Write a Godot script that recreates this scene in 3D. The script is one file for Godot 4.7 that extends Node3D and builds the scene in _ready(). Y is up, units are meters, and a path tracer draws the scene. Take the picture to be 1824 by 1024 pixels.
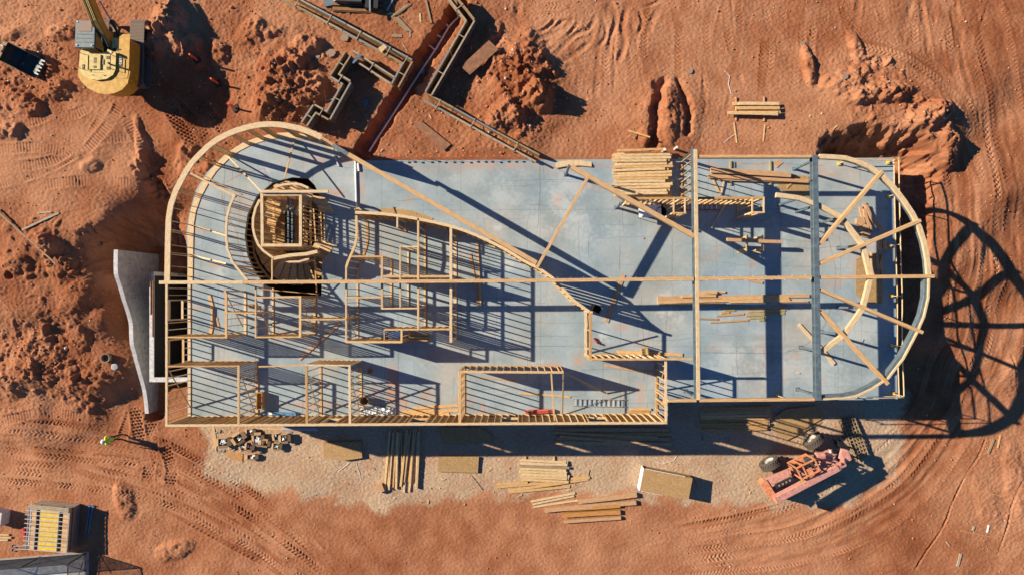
extends Node3D
# Building site seen from straight above. Pixels of the photograph (1824x1024) give directions;
# P() meets them with a level plane, GP() with the terrain.
const F := 1216.0
const HC := 42.0
var cb: Basis
var rng := RandomNumberGenerator.new()
var M := {}
var cache := {}
var names := {}
var woods := []

func _ready():
	rng.seed = 7
	setup_view()
	make_materials()
	build_terrain()
	build_slab()
	build_concrete()
	build_frame()
	build_roof_beams()
	build_stairs()
	build_formwork()
	build_excavator()
	build_telehandler()
	build_worker()
	build_lumber()
	build_site_things()
	build_clods()

# ---------------------------------------------------------------- view and light
func setup_view():
	var b0 := Basis(Vector3(1, 0, 0), Vector3(0, 0, -1), Vector3(0, 1, 0))
	var a := Vector3(18.0 / F, -1.0, 13.0 / F).normalized()
	cb = Basis(Quaternion(a, Vector3(0, -1, 0))) * b0
	var cam := Camera3D.new()
	cam.name = "Camera"
	cam.fov = rad_to_deg(2.0 * atan(512.0 / F))
	cam.near = 0.5
	cam.far = 3000.0
	cam.transform = Transform3D(cb, Vector3(0, HC, 0))
	add_child(cam)
	cam.current = true
	var sky_mat := ProceduralSkyMaterial.new()
	sky_mat.sky_top_color = Color(0.22, 0.43, 0.68)
	sky_mat.sky_horizon_color = Color(0.62, 0.75, 0.84)
	sky_mat.sky_curve = 0.12
	sky_mat.ground_bottom_color = Color(0.35, 0.2, 0.14)
	sky_mat.ground_horizon_color = Color(0.62, 0.6, 0.6)
	var sky := Sky.new()
	sky.sky_material = sky_mat
	var env := Environment.new()
	env.background_mode = Environment.BG_SKY
	env.sky = sky
	env.background_energy_multiplier = 0.36
	env.ambient_light_source = Environment.AMBIENT_SOURCE_SKY
	env.tonemap_mode = Environment.TONE_MAPPER_LINEAR
	env.tonemap_exposure = 1.85
	env.sdfgi_enabled = true
	env.ssao_enabled = true
	env.ssil_enabled = true
	var we := WorldEnvironment.new()
	we.name = "WorldEnvironment"
	we.environment = env
	add_child(we)
	var sun := DirectionalLight3D.new()
	sun.name = "Sun"
	sun.light_energy = 1.55
	sun.light_color = Color(1.0, 0.93, 0.83)
	sun.light_angular_distance = 0.55
	sun.shadow_enabled = true
	add_child(sun)
	sun.look_at_from_position(Vector3(-40, 30, -12), Vector3(-40, 30, -12) + Vector3(1.735, -1.0, 0.5), Vector3.UP)

func ray(px: float, py: float) -> Vector3:
	return cb * Vector3((px - 912.0) / F, -(py - 512.0) / F, -1.0)

func P(px: float, py: float, z: float) -> Vector3:
	var d := ray(px, py)
	return Vector3(0, HC, 0) + d * ((z - HC) / d.y)

func GP(px: float, py: float) -> Vector3:
	var p := P(px, py, -2.0)
	for i in 8:
		p = P(px, py, gh(p.x, p.z))
	return p

# ---------------------------------------------------------------- scene helpers
func numbered(n: String) -> String:
	if not names.has(n):
		names[n] = 0
		return n
	names[n] += 1
	return "%s_%03d" % [n, names[n]]

func tag(o: Node, label := "", category := "", group := "", kind := ""):
	if label != "": o.set_meta("label", label)
	if category != "": o.set_meta("category", category)
	if group != "": o.set_meta("group", group)
	if kind != "": o.set_meta("kind", kind)
	return o

func thing(called: String, at: Vector3, label: String, category: String, group := "", yaw := 0.0) -> Node3D:
	var o := Node3D.new()
	o.name = numbered(called)
	add_child(o)
	o.position = at
	o.rotation.y = yaw
	tag(o, label, category, group)
	return o

func mi(parent: Node, called: String, mesh: Mesh, mat: Material, xf := Transform3D.IDENTITY) -> MeshInstance3D:
	var o := MeshInstance3D.new()
	o.name = numbered(called) if parent == self else called
	o.mesh = mesh
	o.material_override = mat
	parent.add_child(o, true)
	o.transform = xf
	return o

func new_st(smooth := false) -> SurfaceTool:
	var st := SurfaceTool.new()
	st.begin(Mesh.PRIMITIVE_TRIANGLES)
	st.set_smooth_group(0 if smooth else -1)
	return st

func done(st: SurfaceTool) -> ArrayMesh:
	st.generate_normals()
	return st.commit()

func tri(st: SurfaceTool, a: Vector3, b: Vector3, c: Vector3, ua := Vector2.ZERO, ub := Vector2.ZERO, uc := Vector2.ZERO):
	st.set_uv(ua); st.add_vertex(a)
	st.set_uv(ub); st.add_vertex(b)
	st.set_uv(uc); st.add_vertex(c)

func quad(st: SurfaceTool, a: Vector3, b: Vector3, c: Vector3, d: Vector3, ua := Vector2.ZERO, ub := Vector2.ZERO, uc := Vector2.ZERO, ud := Vector2.ZERO):
	tri(st, a, b, c, ua, ub, uc)
	tri(st, a, c, d, ua, uc, ud)

# chamfered box, long axis x; uv in metres along / round it
func st_box(st: SurfaceTool, xf: Transform3D, s: Vector3, ch := 0.0):
	var h := s * 0.5
	var c: float = min(ch, min(h.x, min(h.y, h.z)) * 0.45)
	var sec := [Vector2(-h.y, -h.z + c), Vector2(-h.y, h.z - c), Vector2(-h.y + c, h.z), Vector2(h.y - c, h.z), Vector2(h.y, h.z - c), Vector2(h.y, -h.z + c), Vector2(h.y - c, -h.z), Vector2(-h.y + c, -h.z)]
	if c < 0.0005:
		sec = [Vector2(-h.y, -h.z), Vector2(-h.y, h.z), Vector2(h.y, h.z), Vector2(h.y, -h.z)]
	var n := sec.size()
	var xs := [-h.x, h.x]
	var v := 0.0
	for i in n:
		var p: Vector2 = sec[i]
		var q: Vector2 = sec[(i + 1) % n]
		var v2 := v + p.distance_to(q)
		quad(st, xf * Vector3(-h.x, p.x, p.y), xf * Vector3(-h.x, q.x, q.y), xf * Vector3(h.x, q.x, q.y), xf * Vector3(h.x, p.x, p.y), Vector2(-h.x, v), Vector2(-h.x, v2), Vector2(h.x, v2), Vector2(h.x, v))
		v = v2
	for e in 2:
		for i in range(1, n - 1):
			var a := xf * Vector3(xs[e], sec[0].x, sec[0].y)
			var b := xf * Vector3(xs[e], sec[i].x, sec[i].y)
			var d := xf * Vector3(xs[e], sec[i + 1].x, sec[i + 1].y)
			if e == 0: tri(st, a, d, b, sec[0], sec[i + 1], sec[i])
			else: tri(st, a, b, d, sec[0], sec[i], sec[i + 1])

func box_mesh(s: Vector3, ch := 0.006) -> Mesh:
	var k := "b%.2f_%.3f_%.3f_%.3f" % [s.x, s.y, s.z, ch]
	if not cache.has(k):
		var st := new_st()
		st_box(st, Transform3D.IDENTITY, s, ch)
		cache[k] = done(st)
	return cache[k]

func along(a: Vector3, b: Vector3, up := Vector3.UP) -> Transform3D:
	var x := (b - a).normalized()
	var u := up
	if absf(x.dot(u)) > 0.98: u = Vector3(0, 0, 1)
	var z := x.cross(u).normalized()
	var y := z.cross(x).normalized()
	return Transform3D(Basis(x, y, z), (a + b) * 0.5)

# straight bar from a to b: w across, t thick (up)
func bar(parent: Node, called: String, a: Vector3, b: Vector3, w: float, t: float, mat: Material, up := Vector3.UP, ch := 0.006) -> MeshInstance3D:
	var len: float = snappedf(a.distance_to(b), 0.02)
	return mi(parent, called, box_mesh(Vector3(len, t, w), ch), mat, along(a, b, up))

func pbox(parent: Node, called: String, c: Vector3, s: Vector3, mat: Material, ch := 0.02, rot := Basis.IDENTITY) -> MeshInstance3D:
	return mi(parent, called, box_mesh(s, ch), mat, Transform3D(rot, c))

# plate swept along a path (centre line given), rectangular section
func sweep_mesh(pts: Array, w: float, t: float, ch := 0.008) -> Mesh:
	var st := new_st()
	st_sweep(st, pts, w, t, ch)
	return done(st)

func st_sweep(st: SurfaceTool, pts: Array, w: float, t: float, ch := 0.008):
	var n := pts.size()
	var rings := []
	var sec := [Vector2(-w / 2, -t / 2), Vector2(-w / 2, t / 2 - ch), Vector2(-w / 2 + ch, t / 2), Vector2(w / 2 - ch, t / 2), Vector2(w / 2, t / 2 - ch), Vector2(w / 2, -t / 2)]
	var s := 0.0
	var ss := []
	for i in n:
		var p: Vector3 = pts[i]
		var d: Vector3
		if i == 0: d = (pts[1] - p)
		elif i == n - 1: d = (p - pts[i - 1])
		else: d = (p - pts[i - 1]).normalized() + (pts[i + 1] - p).normalized()
		d = d.normalized()
		var side := d.cross(Vector3.UP).normalized()
		var k := 1.0
		if i > 0 and i < n - 1:
			k = 1.0 / max(0.5, d.dot((pts[i + 1] - p).normalized()))
		var up := side.cross(d).normalized()
		var ring := []
		for q in sec: ring.append(p + side * q.x * k + up * q.y)
		rings.append(ring)
		if i > 0: s += p.distance_to(pts[i - 1])
		ss.append(s)
	var m := sec.size()
	for i in n - 1:
		var v := 0.0
		for j in m:
			var j2 := (j + 1) % m
			var v2: float = v + (sec[j] as Vector2).distance_to(sec[j2])
			quad(st, rings[i][j], rings[i + 1][j], rings[i + 1][j2], rings[i][j2], Vector2(ss[i], v), Vector2(ss[i + 1], v), Vector2(ss[i + 1], v2), Vector2(ss[i], v2))
			v = v2
	for j in range(1, m - 1):
		tri(st, rings[0][0], rings[0][j], rings[0][j + 1])
		tri(st, rings[n - 1][0], rings[n - 1][j + 1], rings[n - 1][j])

# round tube through points
func st_tube(st: SurfaceTool, pts: Array, r0: float, r1: float, sides := 8, caps := true):
	var n := pts.size()
	var rings := []
	var side := Vector3.ZERO
	for i in n:
		var d: Vector3
		if i == 0: d = pts[1] - pts[0]
		elif i == n - 1: d = pts[i] - pts[i - 1]
		else: d = pts[i + 1] - pts[i - 1]
		d = d.normalized()
		if side == Vector3.ZERO:
			side = d.cross(Vector3.UP if absf(d.y) < 0.9 else Vector3.RIGHT).normalized()
		else:
			side = (side - d * side.dot(d)).normalized()
		var up := d.cross(side)
		var r: float = lerpf(r0, r1, float(i) / max(1, n - 1))
		var ring := []
		for j in sides:
			var a := TAU * j / sides
			ring.append((pts[i] as Vector3) + side * cos(a) * r + up * sin(a) * r)
		rings.append(ring)
	for i in n - 1:
		for j in sides:
			var j2 := (j + 1) % sides
			quad(st, rings[i][j], rings[i][j2], rings[i + 1][j2], rings[i + 1][j])
	if caps:
		for j in range(1, sides - 1):
			tri(st, rings[0][0], rings[0][j + 1], rings[0][j])
			tri(st, rings[n - 1][0], rings[n - 1][j], rings[n - 1][j + 1])

func tube(parent: Node, called: String, pts: Array, r: float, mat: Material, sides := 10) -> MeshInstance3D:
	var st := new_st(false)
	st_tube(st, pts, r, r, sides)
	return mi(parent, called, done(st), mat)

# vertical prism over a plan outline (x,z), from y0 to y1, top edge bevelled inwards
func st_prism(st: SurfaceTool, poly: PackedVector2Array, y0: float, y1: float, bev := 0.0, xf := Transform3D.IDENTITY):
	var pl := poly
	if not Geometry2D.is_polygon_clockwise(pl):
		pl = pl.duplicate()
		pl.reverse()
	var top := pl
	if bev > 0.0:
		var off := Geometry2D.offset_polygon(pl, -bev, Geometry2D.JOIN_MITER)
		top = PackedVector2Array()
		var n0 := pl.size()
		for i in n0:
			var a := pl[(i + n0 - 1) % n0]
			var b := pl[i]
			var c := pl[(i + 1) % n0]
			var d1 := (b - a).normalized()
			var d2 := (c - b).normalized()
			var n1 := Vector2(-d1.y, d1.x)
			var n2 := Vector2(-d2.y, d2.x)
			var nn := (n1 + n2).normalized()
			top.append(b + nn * bev / max(0.4, nn.dot(n1)))
	var n := pl.size()
	for i in n:
		var a := pl[i]
		var b := pl[(i + 1) % n]
		var ta := top[i]
		var tb := top[(i + 1) % n]
		var ym := y1 - bev
		var l := a.distance_to(b)
		quad(st, xf * Vector3(a.x, y0, a.y), xf * Vector3(a.x, ym, a.y), xf * Vector3(b.x, ym, b.y), xf * Vector3(b.x, y0, b.y), Vector2(0, y0), Vector2(0, ym), Vector2(l, ym), Vector2(l, y0))
		if bev > 0.0:
			quad(st, xf * Vector3(a.x, ym, a.y), xf * Vector3(ta.x, y1, ta.y), xf * Vector3(tb.x, y1, tb.y), xf * Vector3(b.x, ym, b.y))
	for f in [[top, y1, true], [pl, y0, false]]:
		var pp: PackedVector2Array = f[0]
		var idx := Geometry2D.triangulate_polygon(pp)
		for k in range(0, idx.size(), 3):
			var a := pp[idx[k]]
			var b := pp[idx[k + 1]]
			var c := pp[idx[k + 2]]
			var cw := (b - a).cross(c - a) > 0.0
			if cw != f[2]:
				var t2 := b
				b = c
				c = t2
			tri(st, xf * Vector3(a.x, f[1], a.y), xf * Vector3(b.x, f[1], b.y), xf * Vector3(c.x, f[1], c.y), a, b, c)

func prism(parent: Node, called: String, poly: PackedVector2Array, y0: float, y1: float, mat: Material, bev := 0.0) -> MeshInstance3D:
	var st := new_st()
	st_prism(st, poly, y0, y1, bev)
	return mi(parent, called, done(st), mat)

# lathe about local x axis: profile of (x, r)
func st_lathe(st: SurfaceTool, prof: Array, sides: int, xf: Transform3D):
	for i in prof.size() - 1:
		var p: Vector2 = prof[i]
		var q: Vector2 = prof[i + 1]
		for j in sides:
			var a := TAU * j / sides
			var b := TAU * (j + 1) / sides
			quad(st, xf * Vector3(p.x, cos(a) * p.y, sin(a) * p.y), xf * Vector3(p.x, cos(b) * p.y, sin(b) * p.y), xf * Vector3(q.x, cos(b) * q.y, sin(b) * q.y), xf * Vector3(q.x, cos(a) * q.y, sin(a) * q.y))

# ---------------------------------------------------------------- materials
func lin(r: float, g: float, b: float) -> Color:
	return Color(r, g, b).linear_to_srgb()

func noise_tex(freq: float, lo: float, hi: float, sd: int, sx := 1.0, w := 256, h := 256, tint := Vector3(1, 1, 1)) -> ImageTexture:
	var fn := FastNoiseLite.new()
	fn.seed = sd
	fn.noise_type = FastNoiseLite.TYPE_SIMPLEX_SMOOTH
	fn.frequency = 1.0
	fn.fractal_octaves = 4
	var img := Image.create(w, h, false, Image.FORMAT_RGB8)
	for y in h:
		for x in w:
			# blend for a seamless tile
			var u := float(x) / w
			var v := float(y) / h
			var a := fn.get_noise_2d(u * w * freq * sx, v * h * freq)
			var b := fn.get_noise_2d((u - 1.0) * w * freq * sx, v * h * freq)
			var c := fn.get_noise_2d(u * w * freq * sx, (v - 1.0) * h * freq)
			var d := fn.get_noise_2d((u - 1.0) * w * freq * sx, (v - 1.0) * h * freq)
			var n: float = lerpf(lerpf(a, b, u), lerpf(c, d, u), v) * 1.5
			var k: float = clampf(lerpf(lo, hi, clampf(n * 0.5 + 0.5, 0, 1)), 0, 1)
			img.set_pixel(x, y, Color(1.0 - (1.0 - k) * tint.x, 1.0 - (1.0 - k) * tint.y, 1.0 - (1.0 - k) * tint.z))
	img.generate_mipmaps()
	return ImageTexture.create_from_image(img)

func mat(c: Color, rough := 0.8, metal := 0.0, tex: Texture2D = null, scale := 1.0, tri_world := false) -> StandardMaterial3D:
	var m := StandardMaterial3D.new()
	m.albedo_color = c
	m.roughness = rough
	m.metallic = metal
	if tex:
		m.albedo_texture = tex
		m.uv1_scale = Vector3(scale, scale, scale)
		if tri_world:
			m.uv1_triplanar = true
			m.uv1_world_triplanar = true
	return m

func osb_texture() -> ImageTexture:
	var r := RandomNumberGenerator.new()
	r.seed = 31
	var n := 384
	var img := Image.create(n, n, false, Image.FORMAT_RGB8)
	img.fill(Color(0.8, 0.8, 0.8))
	for k in 2600:
		var cx := r.randf() * n
		var cy := r.randf() * n
		var a := r.randf() * PI
		var l := r.randf_range(10, 34)
		var w := r.randf_range(2, 6)
		var t := r.randf_range(0.62, 1.0)
		var col := Color(t, t * r.randf_range(0.93, 1.0), t * r.randf_range(0.84, 0.98))
		for i in int(l):
			for j in int(w):
				var x := cx + cos(a) * i - sin(a) * j
				var y := cy + sin(a) * i + cos(a) * j
				img.set_pixel(posmod(int(x), n), posmod(int(y), n), col)
	img.generate_mipmaps()
	return ImageTexture.create_from_image(img)

func make_materials():
	var grain := noise_tex(0.09, 0.62, 1.0, 3, 0.12, 256, 256, Vector3(0.8, 1.0, 1.25))
	var blotch := noise_tex(0.03, 0.72, 1.0, 5)
	var fine := noise_tex(0.2, 0.7, 1.0, 8)
	var osb := osb_texture()
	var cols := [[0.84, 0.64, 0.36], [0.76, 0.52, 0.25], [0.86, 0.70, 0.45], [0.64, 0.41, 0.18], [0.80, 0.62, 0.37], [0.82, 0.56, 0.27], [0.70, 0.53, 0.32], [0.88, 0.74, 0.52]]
	for c in cols:
		woods.append(mat(lin(c[0], c[1], c[2]), 0.72, 0, grain, 0.8))
	M.lvl = mat(lin(0.76, 0.53, 0.29), 0.65, 0, grain, 0.6)
	M.pale = mat(lin(0.84, 0.70, 0.47), 0.7, 0, grain, 0.8)
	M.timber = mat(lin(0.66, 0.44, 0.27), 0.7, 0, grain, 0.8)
	M.orange_wood = mat(lin(0.62, 0.34, 0.11), 0.7, 0, grain, 0.8)
	M.dark_wood = mat(lin(0.34, 0.19, 0.09), 0.75, 0, grain, 0.8)
	M.old_wood = mat(lin(0.42, 0.33, 0.22), 0.85, 0, grain, 0.8)
	M.grey_wood = mat(lin(0.50, 0.47, 0.41), 0.85, 0, grain, 0.8)
	M.treated = mat(lin(0.45, 0.44, 0.24), 0.8, 0, grain, 0.8)
	M.form_ply = mat(lin(0.36, 0.28, 0.17), 0.8, 0, grain, 0.8)
	M.rust_ply = mat(lin(0.33, 0.15, 0.075), 0.7, 0, blotch, 0.35)
	M.osb = mat(lin(0.60, 0.40, 0.19), 0.8, 0, osb, 0.7)
	M.osb_old = mat(lin(0.54, 0.37, 0.18), 0.85, 0, osb, 0.7)
	M.concrete = mat(lin(0.56, 0.56, 0.55), 0.9, 0, blotch, 0.25, true)
	M.concrete_pale = mat(lin(0.72, 0.73, 0.74), 0.9, 0, blotch, 0.5, true)
	M.steel = mat(lin(0.17, 0.235, 0.28), 0.55, 0.25, blotch, 0.3, true)
	M.steel_dark = mat(lin(0.06, 0.07, 0.075), 0.6, 0.3)
	M.galv = mat(lin(0.50, 0.53, 0.55), 0.42, 0.6, fine, 0.6, true)
	M.alu = mat(lin(0.62, 0.64, 0.66), 0.4, 0.55)
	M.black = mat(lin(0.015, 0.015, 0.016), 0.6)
	M.rubber = mat(lin(0.05, 0.047, 0.044), 0.9, 0, fine, 1.0, true)
	M.dust_rubber = mat(lin(0.12, 0.10, 0.085), 0.95, 0, fine, 1.0, true)
	M.yellow = mat(lin(0.70, 0.38, 0.04), 0.5, 0, blotch, 0.4, true)
	M.cream = mat(lin(0.80, 0.60, 0.20), 0.6, 0, blotch, 0.4, true)
	M.cab_grey = mat(lin(0.17, 0.22, 0.25), 0.45, 0.1, blotch, 0.5, true)
	M.stone = mat(lin(0.40, 0.30, 0.24), 0.95, 0, fine, 1.0, true)
	M.dust_steel = mat(lin(0.33, 0.25, 0.20), 0.7, 0.2, fine, 1.0, true)
	M.glass = mat(Color(0.05, 0.07, 0.09, 0.45), 0.05)
	M.glass.transparency = BaseMaterial3D.TRANSPARENCY_ALPHA
	M.orange = mat(lin(0.80, 0.11, 0.015), 0.6)
	M.pink = mat(lin(0.74, 0.36, 0.30), 0.6, 0, blotch, 0.5, true)
	M.cab_orange = mat(lin(0.80, 0.32, 0.16), 0.55, 0, blotch, 0.5, true)
	M.white = mat(lin(0.75, 0.75, 0.75), 0.55)
	M.pvc = mat(lin(0.78, 0.78, 0.77), 0.4)
	M.pvc_grey = mat(lin(0.42, 0.44, 0.5), 0.4)
	M.red = mat(lin(0.40, 0.03, 0.025), 0.5)
	M.red_pale = mat(lin(0.58, 0.13, 0.09), 0.55)
	M.blue = mat(lin(0.05, 0.22, 0.45), 0.6)
	M.foam_blue = mat(lin(0.12, 0.24, 0.46), 0.75)
	M.form_yellow = mat(lin(0.85, 0.60, 0.05), 0.65, 0, blotch, 0.5, true)
	M.card = mat(lin(0.50, 0.33, 0.18), 0.9, 0, fine, 1.0, true)
	M.rim_white = mat(lin(0.42, 0.40, 0.37), 0.7)
	M.vest = mat(lin(0.55, 0.85, 0.02), 0.7)
	M.clay_pipe = mat(lin(0.22, 0.17, 0.13), 0.7)
	M.yellow_plastic = mat(lin(0.80, 0.48, 0.02), 0.5)
	M.plastic_film = mat(lin(0.55, 0.60, 0.62), 0.35)
	M.wire = mat(lin(0.09, 0.09, 0.09), 0.6, 0.5)

func wood() -> Material:
	return woods[rng.randi() % woods.size()]

# ---------------------------------------------------------------- terrain
const GX0 := -36.6
const GZ0 := -21.2
const GS := 0.066
const GNX := 1094
const GNZ := 632
const KS := 0.4              # coarse grid step
var KNX := 0
var KNZ := 0
var H := PackedFloat32Array()
var fnoise := {}
var clod_spots := []
var TC := PackedFloat32Array()   # tone of the soil turned up by each track
var slab_poly := PackedVector2Array()

func gh(x: float, z: float) -> float:
	var u := clampf((x - GX0) / GS, 0.0, GNX - 1.001)
	var v := clampf((z - GZ0) / GS, 0.0, GNZ - 1.001)
	var i := int(u)
	var j := int(v)
	u -= i
	v -= j
	var k := j * GNX + i
	return lerpf(lerpf(H[k], H[k + 1], u), lerpf(H[k + GNX], H[k + GNX + 1], u), v)

func pxs(a: Array, z := 0.0) -> PackedVector2Array:
	var r := PackedVector2Array()
	for q in a:
		var p := P(q[0], q[1], z if q.size() < 3 else q[2])
		r.append(Vector2(p.x, p.z))
	return r

func coarse_sdf(poly: PackedVector2Array) -> PackedFloat32Array:
	# positive inside
	var r := PackedFloat32Array()
	r.resize(KNX * KNZ)
	var n := poly.size()
	for j in KNZ:
		for i in KNX:
			var p := Vector2(GX0 + i * KS, GZ0 + j * KS)
			var d := 1e9
			var inside := false
			for k in n:
				var a := poly[k]
				var b := poly[(k + 1) % n]
				var ab := b - a
				var t := clampf((p - a).dot(ab) / ab.length_squared(), 0, 1)
				d = min(d, p.distance_squared_to(a + ab * t))
				if (a.y > p.y) != (b.y > p.y) and p.x < (b.x - a.x) * (p.y - a.y) / (b.y - a.y) + a.x:
					inside = not inside
			d = sqrt(d)
			r[j * KNX + i] = d if inside else -d
	return r

func csamp(f: PackedFloat32Array, x: float, z: float) -> float:
	var u := clampf((x - GX0) / KS, 0.0, KNX - 1.001)
	var v := clampf((z - GZ0) / KS, 0.0, KNZ - 1.001)
	var i := int(u)
	var j := int(v)
	u -= i
	v -= j
	var k := j * KNX + i
	return lerpf(lerpf(f[k], f[k + 1], u), lerpf(f[k + KNX], f[k + KNX + 1], u), v)

func mk_noise(sd: int, freq: float, oct := 3, type := FastNoiseLite.TYPE_SIMPLEX_SMOOTH) -> FastNoiseLite:
	var f := FastNoiseLite.new()
	f.seed = sd
	f.frequency = freq
	f.noise_type = type
	f.fractal_octaves = oct
	return f

func build_terrain():
	KNX = int(GNX * GS / KS) + 2
	KNZ = int(GNZ * GS / KS) + 2
	H.resize(GNX * GNZ)
	# px, py, height, roughness, moisture (fresh dark soil)
	var ctrl := [
		[-40, -40, 0.1, .5, .2], [60, 20, 0, .5, .1], [60, 150, 0, .9, .55], [190, 90, 0, .4, .55], [300, 50, 0.1, .5, .2], [330, 160, -.1, .35, .85], [420, 80, .1, .7, .55], [500, 30, .1, .4, .15], [480, 160, .3, 1., .85], [400, 230, 0, .4, .75], [330, 230, 0, .3, .95],
		[560, 110, 0, .5, .3], [650, 50, 0, .45, .5], [640, 180, -.05, .45, .6], [740, 20, 0, .45, .5], [760, 250, 0, .45, .5], [850, 40, 0, .5, .5], [850, 220, .1, .7, .6], [920, 130, .4, 1., .9], [950, 220, .2, .8, .75], [900, 20, 0, .5, .4],
		[1000, 40, 0, .3, 0.05], [1000, 260, 0, .3, .3], [1080, 130, 0, .25, .1], [1200, 60, 0, .25, .25], [1300, 130, 0, .2, .25], [1300, 250, 0, .2, .2], [1190, 230, .2, .5, .35], [1420, 60, 0, .35, .5], [1430, 200, 0, .2, .1], [1550, 130, .2, .7, .3], [1640, 200, .2, .7, .3], [1600, 20, 0, .3, .5],
		[1720, 120, 0, .2, .55], [1800, 40, 0, .2, .6], [1860, 200, -.4, .2, .5], [1780, 300, -.8, .15, .55], [1800, 450, -1.9, .15, .6], [1800, 580, -2.8, .2, .45], [1810, 760, -3.7, .3, .15], [1720, 420, -1.5, .25, .5], [1690, 560, -2.6, .2, .6], [1660, 680, -3.5, .2, .65], [1650, 790, -3.75, .15, .65],
		[1810, 900, -3.8, .35, .1], [1700, 930, -3.8, .2, .35], [1600, 960, -3.8, .15, .6], [1400, 960, -3.8, .12, .25], [1200, 1000, -3.85, .12, .2], [1000, 960, -3.8, .12, .3], [800, 960, -3.8, .14, .4], [600, 960, -3.8, .14, .55], [500, 1030, -3.8, .2, .3], [400, 900, -3.8, .2, .5], [300, 850, -3.75, .2, .5], [280, 960, -3.8, .3, .3], [130, 930, -3.8, .2, .35], [20, 930, -3.8, .2, .3], [20, 1040, -3.8, .2, .35],
		[20, 830, -3.75, .15, 0.05], [150, 820, -3.7, .15, .1], [240, 800, -3.7, .2, .45], [340, 800, -3.75, .3, .6], [30, 740, -3.0, .5, .2], [120, 740, -3.2, .5, .3], [230, 740, -3.7, .25, .5],
		[40, 640, -1.9, .9, .5], [120, 640, -2.0, .9, .6], [180, 640, -2.0, .6, .55], [40, 520, -.9, .6, .55], [130, 520, -.9, .6, .65], [180, 560, -1.4, .5, .7], [50, 400, -.4, .35, .45], [150, 380, -.3, .4, .5], [40, 270, -.1, .15, 0], [150, 250, -.1, .15, .05], [230, 300, -.3, .2, .1], [90, 330, -.2, .2, .1],
		[290, 300, -.9, .6, .75], [320, 400, -2.2, .5, .8], [400, 260, -.2, .5, .7], [310, 710, -3.8, .25, .6], [250, 560, -4.1, .2, .6], [285, 470, -4.0, .2, .7],
		[500, 800, -3.7, .05, .1], [800, 800, -3.7, .05, .1], [1100, 800, -3.7, .05, .1], [1400, 800, -3.7, .05, .1], [1570, 800, -3.7, .05, .15], [1620, 560, -2.3, .25, .6], [1625, 400, -1.5, .4, .6], [1620, 690, -3.4, .2, .7]]
	var cz := PackedFloat32Array()
	var cr := PackedFloat32Array()
	var cm := PackedFloat32Array()
	for a in [cz, cr, cm]: pass
	cz.resize(KNX * KNZ)
	cr.resize(KNX * KNZ)
	cm.resize(KNX * KNZ)
	var cp := []
	for c in ctrl:
		var p := P(c[0], c[1], c[2])
		cp.append(Vector2(p.x, p.z))
	for j in KNZ:
		for i in KNX:
			var q := Vector2(GX0 + i * KS, GZ0 + j * KS)
			var sw := 0.0
			var sz := 0.0
			var sr := 0.0
			var sm := 0.0
			for k in ctrl.size():
				var d2: float = q.distance_squared_to(cp[k]) + 0.3
				var w := 1.0 / (d2 * d2)
				sw += w
				sz += w * ctrl[k][2]
				sr += w * ctrl[k][3]
				sm += w * ctrl[k][4]
			var kk := j * KNX + i
			cz[kk] = sz / sw
			cr[kk] = sr / sw
			cm[kk] = sm / sw
	# --- outlines
	slab_poly = pxs([[611, 271], [640, 286], [1000, 284.5], [1592, 281], [1600, 712], [1190, 713], [1190, 742], [333, 742], [333, 455], [331, 416], [336, 381], [348, 339], [367, 308], [399, 276], [433, 253], [472, 241.5], [508, 240], [546, 246], [577, 254]])
	var s_slab := coarse_sdf(slab_poly)
	var s_gravel := coarse_sdf(pxs([[362, 735], [360, 850], [430, 868], [520, 880], [580, 890], [650, 906], [700, 908], [760, 892], [880, 880], [1000, 880], [1120, 882], [1240, 892], [1400, 906], [1480, 902], [1550, 884], [1596, 850], [1613, 790], [1600, 700], [1190, 700], [800, 720]], -3.75))
	# cuts: outline, bottom level, bank width
	var cuts := [
		[coarse_sdf(pxs([[200, 392], [262, 372], [300, 360], [345, 430], [345, 690], [262, 690], [258, 560], [190, 520], [150, 470], [150, 410]], -1.5)), -3.85, 2.4],
		[coarse_sdf(pxs([[1452, 240], [1500, 228], [1540, 216], [1650, 236], [1690, 300], [1680, 480], [1690, 700], [1600, 712], [1450, 500], [1446, 300]], -.5)), -2.6, 1.7],
		[coarse_sdf(pxs([[232, 296], [250, 290], [300, 330], [300, 400], [262, 372]], -.3)), -1.6, 0.9],
		[coarse_sdf(pxs([[267, 440], [345, 440], [345, 690], [305, 690], [296, 748], [267, 750]], -4.2)), -4.7, 0.12],
		[coarse_sdf(pxs([[268, 474], [342, 474], [342, 676], [268, 676]], -1.0)), -6.5, 0.35],
	]
	var n_big := mk_noise(11, 0.18, 3)
	var n_mid := mk_noise(12, 0.9, 3)
	var n_fine := mk_noise(13, 3.6, 3)
	var n_cell := mk_noise(14, 0.55, 5)
	n_cell.fractal_type = FastNoiseLite.FRACTAL_RIDGED
	var n_col := mk_noise(15, 0.45, 5)
	var n_grain := mk_noise(16, 6.5, 2)
	fnoise.mid = n_mid
	# --- tracks written into their own layer, later ones over earlier ones
	var T := PackedFloat32Array()
	T.resize(GNX * GNZ)
	var TF := PackedFloat32Array()   # how much a track flattens what was there
	TF.resize(GNX * GNZ)
	# first a plain height so that pixel paths land right
	for j in GNZ:
		for i in GNX:
			H[j * GNX + i] = csamp(cz, GX0 + i * GS, GZ0 + j * GS)
	stamp_all_tracks(T, TF)
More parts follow.
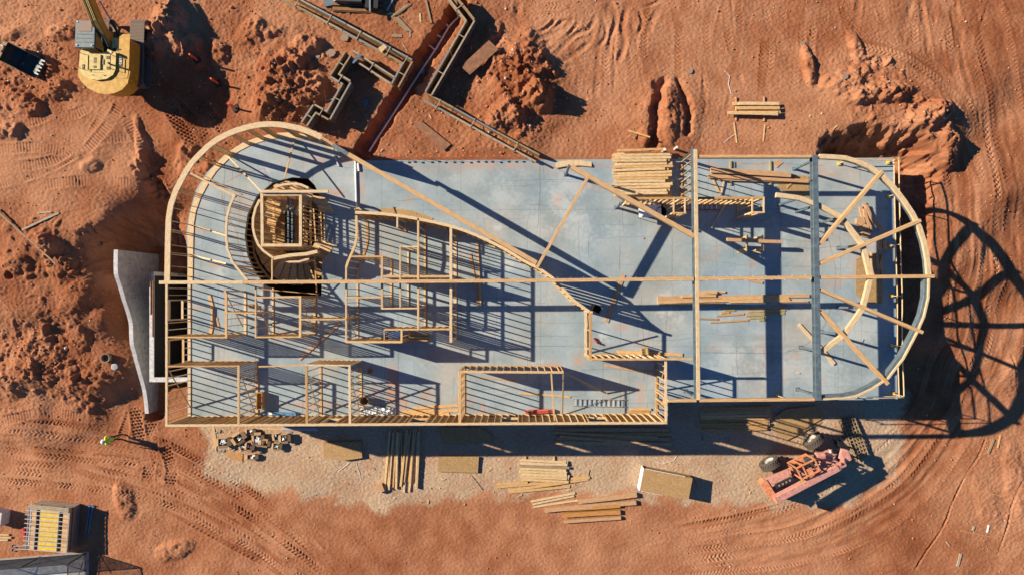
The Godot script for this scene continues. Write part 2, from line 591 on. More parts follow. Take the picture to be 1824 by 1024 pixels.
	# --- mounds: px, py, radius x, radius z (m), height, turn
	var mounds := [
		[515, 150, 2.6, 2.2, .5, .3], [470, 190, 1.2, 1.0, .5, 0], [545, 85, 1.2, .9, .5, .4], [455, 55, 1.3, 1.0, .35, 0], [300, 40, 1.2, 1.8, .5, 0], [275, 75, .8, 1.4, .5, 0], [345, 90, .8, 1.2, .5, .2],
		[930, 130, 2.4, 3.2, .42, .2], [905, 205, 1.4, 1.1, .6, .3], [960, 175, 1.0, 1.2, .7, 0], [870, 215, .9, .7, .3, 0], [875, 60, 1.1, .5, .3, .8],
		[1195, 205, .6, 2.2, .3, 0], [1150, 240, .5, .8, .3, 0],
		[1500, 148, 1.6, .8, .45, .2], [1570, 165, 2.4, .8, .55, .1], [1660, 205, 1.8, .9, .7, .5], [1440, 115, .4, 1.6, .35, .2], [1525, 85, .5, 1.2, .3, .3], [1690, 265, .8, 1.4, .6, .2],
		[80, 430, 1.6, .6, .35, -.5], [30, 470, 1.2, .8, .4, 0], [110, 480, 1.0, 1.0, .3, 0], [60, 640, 2.2, 2.0, .25, 0], [130, 700, 1.8, 1.2, .25, .3], [20, 690, 1.2, 1.0, .4, 0], [140, 600, 1.0, 1.2, .3, 0], [180, 700, .7, .9, .3, 0],
		[40, 180, 1.6, .7, .4, -.5], [100, 160, 1.0, .8, .35, 0], [15, 60, 1.4, .6, .25, .3], [110, 60, 1.2, .6, .3, 0], [160, 295, .8, .5, .2, 0], [20, 230, .9, .7, .3, 0], [220, 890, .8, 1.6, .25, .3], [310, 980, 1.5, .8, .25, .4],
		[1810, 860, .9, 3.0, .14, .15], [1760, 900, .9, 2.4, .08, .3], [1805, 680, 1.0, 2.4, .14, .1], [330, 270, .8, .7, .3, .3], [250, 250, .4, 1.6, .25, .1], [390, 95, .7, .9, .3, 0]]
	# holes dug or pressed in: px, py, rx, rz, depth
	var holes := [[505, 150, .6, .8, .2], [900, 90, .5, .8, .3], [1168, 150, .3, .4, .2], [15, 490, .3, .3, .4], [150, 280, .5, .4, .1], [400, 160, .6, .8, .15]]
	var trenches := [[[[818, 14], [772, 80], [722, 155], [675, 225], [640, 282]], 0.46, 1.0], [[[1180, 150], [1166, 195], [1162, 262]], 0.22, 0.32], [[[1208, 142], [1226, 190], [1222, 235]], 0.16, 0.26]]
	for j in GNZ:
		var z := GZ0 + j * GS
		for i in GNX:
			var x := GX0 + i * GS
			var k := j * GNX + i
			var r := csamp(cr, x, z)
			var flat := 1.0 - 0.75 * TF[k]
			var d := n_mid.get_noise_2d(x, z) * 0.035 * r
			d += n_fine.get_noise_2d(x, z) * (0.016 + 0.05 * r) + n_grain.get_noise_2d(x, z) * (0.014 + 0.022 * r)
			if r > 0.28:
				d += n_cell.get_noise_2d(x, z) * 0.11 * (r - 0.28)
			H[k] += n_big.get_noise_2d(x, z) * (0.05 + 0.16 * r) + d * flat + T[k]
	# ragged spoil: many small lumps tipped over each heap
	var cr2 := RandomNumberGenerator.new()
	cr2.seed = 404
	for c in [[930, 130, 62, 34, .42], [905, 205, 45, 16, .3], [515, 150, 60, 34, .42], [470, 75, 40, 14, .25], [60, 630, 70, 40, .3], [140, 690, 50, 24, .28], [60, 440, 60, 26, .28], [1560, 160, 60, 26, .28], [1655, 210, 40, 18, .3], [60, 130, 55, 24, .26], [300, 60, 35, 16, .28], [20, 210, 40, 14, .25], [340, 290, 35, 16, .25], [560, 90, 30, 10, .22], [110, 520, 60, 24, .2], [1190, 200, 40, 14, .2], [700, 130, 40, 8, .12], [250, 290, 20, 10, .2]]:
		for k in c[3] * 2:
			var an := cr2.randf() * TAU
			var ra: float = sqrt(cr2.randf()) * c[2]
			mounds.append([c[0] + cos(an) * ra, c[1] + sin(an) * ra, cr2.randf_range(.12, .5), cr2.randf_range(.12, .42), c[4] * cr2.randf_range(.15, .5), cr2.randf() * 3.0])
	for m in mounds: stamp_bump(m[0], m[1], m[2], m[3], m[4], m[5])
	for m in holes: stamp_bump(m[0], m[1], m[2], m[3], -m[4], 0.0)
	for t in trenches: stamp_trench(t[0], t[1], t[2])
	for c in cuts:
		var f: PackedFloat32Array = c[0]
		for j in GNZ:
			var z := GZ0 + j * GS
			for i in GNX:
				var x := GX0 + i * GS
				var d := csamp(f, x, z)
				if d < -0.3: continue
				d += n_mid.get_noise_2d(x * 1.3, z * 1.3) * 0.35 * min(1.0, c[2])
				if d <= 0.0: continue
				var k := j * GNX + i
				var t := smoothstep(0.0, c[2], d)
				var tgt: float = c[1] + n_mid.get_noise_2d(x, z) * 0.1 + n_fine.get_noise_2d(x, z) * 0.03
				H[k] = lerpf(H[k], min(H[k], tgt), t)
	# --- clear the ground under the slab, keep it just below the edge outside
	var V := PackedVector3Array()
	var C := PackedColorArray()
	var UV := PackedVector2Array()
	V.resize(GNX * GNZ)
	C.resize(GNX * GNZ)
	UV.resize(GNX * GNZ)
	var dry := Vector3(0.585, 0.285, 0.160)
	var mid := Vector3(0.435, 0.180, 0.092)
	var wet := Vector3(0.295, 0.098, 0.044)
	var grav := Vector3(0.60, 0.44, 0.305)
	for j in GNZ:
		var z := GZ0 + j * GS
		for i in GNX:
			var x := GX0 + i * GS
			var k := j * GNX + i
			var sd := csamp(s_slab, x, z)
			if sd > 0.32: H[k] = min(H[k], -4.4)
			elif sd > -0.7: H[k] = min(H[k], -0.04 + max(0.0, -sd) * 0.3)
			V[k] = Vector3(x, H[k], z)
			UV[k] = Vector2(x, z)
			var m := csamp(cm, x, z)
			var nc := n_col.get_noise_2d(x, z)
			var nf := n_fine.get_noise_2d(x * 1.7, z * 1.7)
			m = clampf(m * 0.95 + nc * 0.42 + n_big.get_noise_2d(x * 0.7 + 90.0, z * 0.7) * 0.28 + nf * 0.26 + TC[k], 0, 1)
			var col := dry.lerp(mid, min(1.0, m * 2.0)).lerp(wet, max(0.0, m * 2.0 - 1.0))
			var g := csamp(s_gravel, x, z)
			if g > -1.6 and z > 3.0:
				var gm := smoothstep(-0.35, 0.45, g + nc * 1.0 + nf * 0.35)
				var pebble := n_fine.get_noise_2d(x * 4.1 + 31.0, z * 4.1)
				var pink := smoothstep(0.0, 1.0, 0.25 + n_col.get_noise_2d(x * 0.7 + 50.0, z * 0.7) * 1.1)
				var gc := grav.lerp(Vector3(0.54, 0.33, 0.21), pink * 0.7) * (1.0 + pebble * 0.26)
				col = col.lerp(gc, gm)
				H[k] += gm * (pebble * 0.02)
				V[k].y = H[k]
			col *= 1.0 + nf * 0.10 + n_grain.get_noise_2d(x + 7.0, z) * 0.20
			C[k] = Color(col.x, col.y, col.z)
	var N := PackedVector3Array()
	N.resize(GNX * GNZ)
	for j in GNZ:
		var ja: int = max(j - 1, 0) * GNX
		var jb: int = min(j + 1, GNZ - 1) * GNX
		for i in GNX:
			var dx := H[j * GNX + min(i + 1, GNX - 1)] - H[j * GNX + max(i - 1, 0)]
			var dz := H[jb + i] - H[ja + i]
			N[j * GNX + i] = Vector3(-dx, 2.0 * GS, -dz).normalized()
	var I := PackedInt32Array()
	I.resize((GNX - 1) * (GNZ - 1) * 6)
	var q := 0
	for j in GNZ - 1:
		for i in GNX - 1:
			var k := j * GNX + i
			I[q] = k
			I[q + 1] = k + 1
			I[q + 2] = k + GNX + 1
			I[q + 3] = k
			I[q + 4] = k + GNX + 1
			I[q + 5] = k + GNX
			q += 6
	# far sheet: the rim of the grid drawn out to the horizon
	var rim := []
	for i in GNX: rim.append(i)
	for j in range(1, GNZ): rim.append(j * GNX + GNX - 1)
	for i in range(GNX - 2, -1, -1): rim.append((GNZ - 1) * GNX + i)
	for j in range(GNZ - 2, 0, -1): rim.append(j * GNX)
	var base := V.size()
	for k in rim:
		var p: Vector3 = V[k]
		var dir := Vector2(p.x, p.z * 1.7).normalized()
		V.append(Vector3(p.x + dir.x * 30.0, lerpf(p.y, -2.0, 0.7), p.z + dir.y * 30.0))
		N.append(Vector3.UP); C.append(Color(mid.x, mid.y, mid.z)); UV.append(Vector2(p.x + dir.x * 30.0, p.z + dir.y * 30.0))
	var base2 := V.size()
	for k in rim:
		var p: Vector3 = V[k]
		var dir := Vector2(p.x, p.z * 1.7).normalized()
		V.append(Vector3(dir.x * 900.0, -2.5, dir.y * 900.0))
		N.append(Vector3.UP); C.append(Color(mid.x, mid.y, mid.z)); UV.append(dir * 900.0)
	var rn := rim.size()
	for e in rn:
		var e2 := (e + 1) % rn
		for t in [[rim[e], base + e, base + e2, rim[e2]], [base + e, base2 + e, base2 + e2, base + e2]]:
			I.append_array(PackedInt32Array([t[0], t[1], t[2], t[0], t[2], t[3]]))
	var arr := []
	arr.resize(Mesh.ARRAY_MAX)
	arr[Mesh.ARRAY_VERTEX] = V
	arr[Mesh.ARRAY_NORMAL] = N
	arr[Mesh.ARRAY_COLOR] = C
	arr[Mesh.ARRAY_TEX_UV] = UV
	arr[Mesh.ARRAY_INDEX] = I
	var am := ArrayMesh.new()
	am.add_surface_from_arrays(Mesh.PRIMITIVE_TRIANGLES, arr)
	var gm2 := StandardMaterial3D.new()
	gm2.vertex_color_use_as_albedo = true
	gm2.albedo_texture = noise_tex(0.35, 0.70, 1.0, 77)
	gm2.uv1_scale = Vector3(0.55, 0.55, 0.55)
	gm2.roughness = 1.0
	gm2.metallic_specular = 0.15
	var o := mi(self, "ground", am, gm2)
	o.set_meta("kind", "structure")
	# remember rough places for loose clods
	for kk in 60000:
		var x := rng.randf_range(-35.5, 34.5)
		var z := rng.randf_range(-20.3, 19.4)
		var r := csamp(cr, x, z)
		if csamp(s_slab, x, z) > -0.3: continue
		var dens := n_mid.get_noise_2d(x * 0.6, z * 0.6) * 0.7 + r
		if rng.randf() < clampf(dens - 0.36, 0.06, 0.85):
			clod_spots.append(Vector3(x, r, z))

func stamp_bump(px: float, py: float, rx: float, rz: float, h: float, turn: float):
	var c := GP(px, py)
	var R: float = max(rx, rz) * 1.5
	var i0: int = clampi(int((c.x - R - GX0) / GS), 0, GNX - 1)
	var i1: int = clampi(int((c.x + R - GX0) / GS), 0, GNX - 1)
	var j0: int = clampi(int((c.z - R - GZ0) / GS), 0, GNZ - 1)
	var j1: int = clampi(int((c.z + R - GZ0) / GS), 0, GNZ - 1)
	var ca := cos(turn)
	var sa := sin(turn)
	var f: FastNoiseLite = fnoise.mid
	for j in range(j0, j1 + 1):
		for i in range(i0, i1 + 1):
			var x := GX0 + i * GS - c.x
			var z := GZ0 + j * GS - c.z
			var u := (x * ca - z * sa) / rx
			var v := (x * sa + z * ca) / rz
			var n1 := f.get_noise_2d((x + c.x) * 0.55, (z + c.z) * 0.55)
			var d := u * u + v * v + n1 * 0.45
			if d >= 1.0: continue
			var k: float = 1.0 - max(d, 0.0)
			k = k * k * (3.0 - 2.0 * k)
			var n2 := f.get_noise_2d((x + c.x) * 1.5, (z + c.z) * 1.5)
			var n3 := 1.0 - absf(f.get_noise_2d((x + c.x) * 2.4 + 40.0, (z + c.z) * 2.4)) * 2.0
			H[j * GNX + i] += h * k * (0.85 + n2 * 0.4) + absf(h) * min(1.0, k * 2.0) * max(n3 - 0.3, 0.0) * 0.12

func stamp_trench(path: Array, half: float, depth: float):
	var pts := []
	for q in path: pts.append(P(q[0], q[1], 0.0))
	var f: FastNoiseLite = fnoise.mid
	for s in pts.size() - 1:
		var a: Vector3 = pts[s]
		var b: Vector3 = pts[s + 1]
		var i0: int = clampi(int((min(a.x, b.x) - 1.5 - GX0) / GS), 0, GNX - 1)
		var i1: int = clampi(int((max(a.x, b.x) + 1.5 - GX0) / GS), 0, GNX - 1)
		var j0: int = clampi(int((min(a.z, b.z) - 1.5 - GZ0) / GS), 0, GNZ - 1)
		var j1: int = clampi(int((max(a.z, b.z) + 1.5 - GZ0) / GS), 0, GNZ - 1)
		var A := Vector2(a.x, a.z)
		var AB := Vector2(b.x, b.z) - A
		for j in range(j0, j1 + 1):
			for i in range(i0, i1 + 1):
				var p := Vector2(GX0 + i * GS, GZ0 + j * GS)
				var t := clampf((p - A).dot(AB) / AB.length_squared(), 0, 1)
				var d := p.distance_to(A + AB * t) + f.get_noise_2d(p.x, p.y) * 0.22
				var k := j * GNX + i
				var tgt := -depth + f.get_noise_2d(p.x * 2.0, p.y * 2.0) * 0.08
				var w := 1.0 - smoothstep(half - 0.12, half + 0.16, d)
				if w > 0.0: H[k] = lerpf(H[k], min(H[k], tgt), w)
				elif d < half + 0.75: H[k] += (0.75 - absf(d - half - 0.4)) * 0.03

# kinds: 0 bars across, 1 herringbone tyre, 2 plain rut, 3 dozer dimples
func stamp_track(T: PackedFloat32Array, TF: PackedFloat32Array, path: Array, w: float, kind: int, depth: float, period: float, sd := 0):
	var pts := []
	for q in path:
		var p := GP(q[0], q[1])
		pts.append(Vector2(p.x, p.z))
	# smooth the path
	var sm := []
	for i in pts.size() - 1:
		var p0: Vector2 = pts[max(i - 1, 0)]
		var p1: Vector2 = pts[i]
		var p2: Vector2 = pts[i + 1]
		var p3: Vector2 = pts[min(i + 2, pts.size() - 1)]
		for s in 6: sm.append(p1.cubic_interpolate(p2, p0, p3, s / 6.0))
	sm.append(pts[-1])
	var f: FastNoiseLite = fnoise.trk
	var s0 := sd * 3.7
	var tone := sin(sd * 12.9898) * 0.32 * float(kind == 1)
	var hw := w * 0.5
	var tot := 0.0
	for s in sm.size() - 1: tot += (sm[s] as Vector2).distance_to(sm[s + 1])
	var done_len := 0.0
	for s in sm.size() - 1:
		var a: Vector2 = sm[s]
		var b: Vector2 = sm[s + 1]
		var ab := b - a
		var l := ab.length()
		if l < 0.001: continue
		var dr := ab / l
		var m := hw + 0.25
		var i0: int = clampi(int((min(a.x, b.x) - m - GX0) / GS), 0, GNX - 1)
		var i1: int = clampi(int((max(a.x, b.x) + m - GX0) / GS), 0, GNX - 1)
		var j0: int = clampi(int((min(a.y, b.y) - m - GZ0) / GS), 0, GNZ - 1)
		var j1: int = clampi(int((max(a.y, b.y) + m - GZ0) / GS), 0, GNZ - 1)
		for j in range(j0, j1 + 1):
			for i in range(i0, i1 + 1):
				var p := Vector2(GX0 + i * GS, GZ0 + j * GS)
				var u := (p - a).dot(dr)
				if kind == 2:
					var dd := p.distance_to(a + dr * clampf(u, 0.0, l)) / hw
					if dd > 1.9: continue
					var kk := j * GNX + i
					var w2 := clampf(0.8 + f.get_noise_2d(p.x * 1.2 + sd, p.y * 1.2) * 1.2, 0.1, 1.3) * clampf(min(done_len + u, tot - done_len - u) / 0.8, 0.0, 1.0)
					if dd < 1.0: T[kk] = min(T[kk], -depth * (1.0 - dd * dd) * w2)
					elif T[kk] >= 0.0: T[kk] = max(T[kk], depth * 0.4 * sin((dd - 1.0) / 0.9 * PI) * w2)
					continue
				if u < -0.02 or u >= l + 0.02: continue
				var v := (p - a).dot(Vector2(-dr.y, dr.x))
				var av := absf(v)
				if av > hw + 0.2: continue
				var k := j * GNX + i
				var wear := clampf(0.7 + f.get_noise_2d(p.x * 0.7 + sd * 7.0, p.y * 0.7) * 1.6, 0.0, 1.25) * clampf(min(done_len + u, tot - done_len - u) / (2.2 if kind == 1 else 0.5), 0.0, 1.0)
				var su := (s0 + u)
				var val := 0.0
				if av > hw:
					val = depth * 0.55 * (1.0 - (av - hw) / 0.2)
					T[k] = max(T[k], val * wear)
					continue
				if kind == 0:
					val = -depth * 0.5 + depth * 0.9 * absf(sin(PI * su / period)) - depth * 0.3
				elif kind == 1:
					var ph := su / period + av / hw * 0.55 + (0.5 if v > 0 else 0.0)
					val = -depth * 0.7 + depth * 1.1 * smoothstep(0.35, 0.65, absf(fposmod(ph, 1.0) * 2.0 - 1.0))
				else:
					var ph := fposmod(su / period, 1.0)
					var row := int(floor(su / period))
					var pv := fposmod((v + (0.5 if row % 2 == 0 else 0.0) * period) / period, 1.0)
					var q2 := Vector2(ph - 0.5, pv - 0.5).length()
					val = -depth * 1.3 * (1.0 - smoothstep(0.2, 0.42, q2)) + depth * 0.15
				if wear < 0.02: continue
				T[k] = val * wear
				TF[k] = wear
				TC[k] = tone * min(1.0, wear * 1.5)
		s0 += l
		done_len += l

func stamp_all_tracks(T: PackedFloat32Array, TF: PackedFloat32Array):
	fnoise.trk = mk_noise(21, 0.5, 2)
	TC.resize(GNX * GNZ)
	var r := RandomNumberGenerator.new()
	r.seed = 99
	# haul road bending down the right side and across the bottom
	for k in 60:
		var o := r.randf_range(-70, 78)
		var j := r.randf_range(-14, 14)
		var path := [[1700 + o * 0.9 + j, -20], [1735 + o + j * 0.5, 170], [1760 + o, 380], [1748 + o * 0.9, 560], [1690 + o * 0.85, 720], [1590 + o * 0.7, 850 + o * 0.5], [1440 + o * 0.5, 940 + o * 0.6], [1200, 985 + o * 0.55 + j], [900, 985 + o * 0.6 + j * 2.0], [600, 985 + o * 0.5]]
		var a := r.randi_range(0, 4)
		var b := r.randi_range(5, 8)
		stamp_track(T, TF, path.slice(a, min(b, 8)), r.randf_range(0.3, 0.5), 1 if r.randf() < 0.72 else 2, r.randf_range(0.028, 0.062), r.randf_range(0.22, 0.32), k)
	# broad pressed ruts along the same bend
	for k in 12:
		var o := r.randf_range(-60, 80)
		stamp_track(T, TF, [[1700 + o, -20], [1740 + o, 170], [1764 + o, 380], [1750 + o, 560], [1690 + o * 0.85, 720], [1590 + o * 0.7, 850 + o * 0.5], [1440 + o * 0.5, 940 + o * 0.6], [1300, 965 + o * 0.6]], r.randf_range(0.35, 0.8), 2, r.randf_range(0.02, 0.045), 0.3, 300 + k)
	for k in 8:
		var o := r.randf_range(-50, 70)
		stamp_track(T, TF, [[-30, 790 + o], [130, 802 + o * 0.8], [280, 836 + o * 0.8], [420, 905 + o * 0.8], [540, 985 + o * 0.7]], r.randf_range(0.35, 0.7), 2, r.randf_range(0.02, 0.045), 0.3, 320 + k)
	# tyre tracks fanning out from the lower left
	for k in 38:
		var o := r.randf_range(-66, 84)
		var j := r.randf_range(-16, 16)
		var path := [[-30, 790 + o * 0.9], [130, 800 + o * 0.8 + j], [280, 835 + o * 0.8], [420, 905 + o * 0.8 + j * 0.5], [520, 975 + o * 0.7], [600, 1040 + o * 0.5]]
		stamp_track(T, TF, path.slice(r.randi_range(0, 2), r.randi_range(4, 6)), r.randf_range(0.32, 0.5), 1, r.randf_range(0.03, 0.062), r.randf_range(0.22, 0.3), k + 40)
	for k in 0:
		var y := r.randf_range(900, 1015)
		stamp_track(T, TF, [[470 + r.randf() * 200, y], [800, y + r.randf_range(-20, 20)], [1100 + r.randf() * 200, y + r.randf_range(-25, 25)]], 0.42, 1, 0.045, 0.26, k + 80)
	# upper right field
	for k in 40:
		var x := r.randf_range(1010, 1760)
		stamp_track(T, TF, [[x + r.randf_range(-30, 30), -20], [x, 80], [x + r.randf_range(-25, 25), r.randf_range(120, 210)]], 0.4, 1 if r.randf() < 0.7 else 2, r.randf_range(0.02, 0.045), 0.26, k + 100)
	for k in 14:
		var y := r.randf_range(0, 140)
		stamp_track(T, TF, [[1500, y], [1620, y + 30], [1720, y + 120], [1760, y + 260]], 0.45, 1, r.randf_range(0.02, 0.045), 0.25, k + 130)
	# crawler tracks on the left
	for q in [[[-20, 330], [60, 310], [130, 275], [200, 240]], [[-20, 300], [80, 290], [140, 255], [210, 215]], [[70, 330], [150, 322], [240, 328]], [[-10, 270], [60, 262], [120, 268]], [[60, 235], [150, 245], [240, 245]], [[190, 190], [165, 235], [130, 275]], [[215, 180], [190, 225], [150, 270]], [[-10, 225], [60, 215], [110, 190]], [[60, 190], [120, 205], [160, 190]], [[225, 210], [250, 260], [262, 310]], [[0, 750], [80, 735], [160, 745]], [[250, 680], [235, 730], [215, 790]]]:
		stamp_track(T, TF, q, 0.62, 0, 0.075, 0.19, 150)
	for q in [[[285, 160], [330, 205], [372, 250]], [[300, 190], [320, 225], [350, 262]], [[345, 175], [380, 215], [405, 232]], [[262, 700], [270, 790], [262, 860]], [[225, 690], [245, 760], [258, 830]], [[315, 500], [318, 440]], [[290, 790], [305, 830], [302, 870]]]:
		stamp_track(T, TF, q, 0.75, 3, 0.085, 0.21, 170)
	# churned furrows in the upper middle
	for q in [[[1080, -10], [1098, 30], [1090, 60], [1083, 100]], [[1120, 0], [1110, 40], [1112, 80], [1098, 118]], [[1130, 5], [1145, 40], [1128, 72]], [[950, 70], [1000, 55], [1030, 20]], [[955, 62], [985, 40], [1000, 0]], [[985, 105], [1020, 65], [1050, 50], [1062, 25]], [[1000, 110], [1045, 80], [1060, 45]], [[960, 85], [990, 65], [1010, 30]], [[975, 60], [1010, 30], [1020, -5]], [[1155, 60], [1165, 30], [1178, 15]], [[1140, 12], [1160, 8], [1180, 0]], [[1040, 5], [1030, 40], [1000, 75]], [[920, 40], [924, 0]], [[1070, 20], [1080, 60], [1060, 90]]]:
		stamp_track(T, TF, q, r.randf_range(0.25, 0.5), 2, 0.085, 0.3, 190)
	for q in [[[940, 22], [1000, 24], [1065, 18]], [[945, 10], [1000, 12], [1060, 8]]]:
		stamp_track(T, TF, q, 0.4, 1, 0.06, 0.22, 200)
	# cracks and gullies on the lower right bank
	for q in [[[1760, 770], [1745, 810], [1720, 850], [1700, 890], [1680, 940], [1650, 985], [1625, 1024]], [[1824, 850], [1805, 890], [1795, 940], [1775, 1000]], [[1800, 620], [1810, 680], [1824, 720]]]:
		stamp_track(T, TF, q, 0.13, 2, 0.075, 0.3, 210)

func build_clods():
	var variants := []
	for vv in 3:
		var st := new_st()
		var rr := RandomNumberGenerator.new()
		rr.seed = 50 + vv
		var ring := []
		var top := Vector3(rr.randf_range(-.2, .2), 0.62, rr.randf_range(-.2, .2))
		for lev in 2:
			var a := []
			for k in 6:
				var ang := TAU * k / 6.0 + lev * 0.4
				var rad := rr.randf_range(0.38, 0.62) * (1.0 if lev == 0 else 0.8)
				a.append(Vector3(cos(ang) * rad, -0.15 if lev == 0 else rr.randf_range(0.25, 0.45), sin(ang) * rad))
			ring.append(a)
		for k in 6:
			var k2 := (k + 1) % 6
			quad(st, ring[0][k], ring[1][k], ring[1][k2], ring[0][k2])
			tri(st, ring[1][k], top, ring[1][k2])
		variants.append(done(st))
	var m := StandardMaterial3D.new()
	m.vertex_color_use_as_albedo = true
	m.roughness = 1.0
	for vv in 3:
		var xs := []
		for k in range(vv, clod_spots.size(), 3):
			xs.append(clod_spots[k])
		var mm := MultiMesh.new()
		mm.transform_format = MultiMesh.TRANSFORM_3D
		mm.use_colors = true
		mm.mesh = variants[vv]
		mm.instance_count = xs.size()
		for k in xs.size():
			var p: Vector3 = xs[k]
			var s := 0.03 + 0.1 * pow(rng.randf(), 3.0) + (0.22 * pow(rng.randf(), 6.0) * p.y)
			var b := Basis(Vector3.UP, rng.randf() * TAU).scaled(Vector3(s * rng.randf_range(.8, 1.3), s * rng.randf_range(.6, 1.1), s))
			mm.set_instance_transform(k, Transform3D(b, Vector3(p.x, gh(p.x, p.z), p.z)))
			var t := rng.randf_range(0.75, 1.15)
			mm.set_instance_color(k, Color(0.46 * t, 0.20 * t, 0.10 * t) if rng.randf() < 0.94 else Color(0.6 * t, 0.5 * t, 0.42 * t))
		var o := MultiMeshInstance3D.new()
		o.name = numbered("dirt_clods")
		o.multimesh = mm
		o.material_override = m
		add_child(o)
		tag(o, ["small red soil crumbs strewn over the disturbed earth", "angular red soil lumps lying on the dug ground", "rounded red clods scattered about the spoil heaps"][vv], "soil clods", "", "stuff")

# ---------------------------------------------------------------- slab
const SX0 := -21.5
const SZ0 := -10.6
const SW := 46.0
const SH := 19.0

func slab_texture() -> ImageTexture:
	var w := 1840
	var h := 760
	var img := Image.create(w, h, false, Image.FORMAT_RGB8)
	var n1 := mk_noise(41, 0.35, 4)
	var n2 := mk_noise(42, 3.0, 3)
	var n3 := mk_noise(43, 0.14, 3)
	var stains := []
	# px, py, rx, rz, strength, kind 0 red dust 1 pale 2 dark damp
	for s in [[697, 690, .45, 1.6, .9, 0], [715, 720, .4, .8, .7, 0], [665, 695, .5, .7, .45, 0], [1030, 640, .4, .5, .6, 0], [1060, 610, .6, .3, .35, 0], [1140, 700, .25, 1.0, .4, 0], [1110, 640, .8, .25, .6, 0], [1010, 745, 2.0, .25, .5, 0], [560, 720, 2.0, .3, .5, 0], [860, 735, 1.5, .3, .5, 0], [1150, 360, 1.6, .6, .45, 0], [1060, 330, 1.4, .4, .35, 0], [990, 300, 2.4, .3, .3, 0], [760, 300, 3.0, .3, .25, 0], [1260, 525, .8, .3, .4, 0], [1340, 560, 1.0, .4, .3, 0], [430, 370, .8, .8, .35, 0], [640, 330, .3, 1.0, .55, 0], [1530, 480, .5, 1.2, .45, 0], [450, 740, 3.0, .25, .45, 0], [590, 660, .5, .4, .3, 0],
			[1000, 370, 2.5, 2.0, .5, 1], [900, 330, 2.0, 1.2, .35, 1], [1060, 410, 2.0, 1.5, .4, 1], [1190, 560, 1.0, .5, .8, 1], [1070, 600, .6, .5, .8, 1], [1185, 530, .5, .5, .7, 1], [960, 680, .8, .5, .35, 1], [900, 470, .5, .4, .9, 1], [1350, 640, 3.0, 1.5, .5, 1], [1500, 620, 2.5, 2.5, .4, 1], [1380, 420, 1.5, 1.2, .4, 1], [430, 380, .5, .5, .6, 1], [760, 640, 1.0, .4, .4, 1], [870, 650, 1.2, .4, .3, 1],
			[965, 305, .3, .3, .5, 2], [985, 310, .35, .2, .4, 2], [1320, 600, 2.5, .25, .5, 2], [1400, 615, 2.0, .25, .5, 2], [1450, 590, 1.0, .8, .3, 2], [1100, 440, 1.5, 1.0, .25, 2]]:
		var p := P(s[0], s[1], 0.0)
		stains.append([p.x, p.z, s[2], s[3], s[4], s[5]])
	var sr := RandomNumberGenerator.new()
	sr.seed = 88
	for k in 150:
		stains.append([sr.randf_range(SX0, SX0 + SW), sr.randf_range(SZ0, SZ0 + SH), sr.randf_range(.08, .7), sr.randf_range(.06, .5), sr.randf_range(.25, .7), 0 if k % 3 < 2 else 1])
	for k in 40:
		stains.append([sr.randf_range(-10.0, 16.0), -8.1 + sr.randf_range(-.1, .25), sr.randf_range(.2, 1.2), sr.randf_range(.05, .2), sr.randf_range(.3, .7), 0])
	var lo := Vector3(0.216, 0.278, 0.308)
	var hi := Vector3(0.335, 0.402, 0.436)
	# stains into coarse layers first
	var cw := int(SW / 0.1) + 2
	var chh := int(SH / 0.1) + 2
	var lay := [PackedFloat32Array(), PackedFloat32Array(), PackedFloat32Array()]
	for a in 3: lay[a].resize(cw * chh)
	for s in stains:
		var i0: int = clampi(int((s[0] - s[2] * 1.6 - SX0) / 0.1), 0, cw - 1)
		var i1: int = clampi(int((s[0] + s[2] * 1.6 - SX0) / 0.1), 0, cw - 1)
		var j0: int = clampi(int((s[1] - s[3] * 1.6 - SZ0) / 0.1), 0, chh - 1)
		var j1: int = clampi(int((s[1] + s[3] * 1.6 - SZ0) / 0.1), 0, chh - 1)
		for j in range(j0, j1 + 1):
			for i in range(i0, i1 + 1):
				var u: float = (SX0 + i * 0.1 - s[0]) / s[2]
				var v: float = (SZ0 + j * 0.1 - s[1]) / s[3]
				var d := sqrt(u * u + v * v)
				var val: float = s[4] * (1.0 - smoothstep(0.3, 1.5, d))
				var k := j * cw + i
				lay[s[5]][k] = max(lay[s[5]][k], val)
	var L0: PackedFloat32Array = lay[0]
	var L1: PackedFloat32Array = lay[1]
	var L2: PackedFloat32Array = lay[2]
	for y in h:
		var z := SZ0 + SH * y / h
		var cj := int((z - SZ0) / 0.1) * cw
		for x in w:
			var X := SX0 + SW * x / w
			var a := n1.get_noise_2d(X, z)
			var b := n2.get_noise_2d(X, z)
			var k := cj + int((X - SX0) / 0.1)
			var t := clampf(0.5 + a * 0.75 + b * 0.22, 0, 1)
			var c := lo.lerp(hi, t)
			var w3 := n3.get_noise_2d(X, z)
			c = Vector3(c.x * (1.0 + w3 * 0.16), c.y * (1.0 + w3 * 0.04), c.z * (1.0 - w3 * 0.08))
			var dust := smoothstep(0.12, 0.75, a * 0.5 - b * 0.6 + w3 * 0.9)
			c = c.lerp(Vector3(0.40, 0.29, 0.22), dust * 0.3)
			var s0 := L0[k]
			if s0 > 0.0: c = c.lerp(Vector3(0.46, 0.25, 0.155), clampf(s0 * (0.3 + smoothstep(-0.25, 0.35, b + a * 0.5)) * 0.95, 0, 0.9))
			var s1 := L1[k]
			if s1 > 0.0: c = c.lerp(Vector3(0.47, 0.51, 0.52), clampf(s1 * smoothstep(-0.3, 0.4, a + b * 0.4), 0, 0.85))
			var s2 := L2[k]
			if s2 > 0.0: c = c.lerp(Vector3(0.19, 0.22, 0.24), s2 * smoothstep(-0.2, 0.3, a + b * 0.3))
			img.set_pixel(x, y, Color(c.x, c.y, c.z).linear_to_srgb())
	# hairline cracks, cold joints, chalk marks
	var r := RandomNumberGenerator.new()
	r.seed = 5
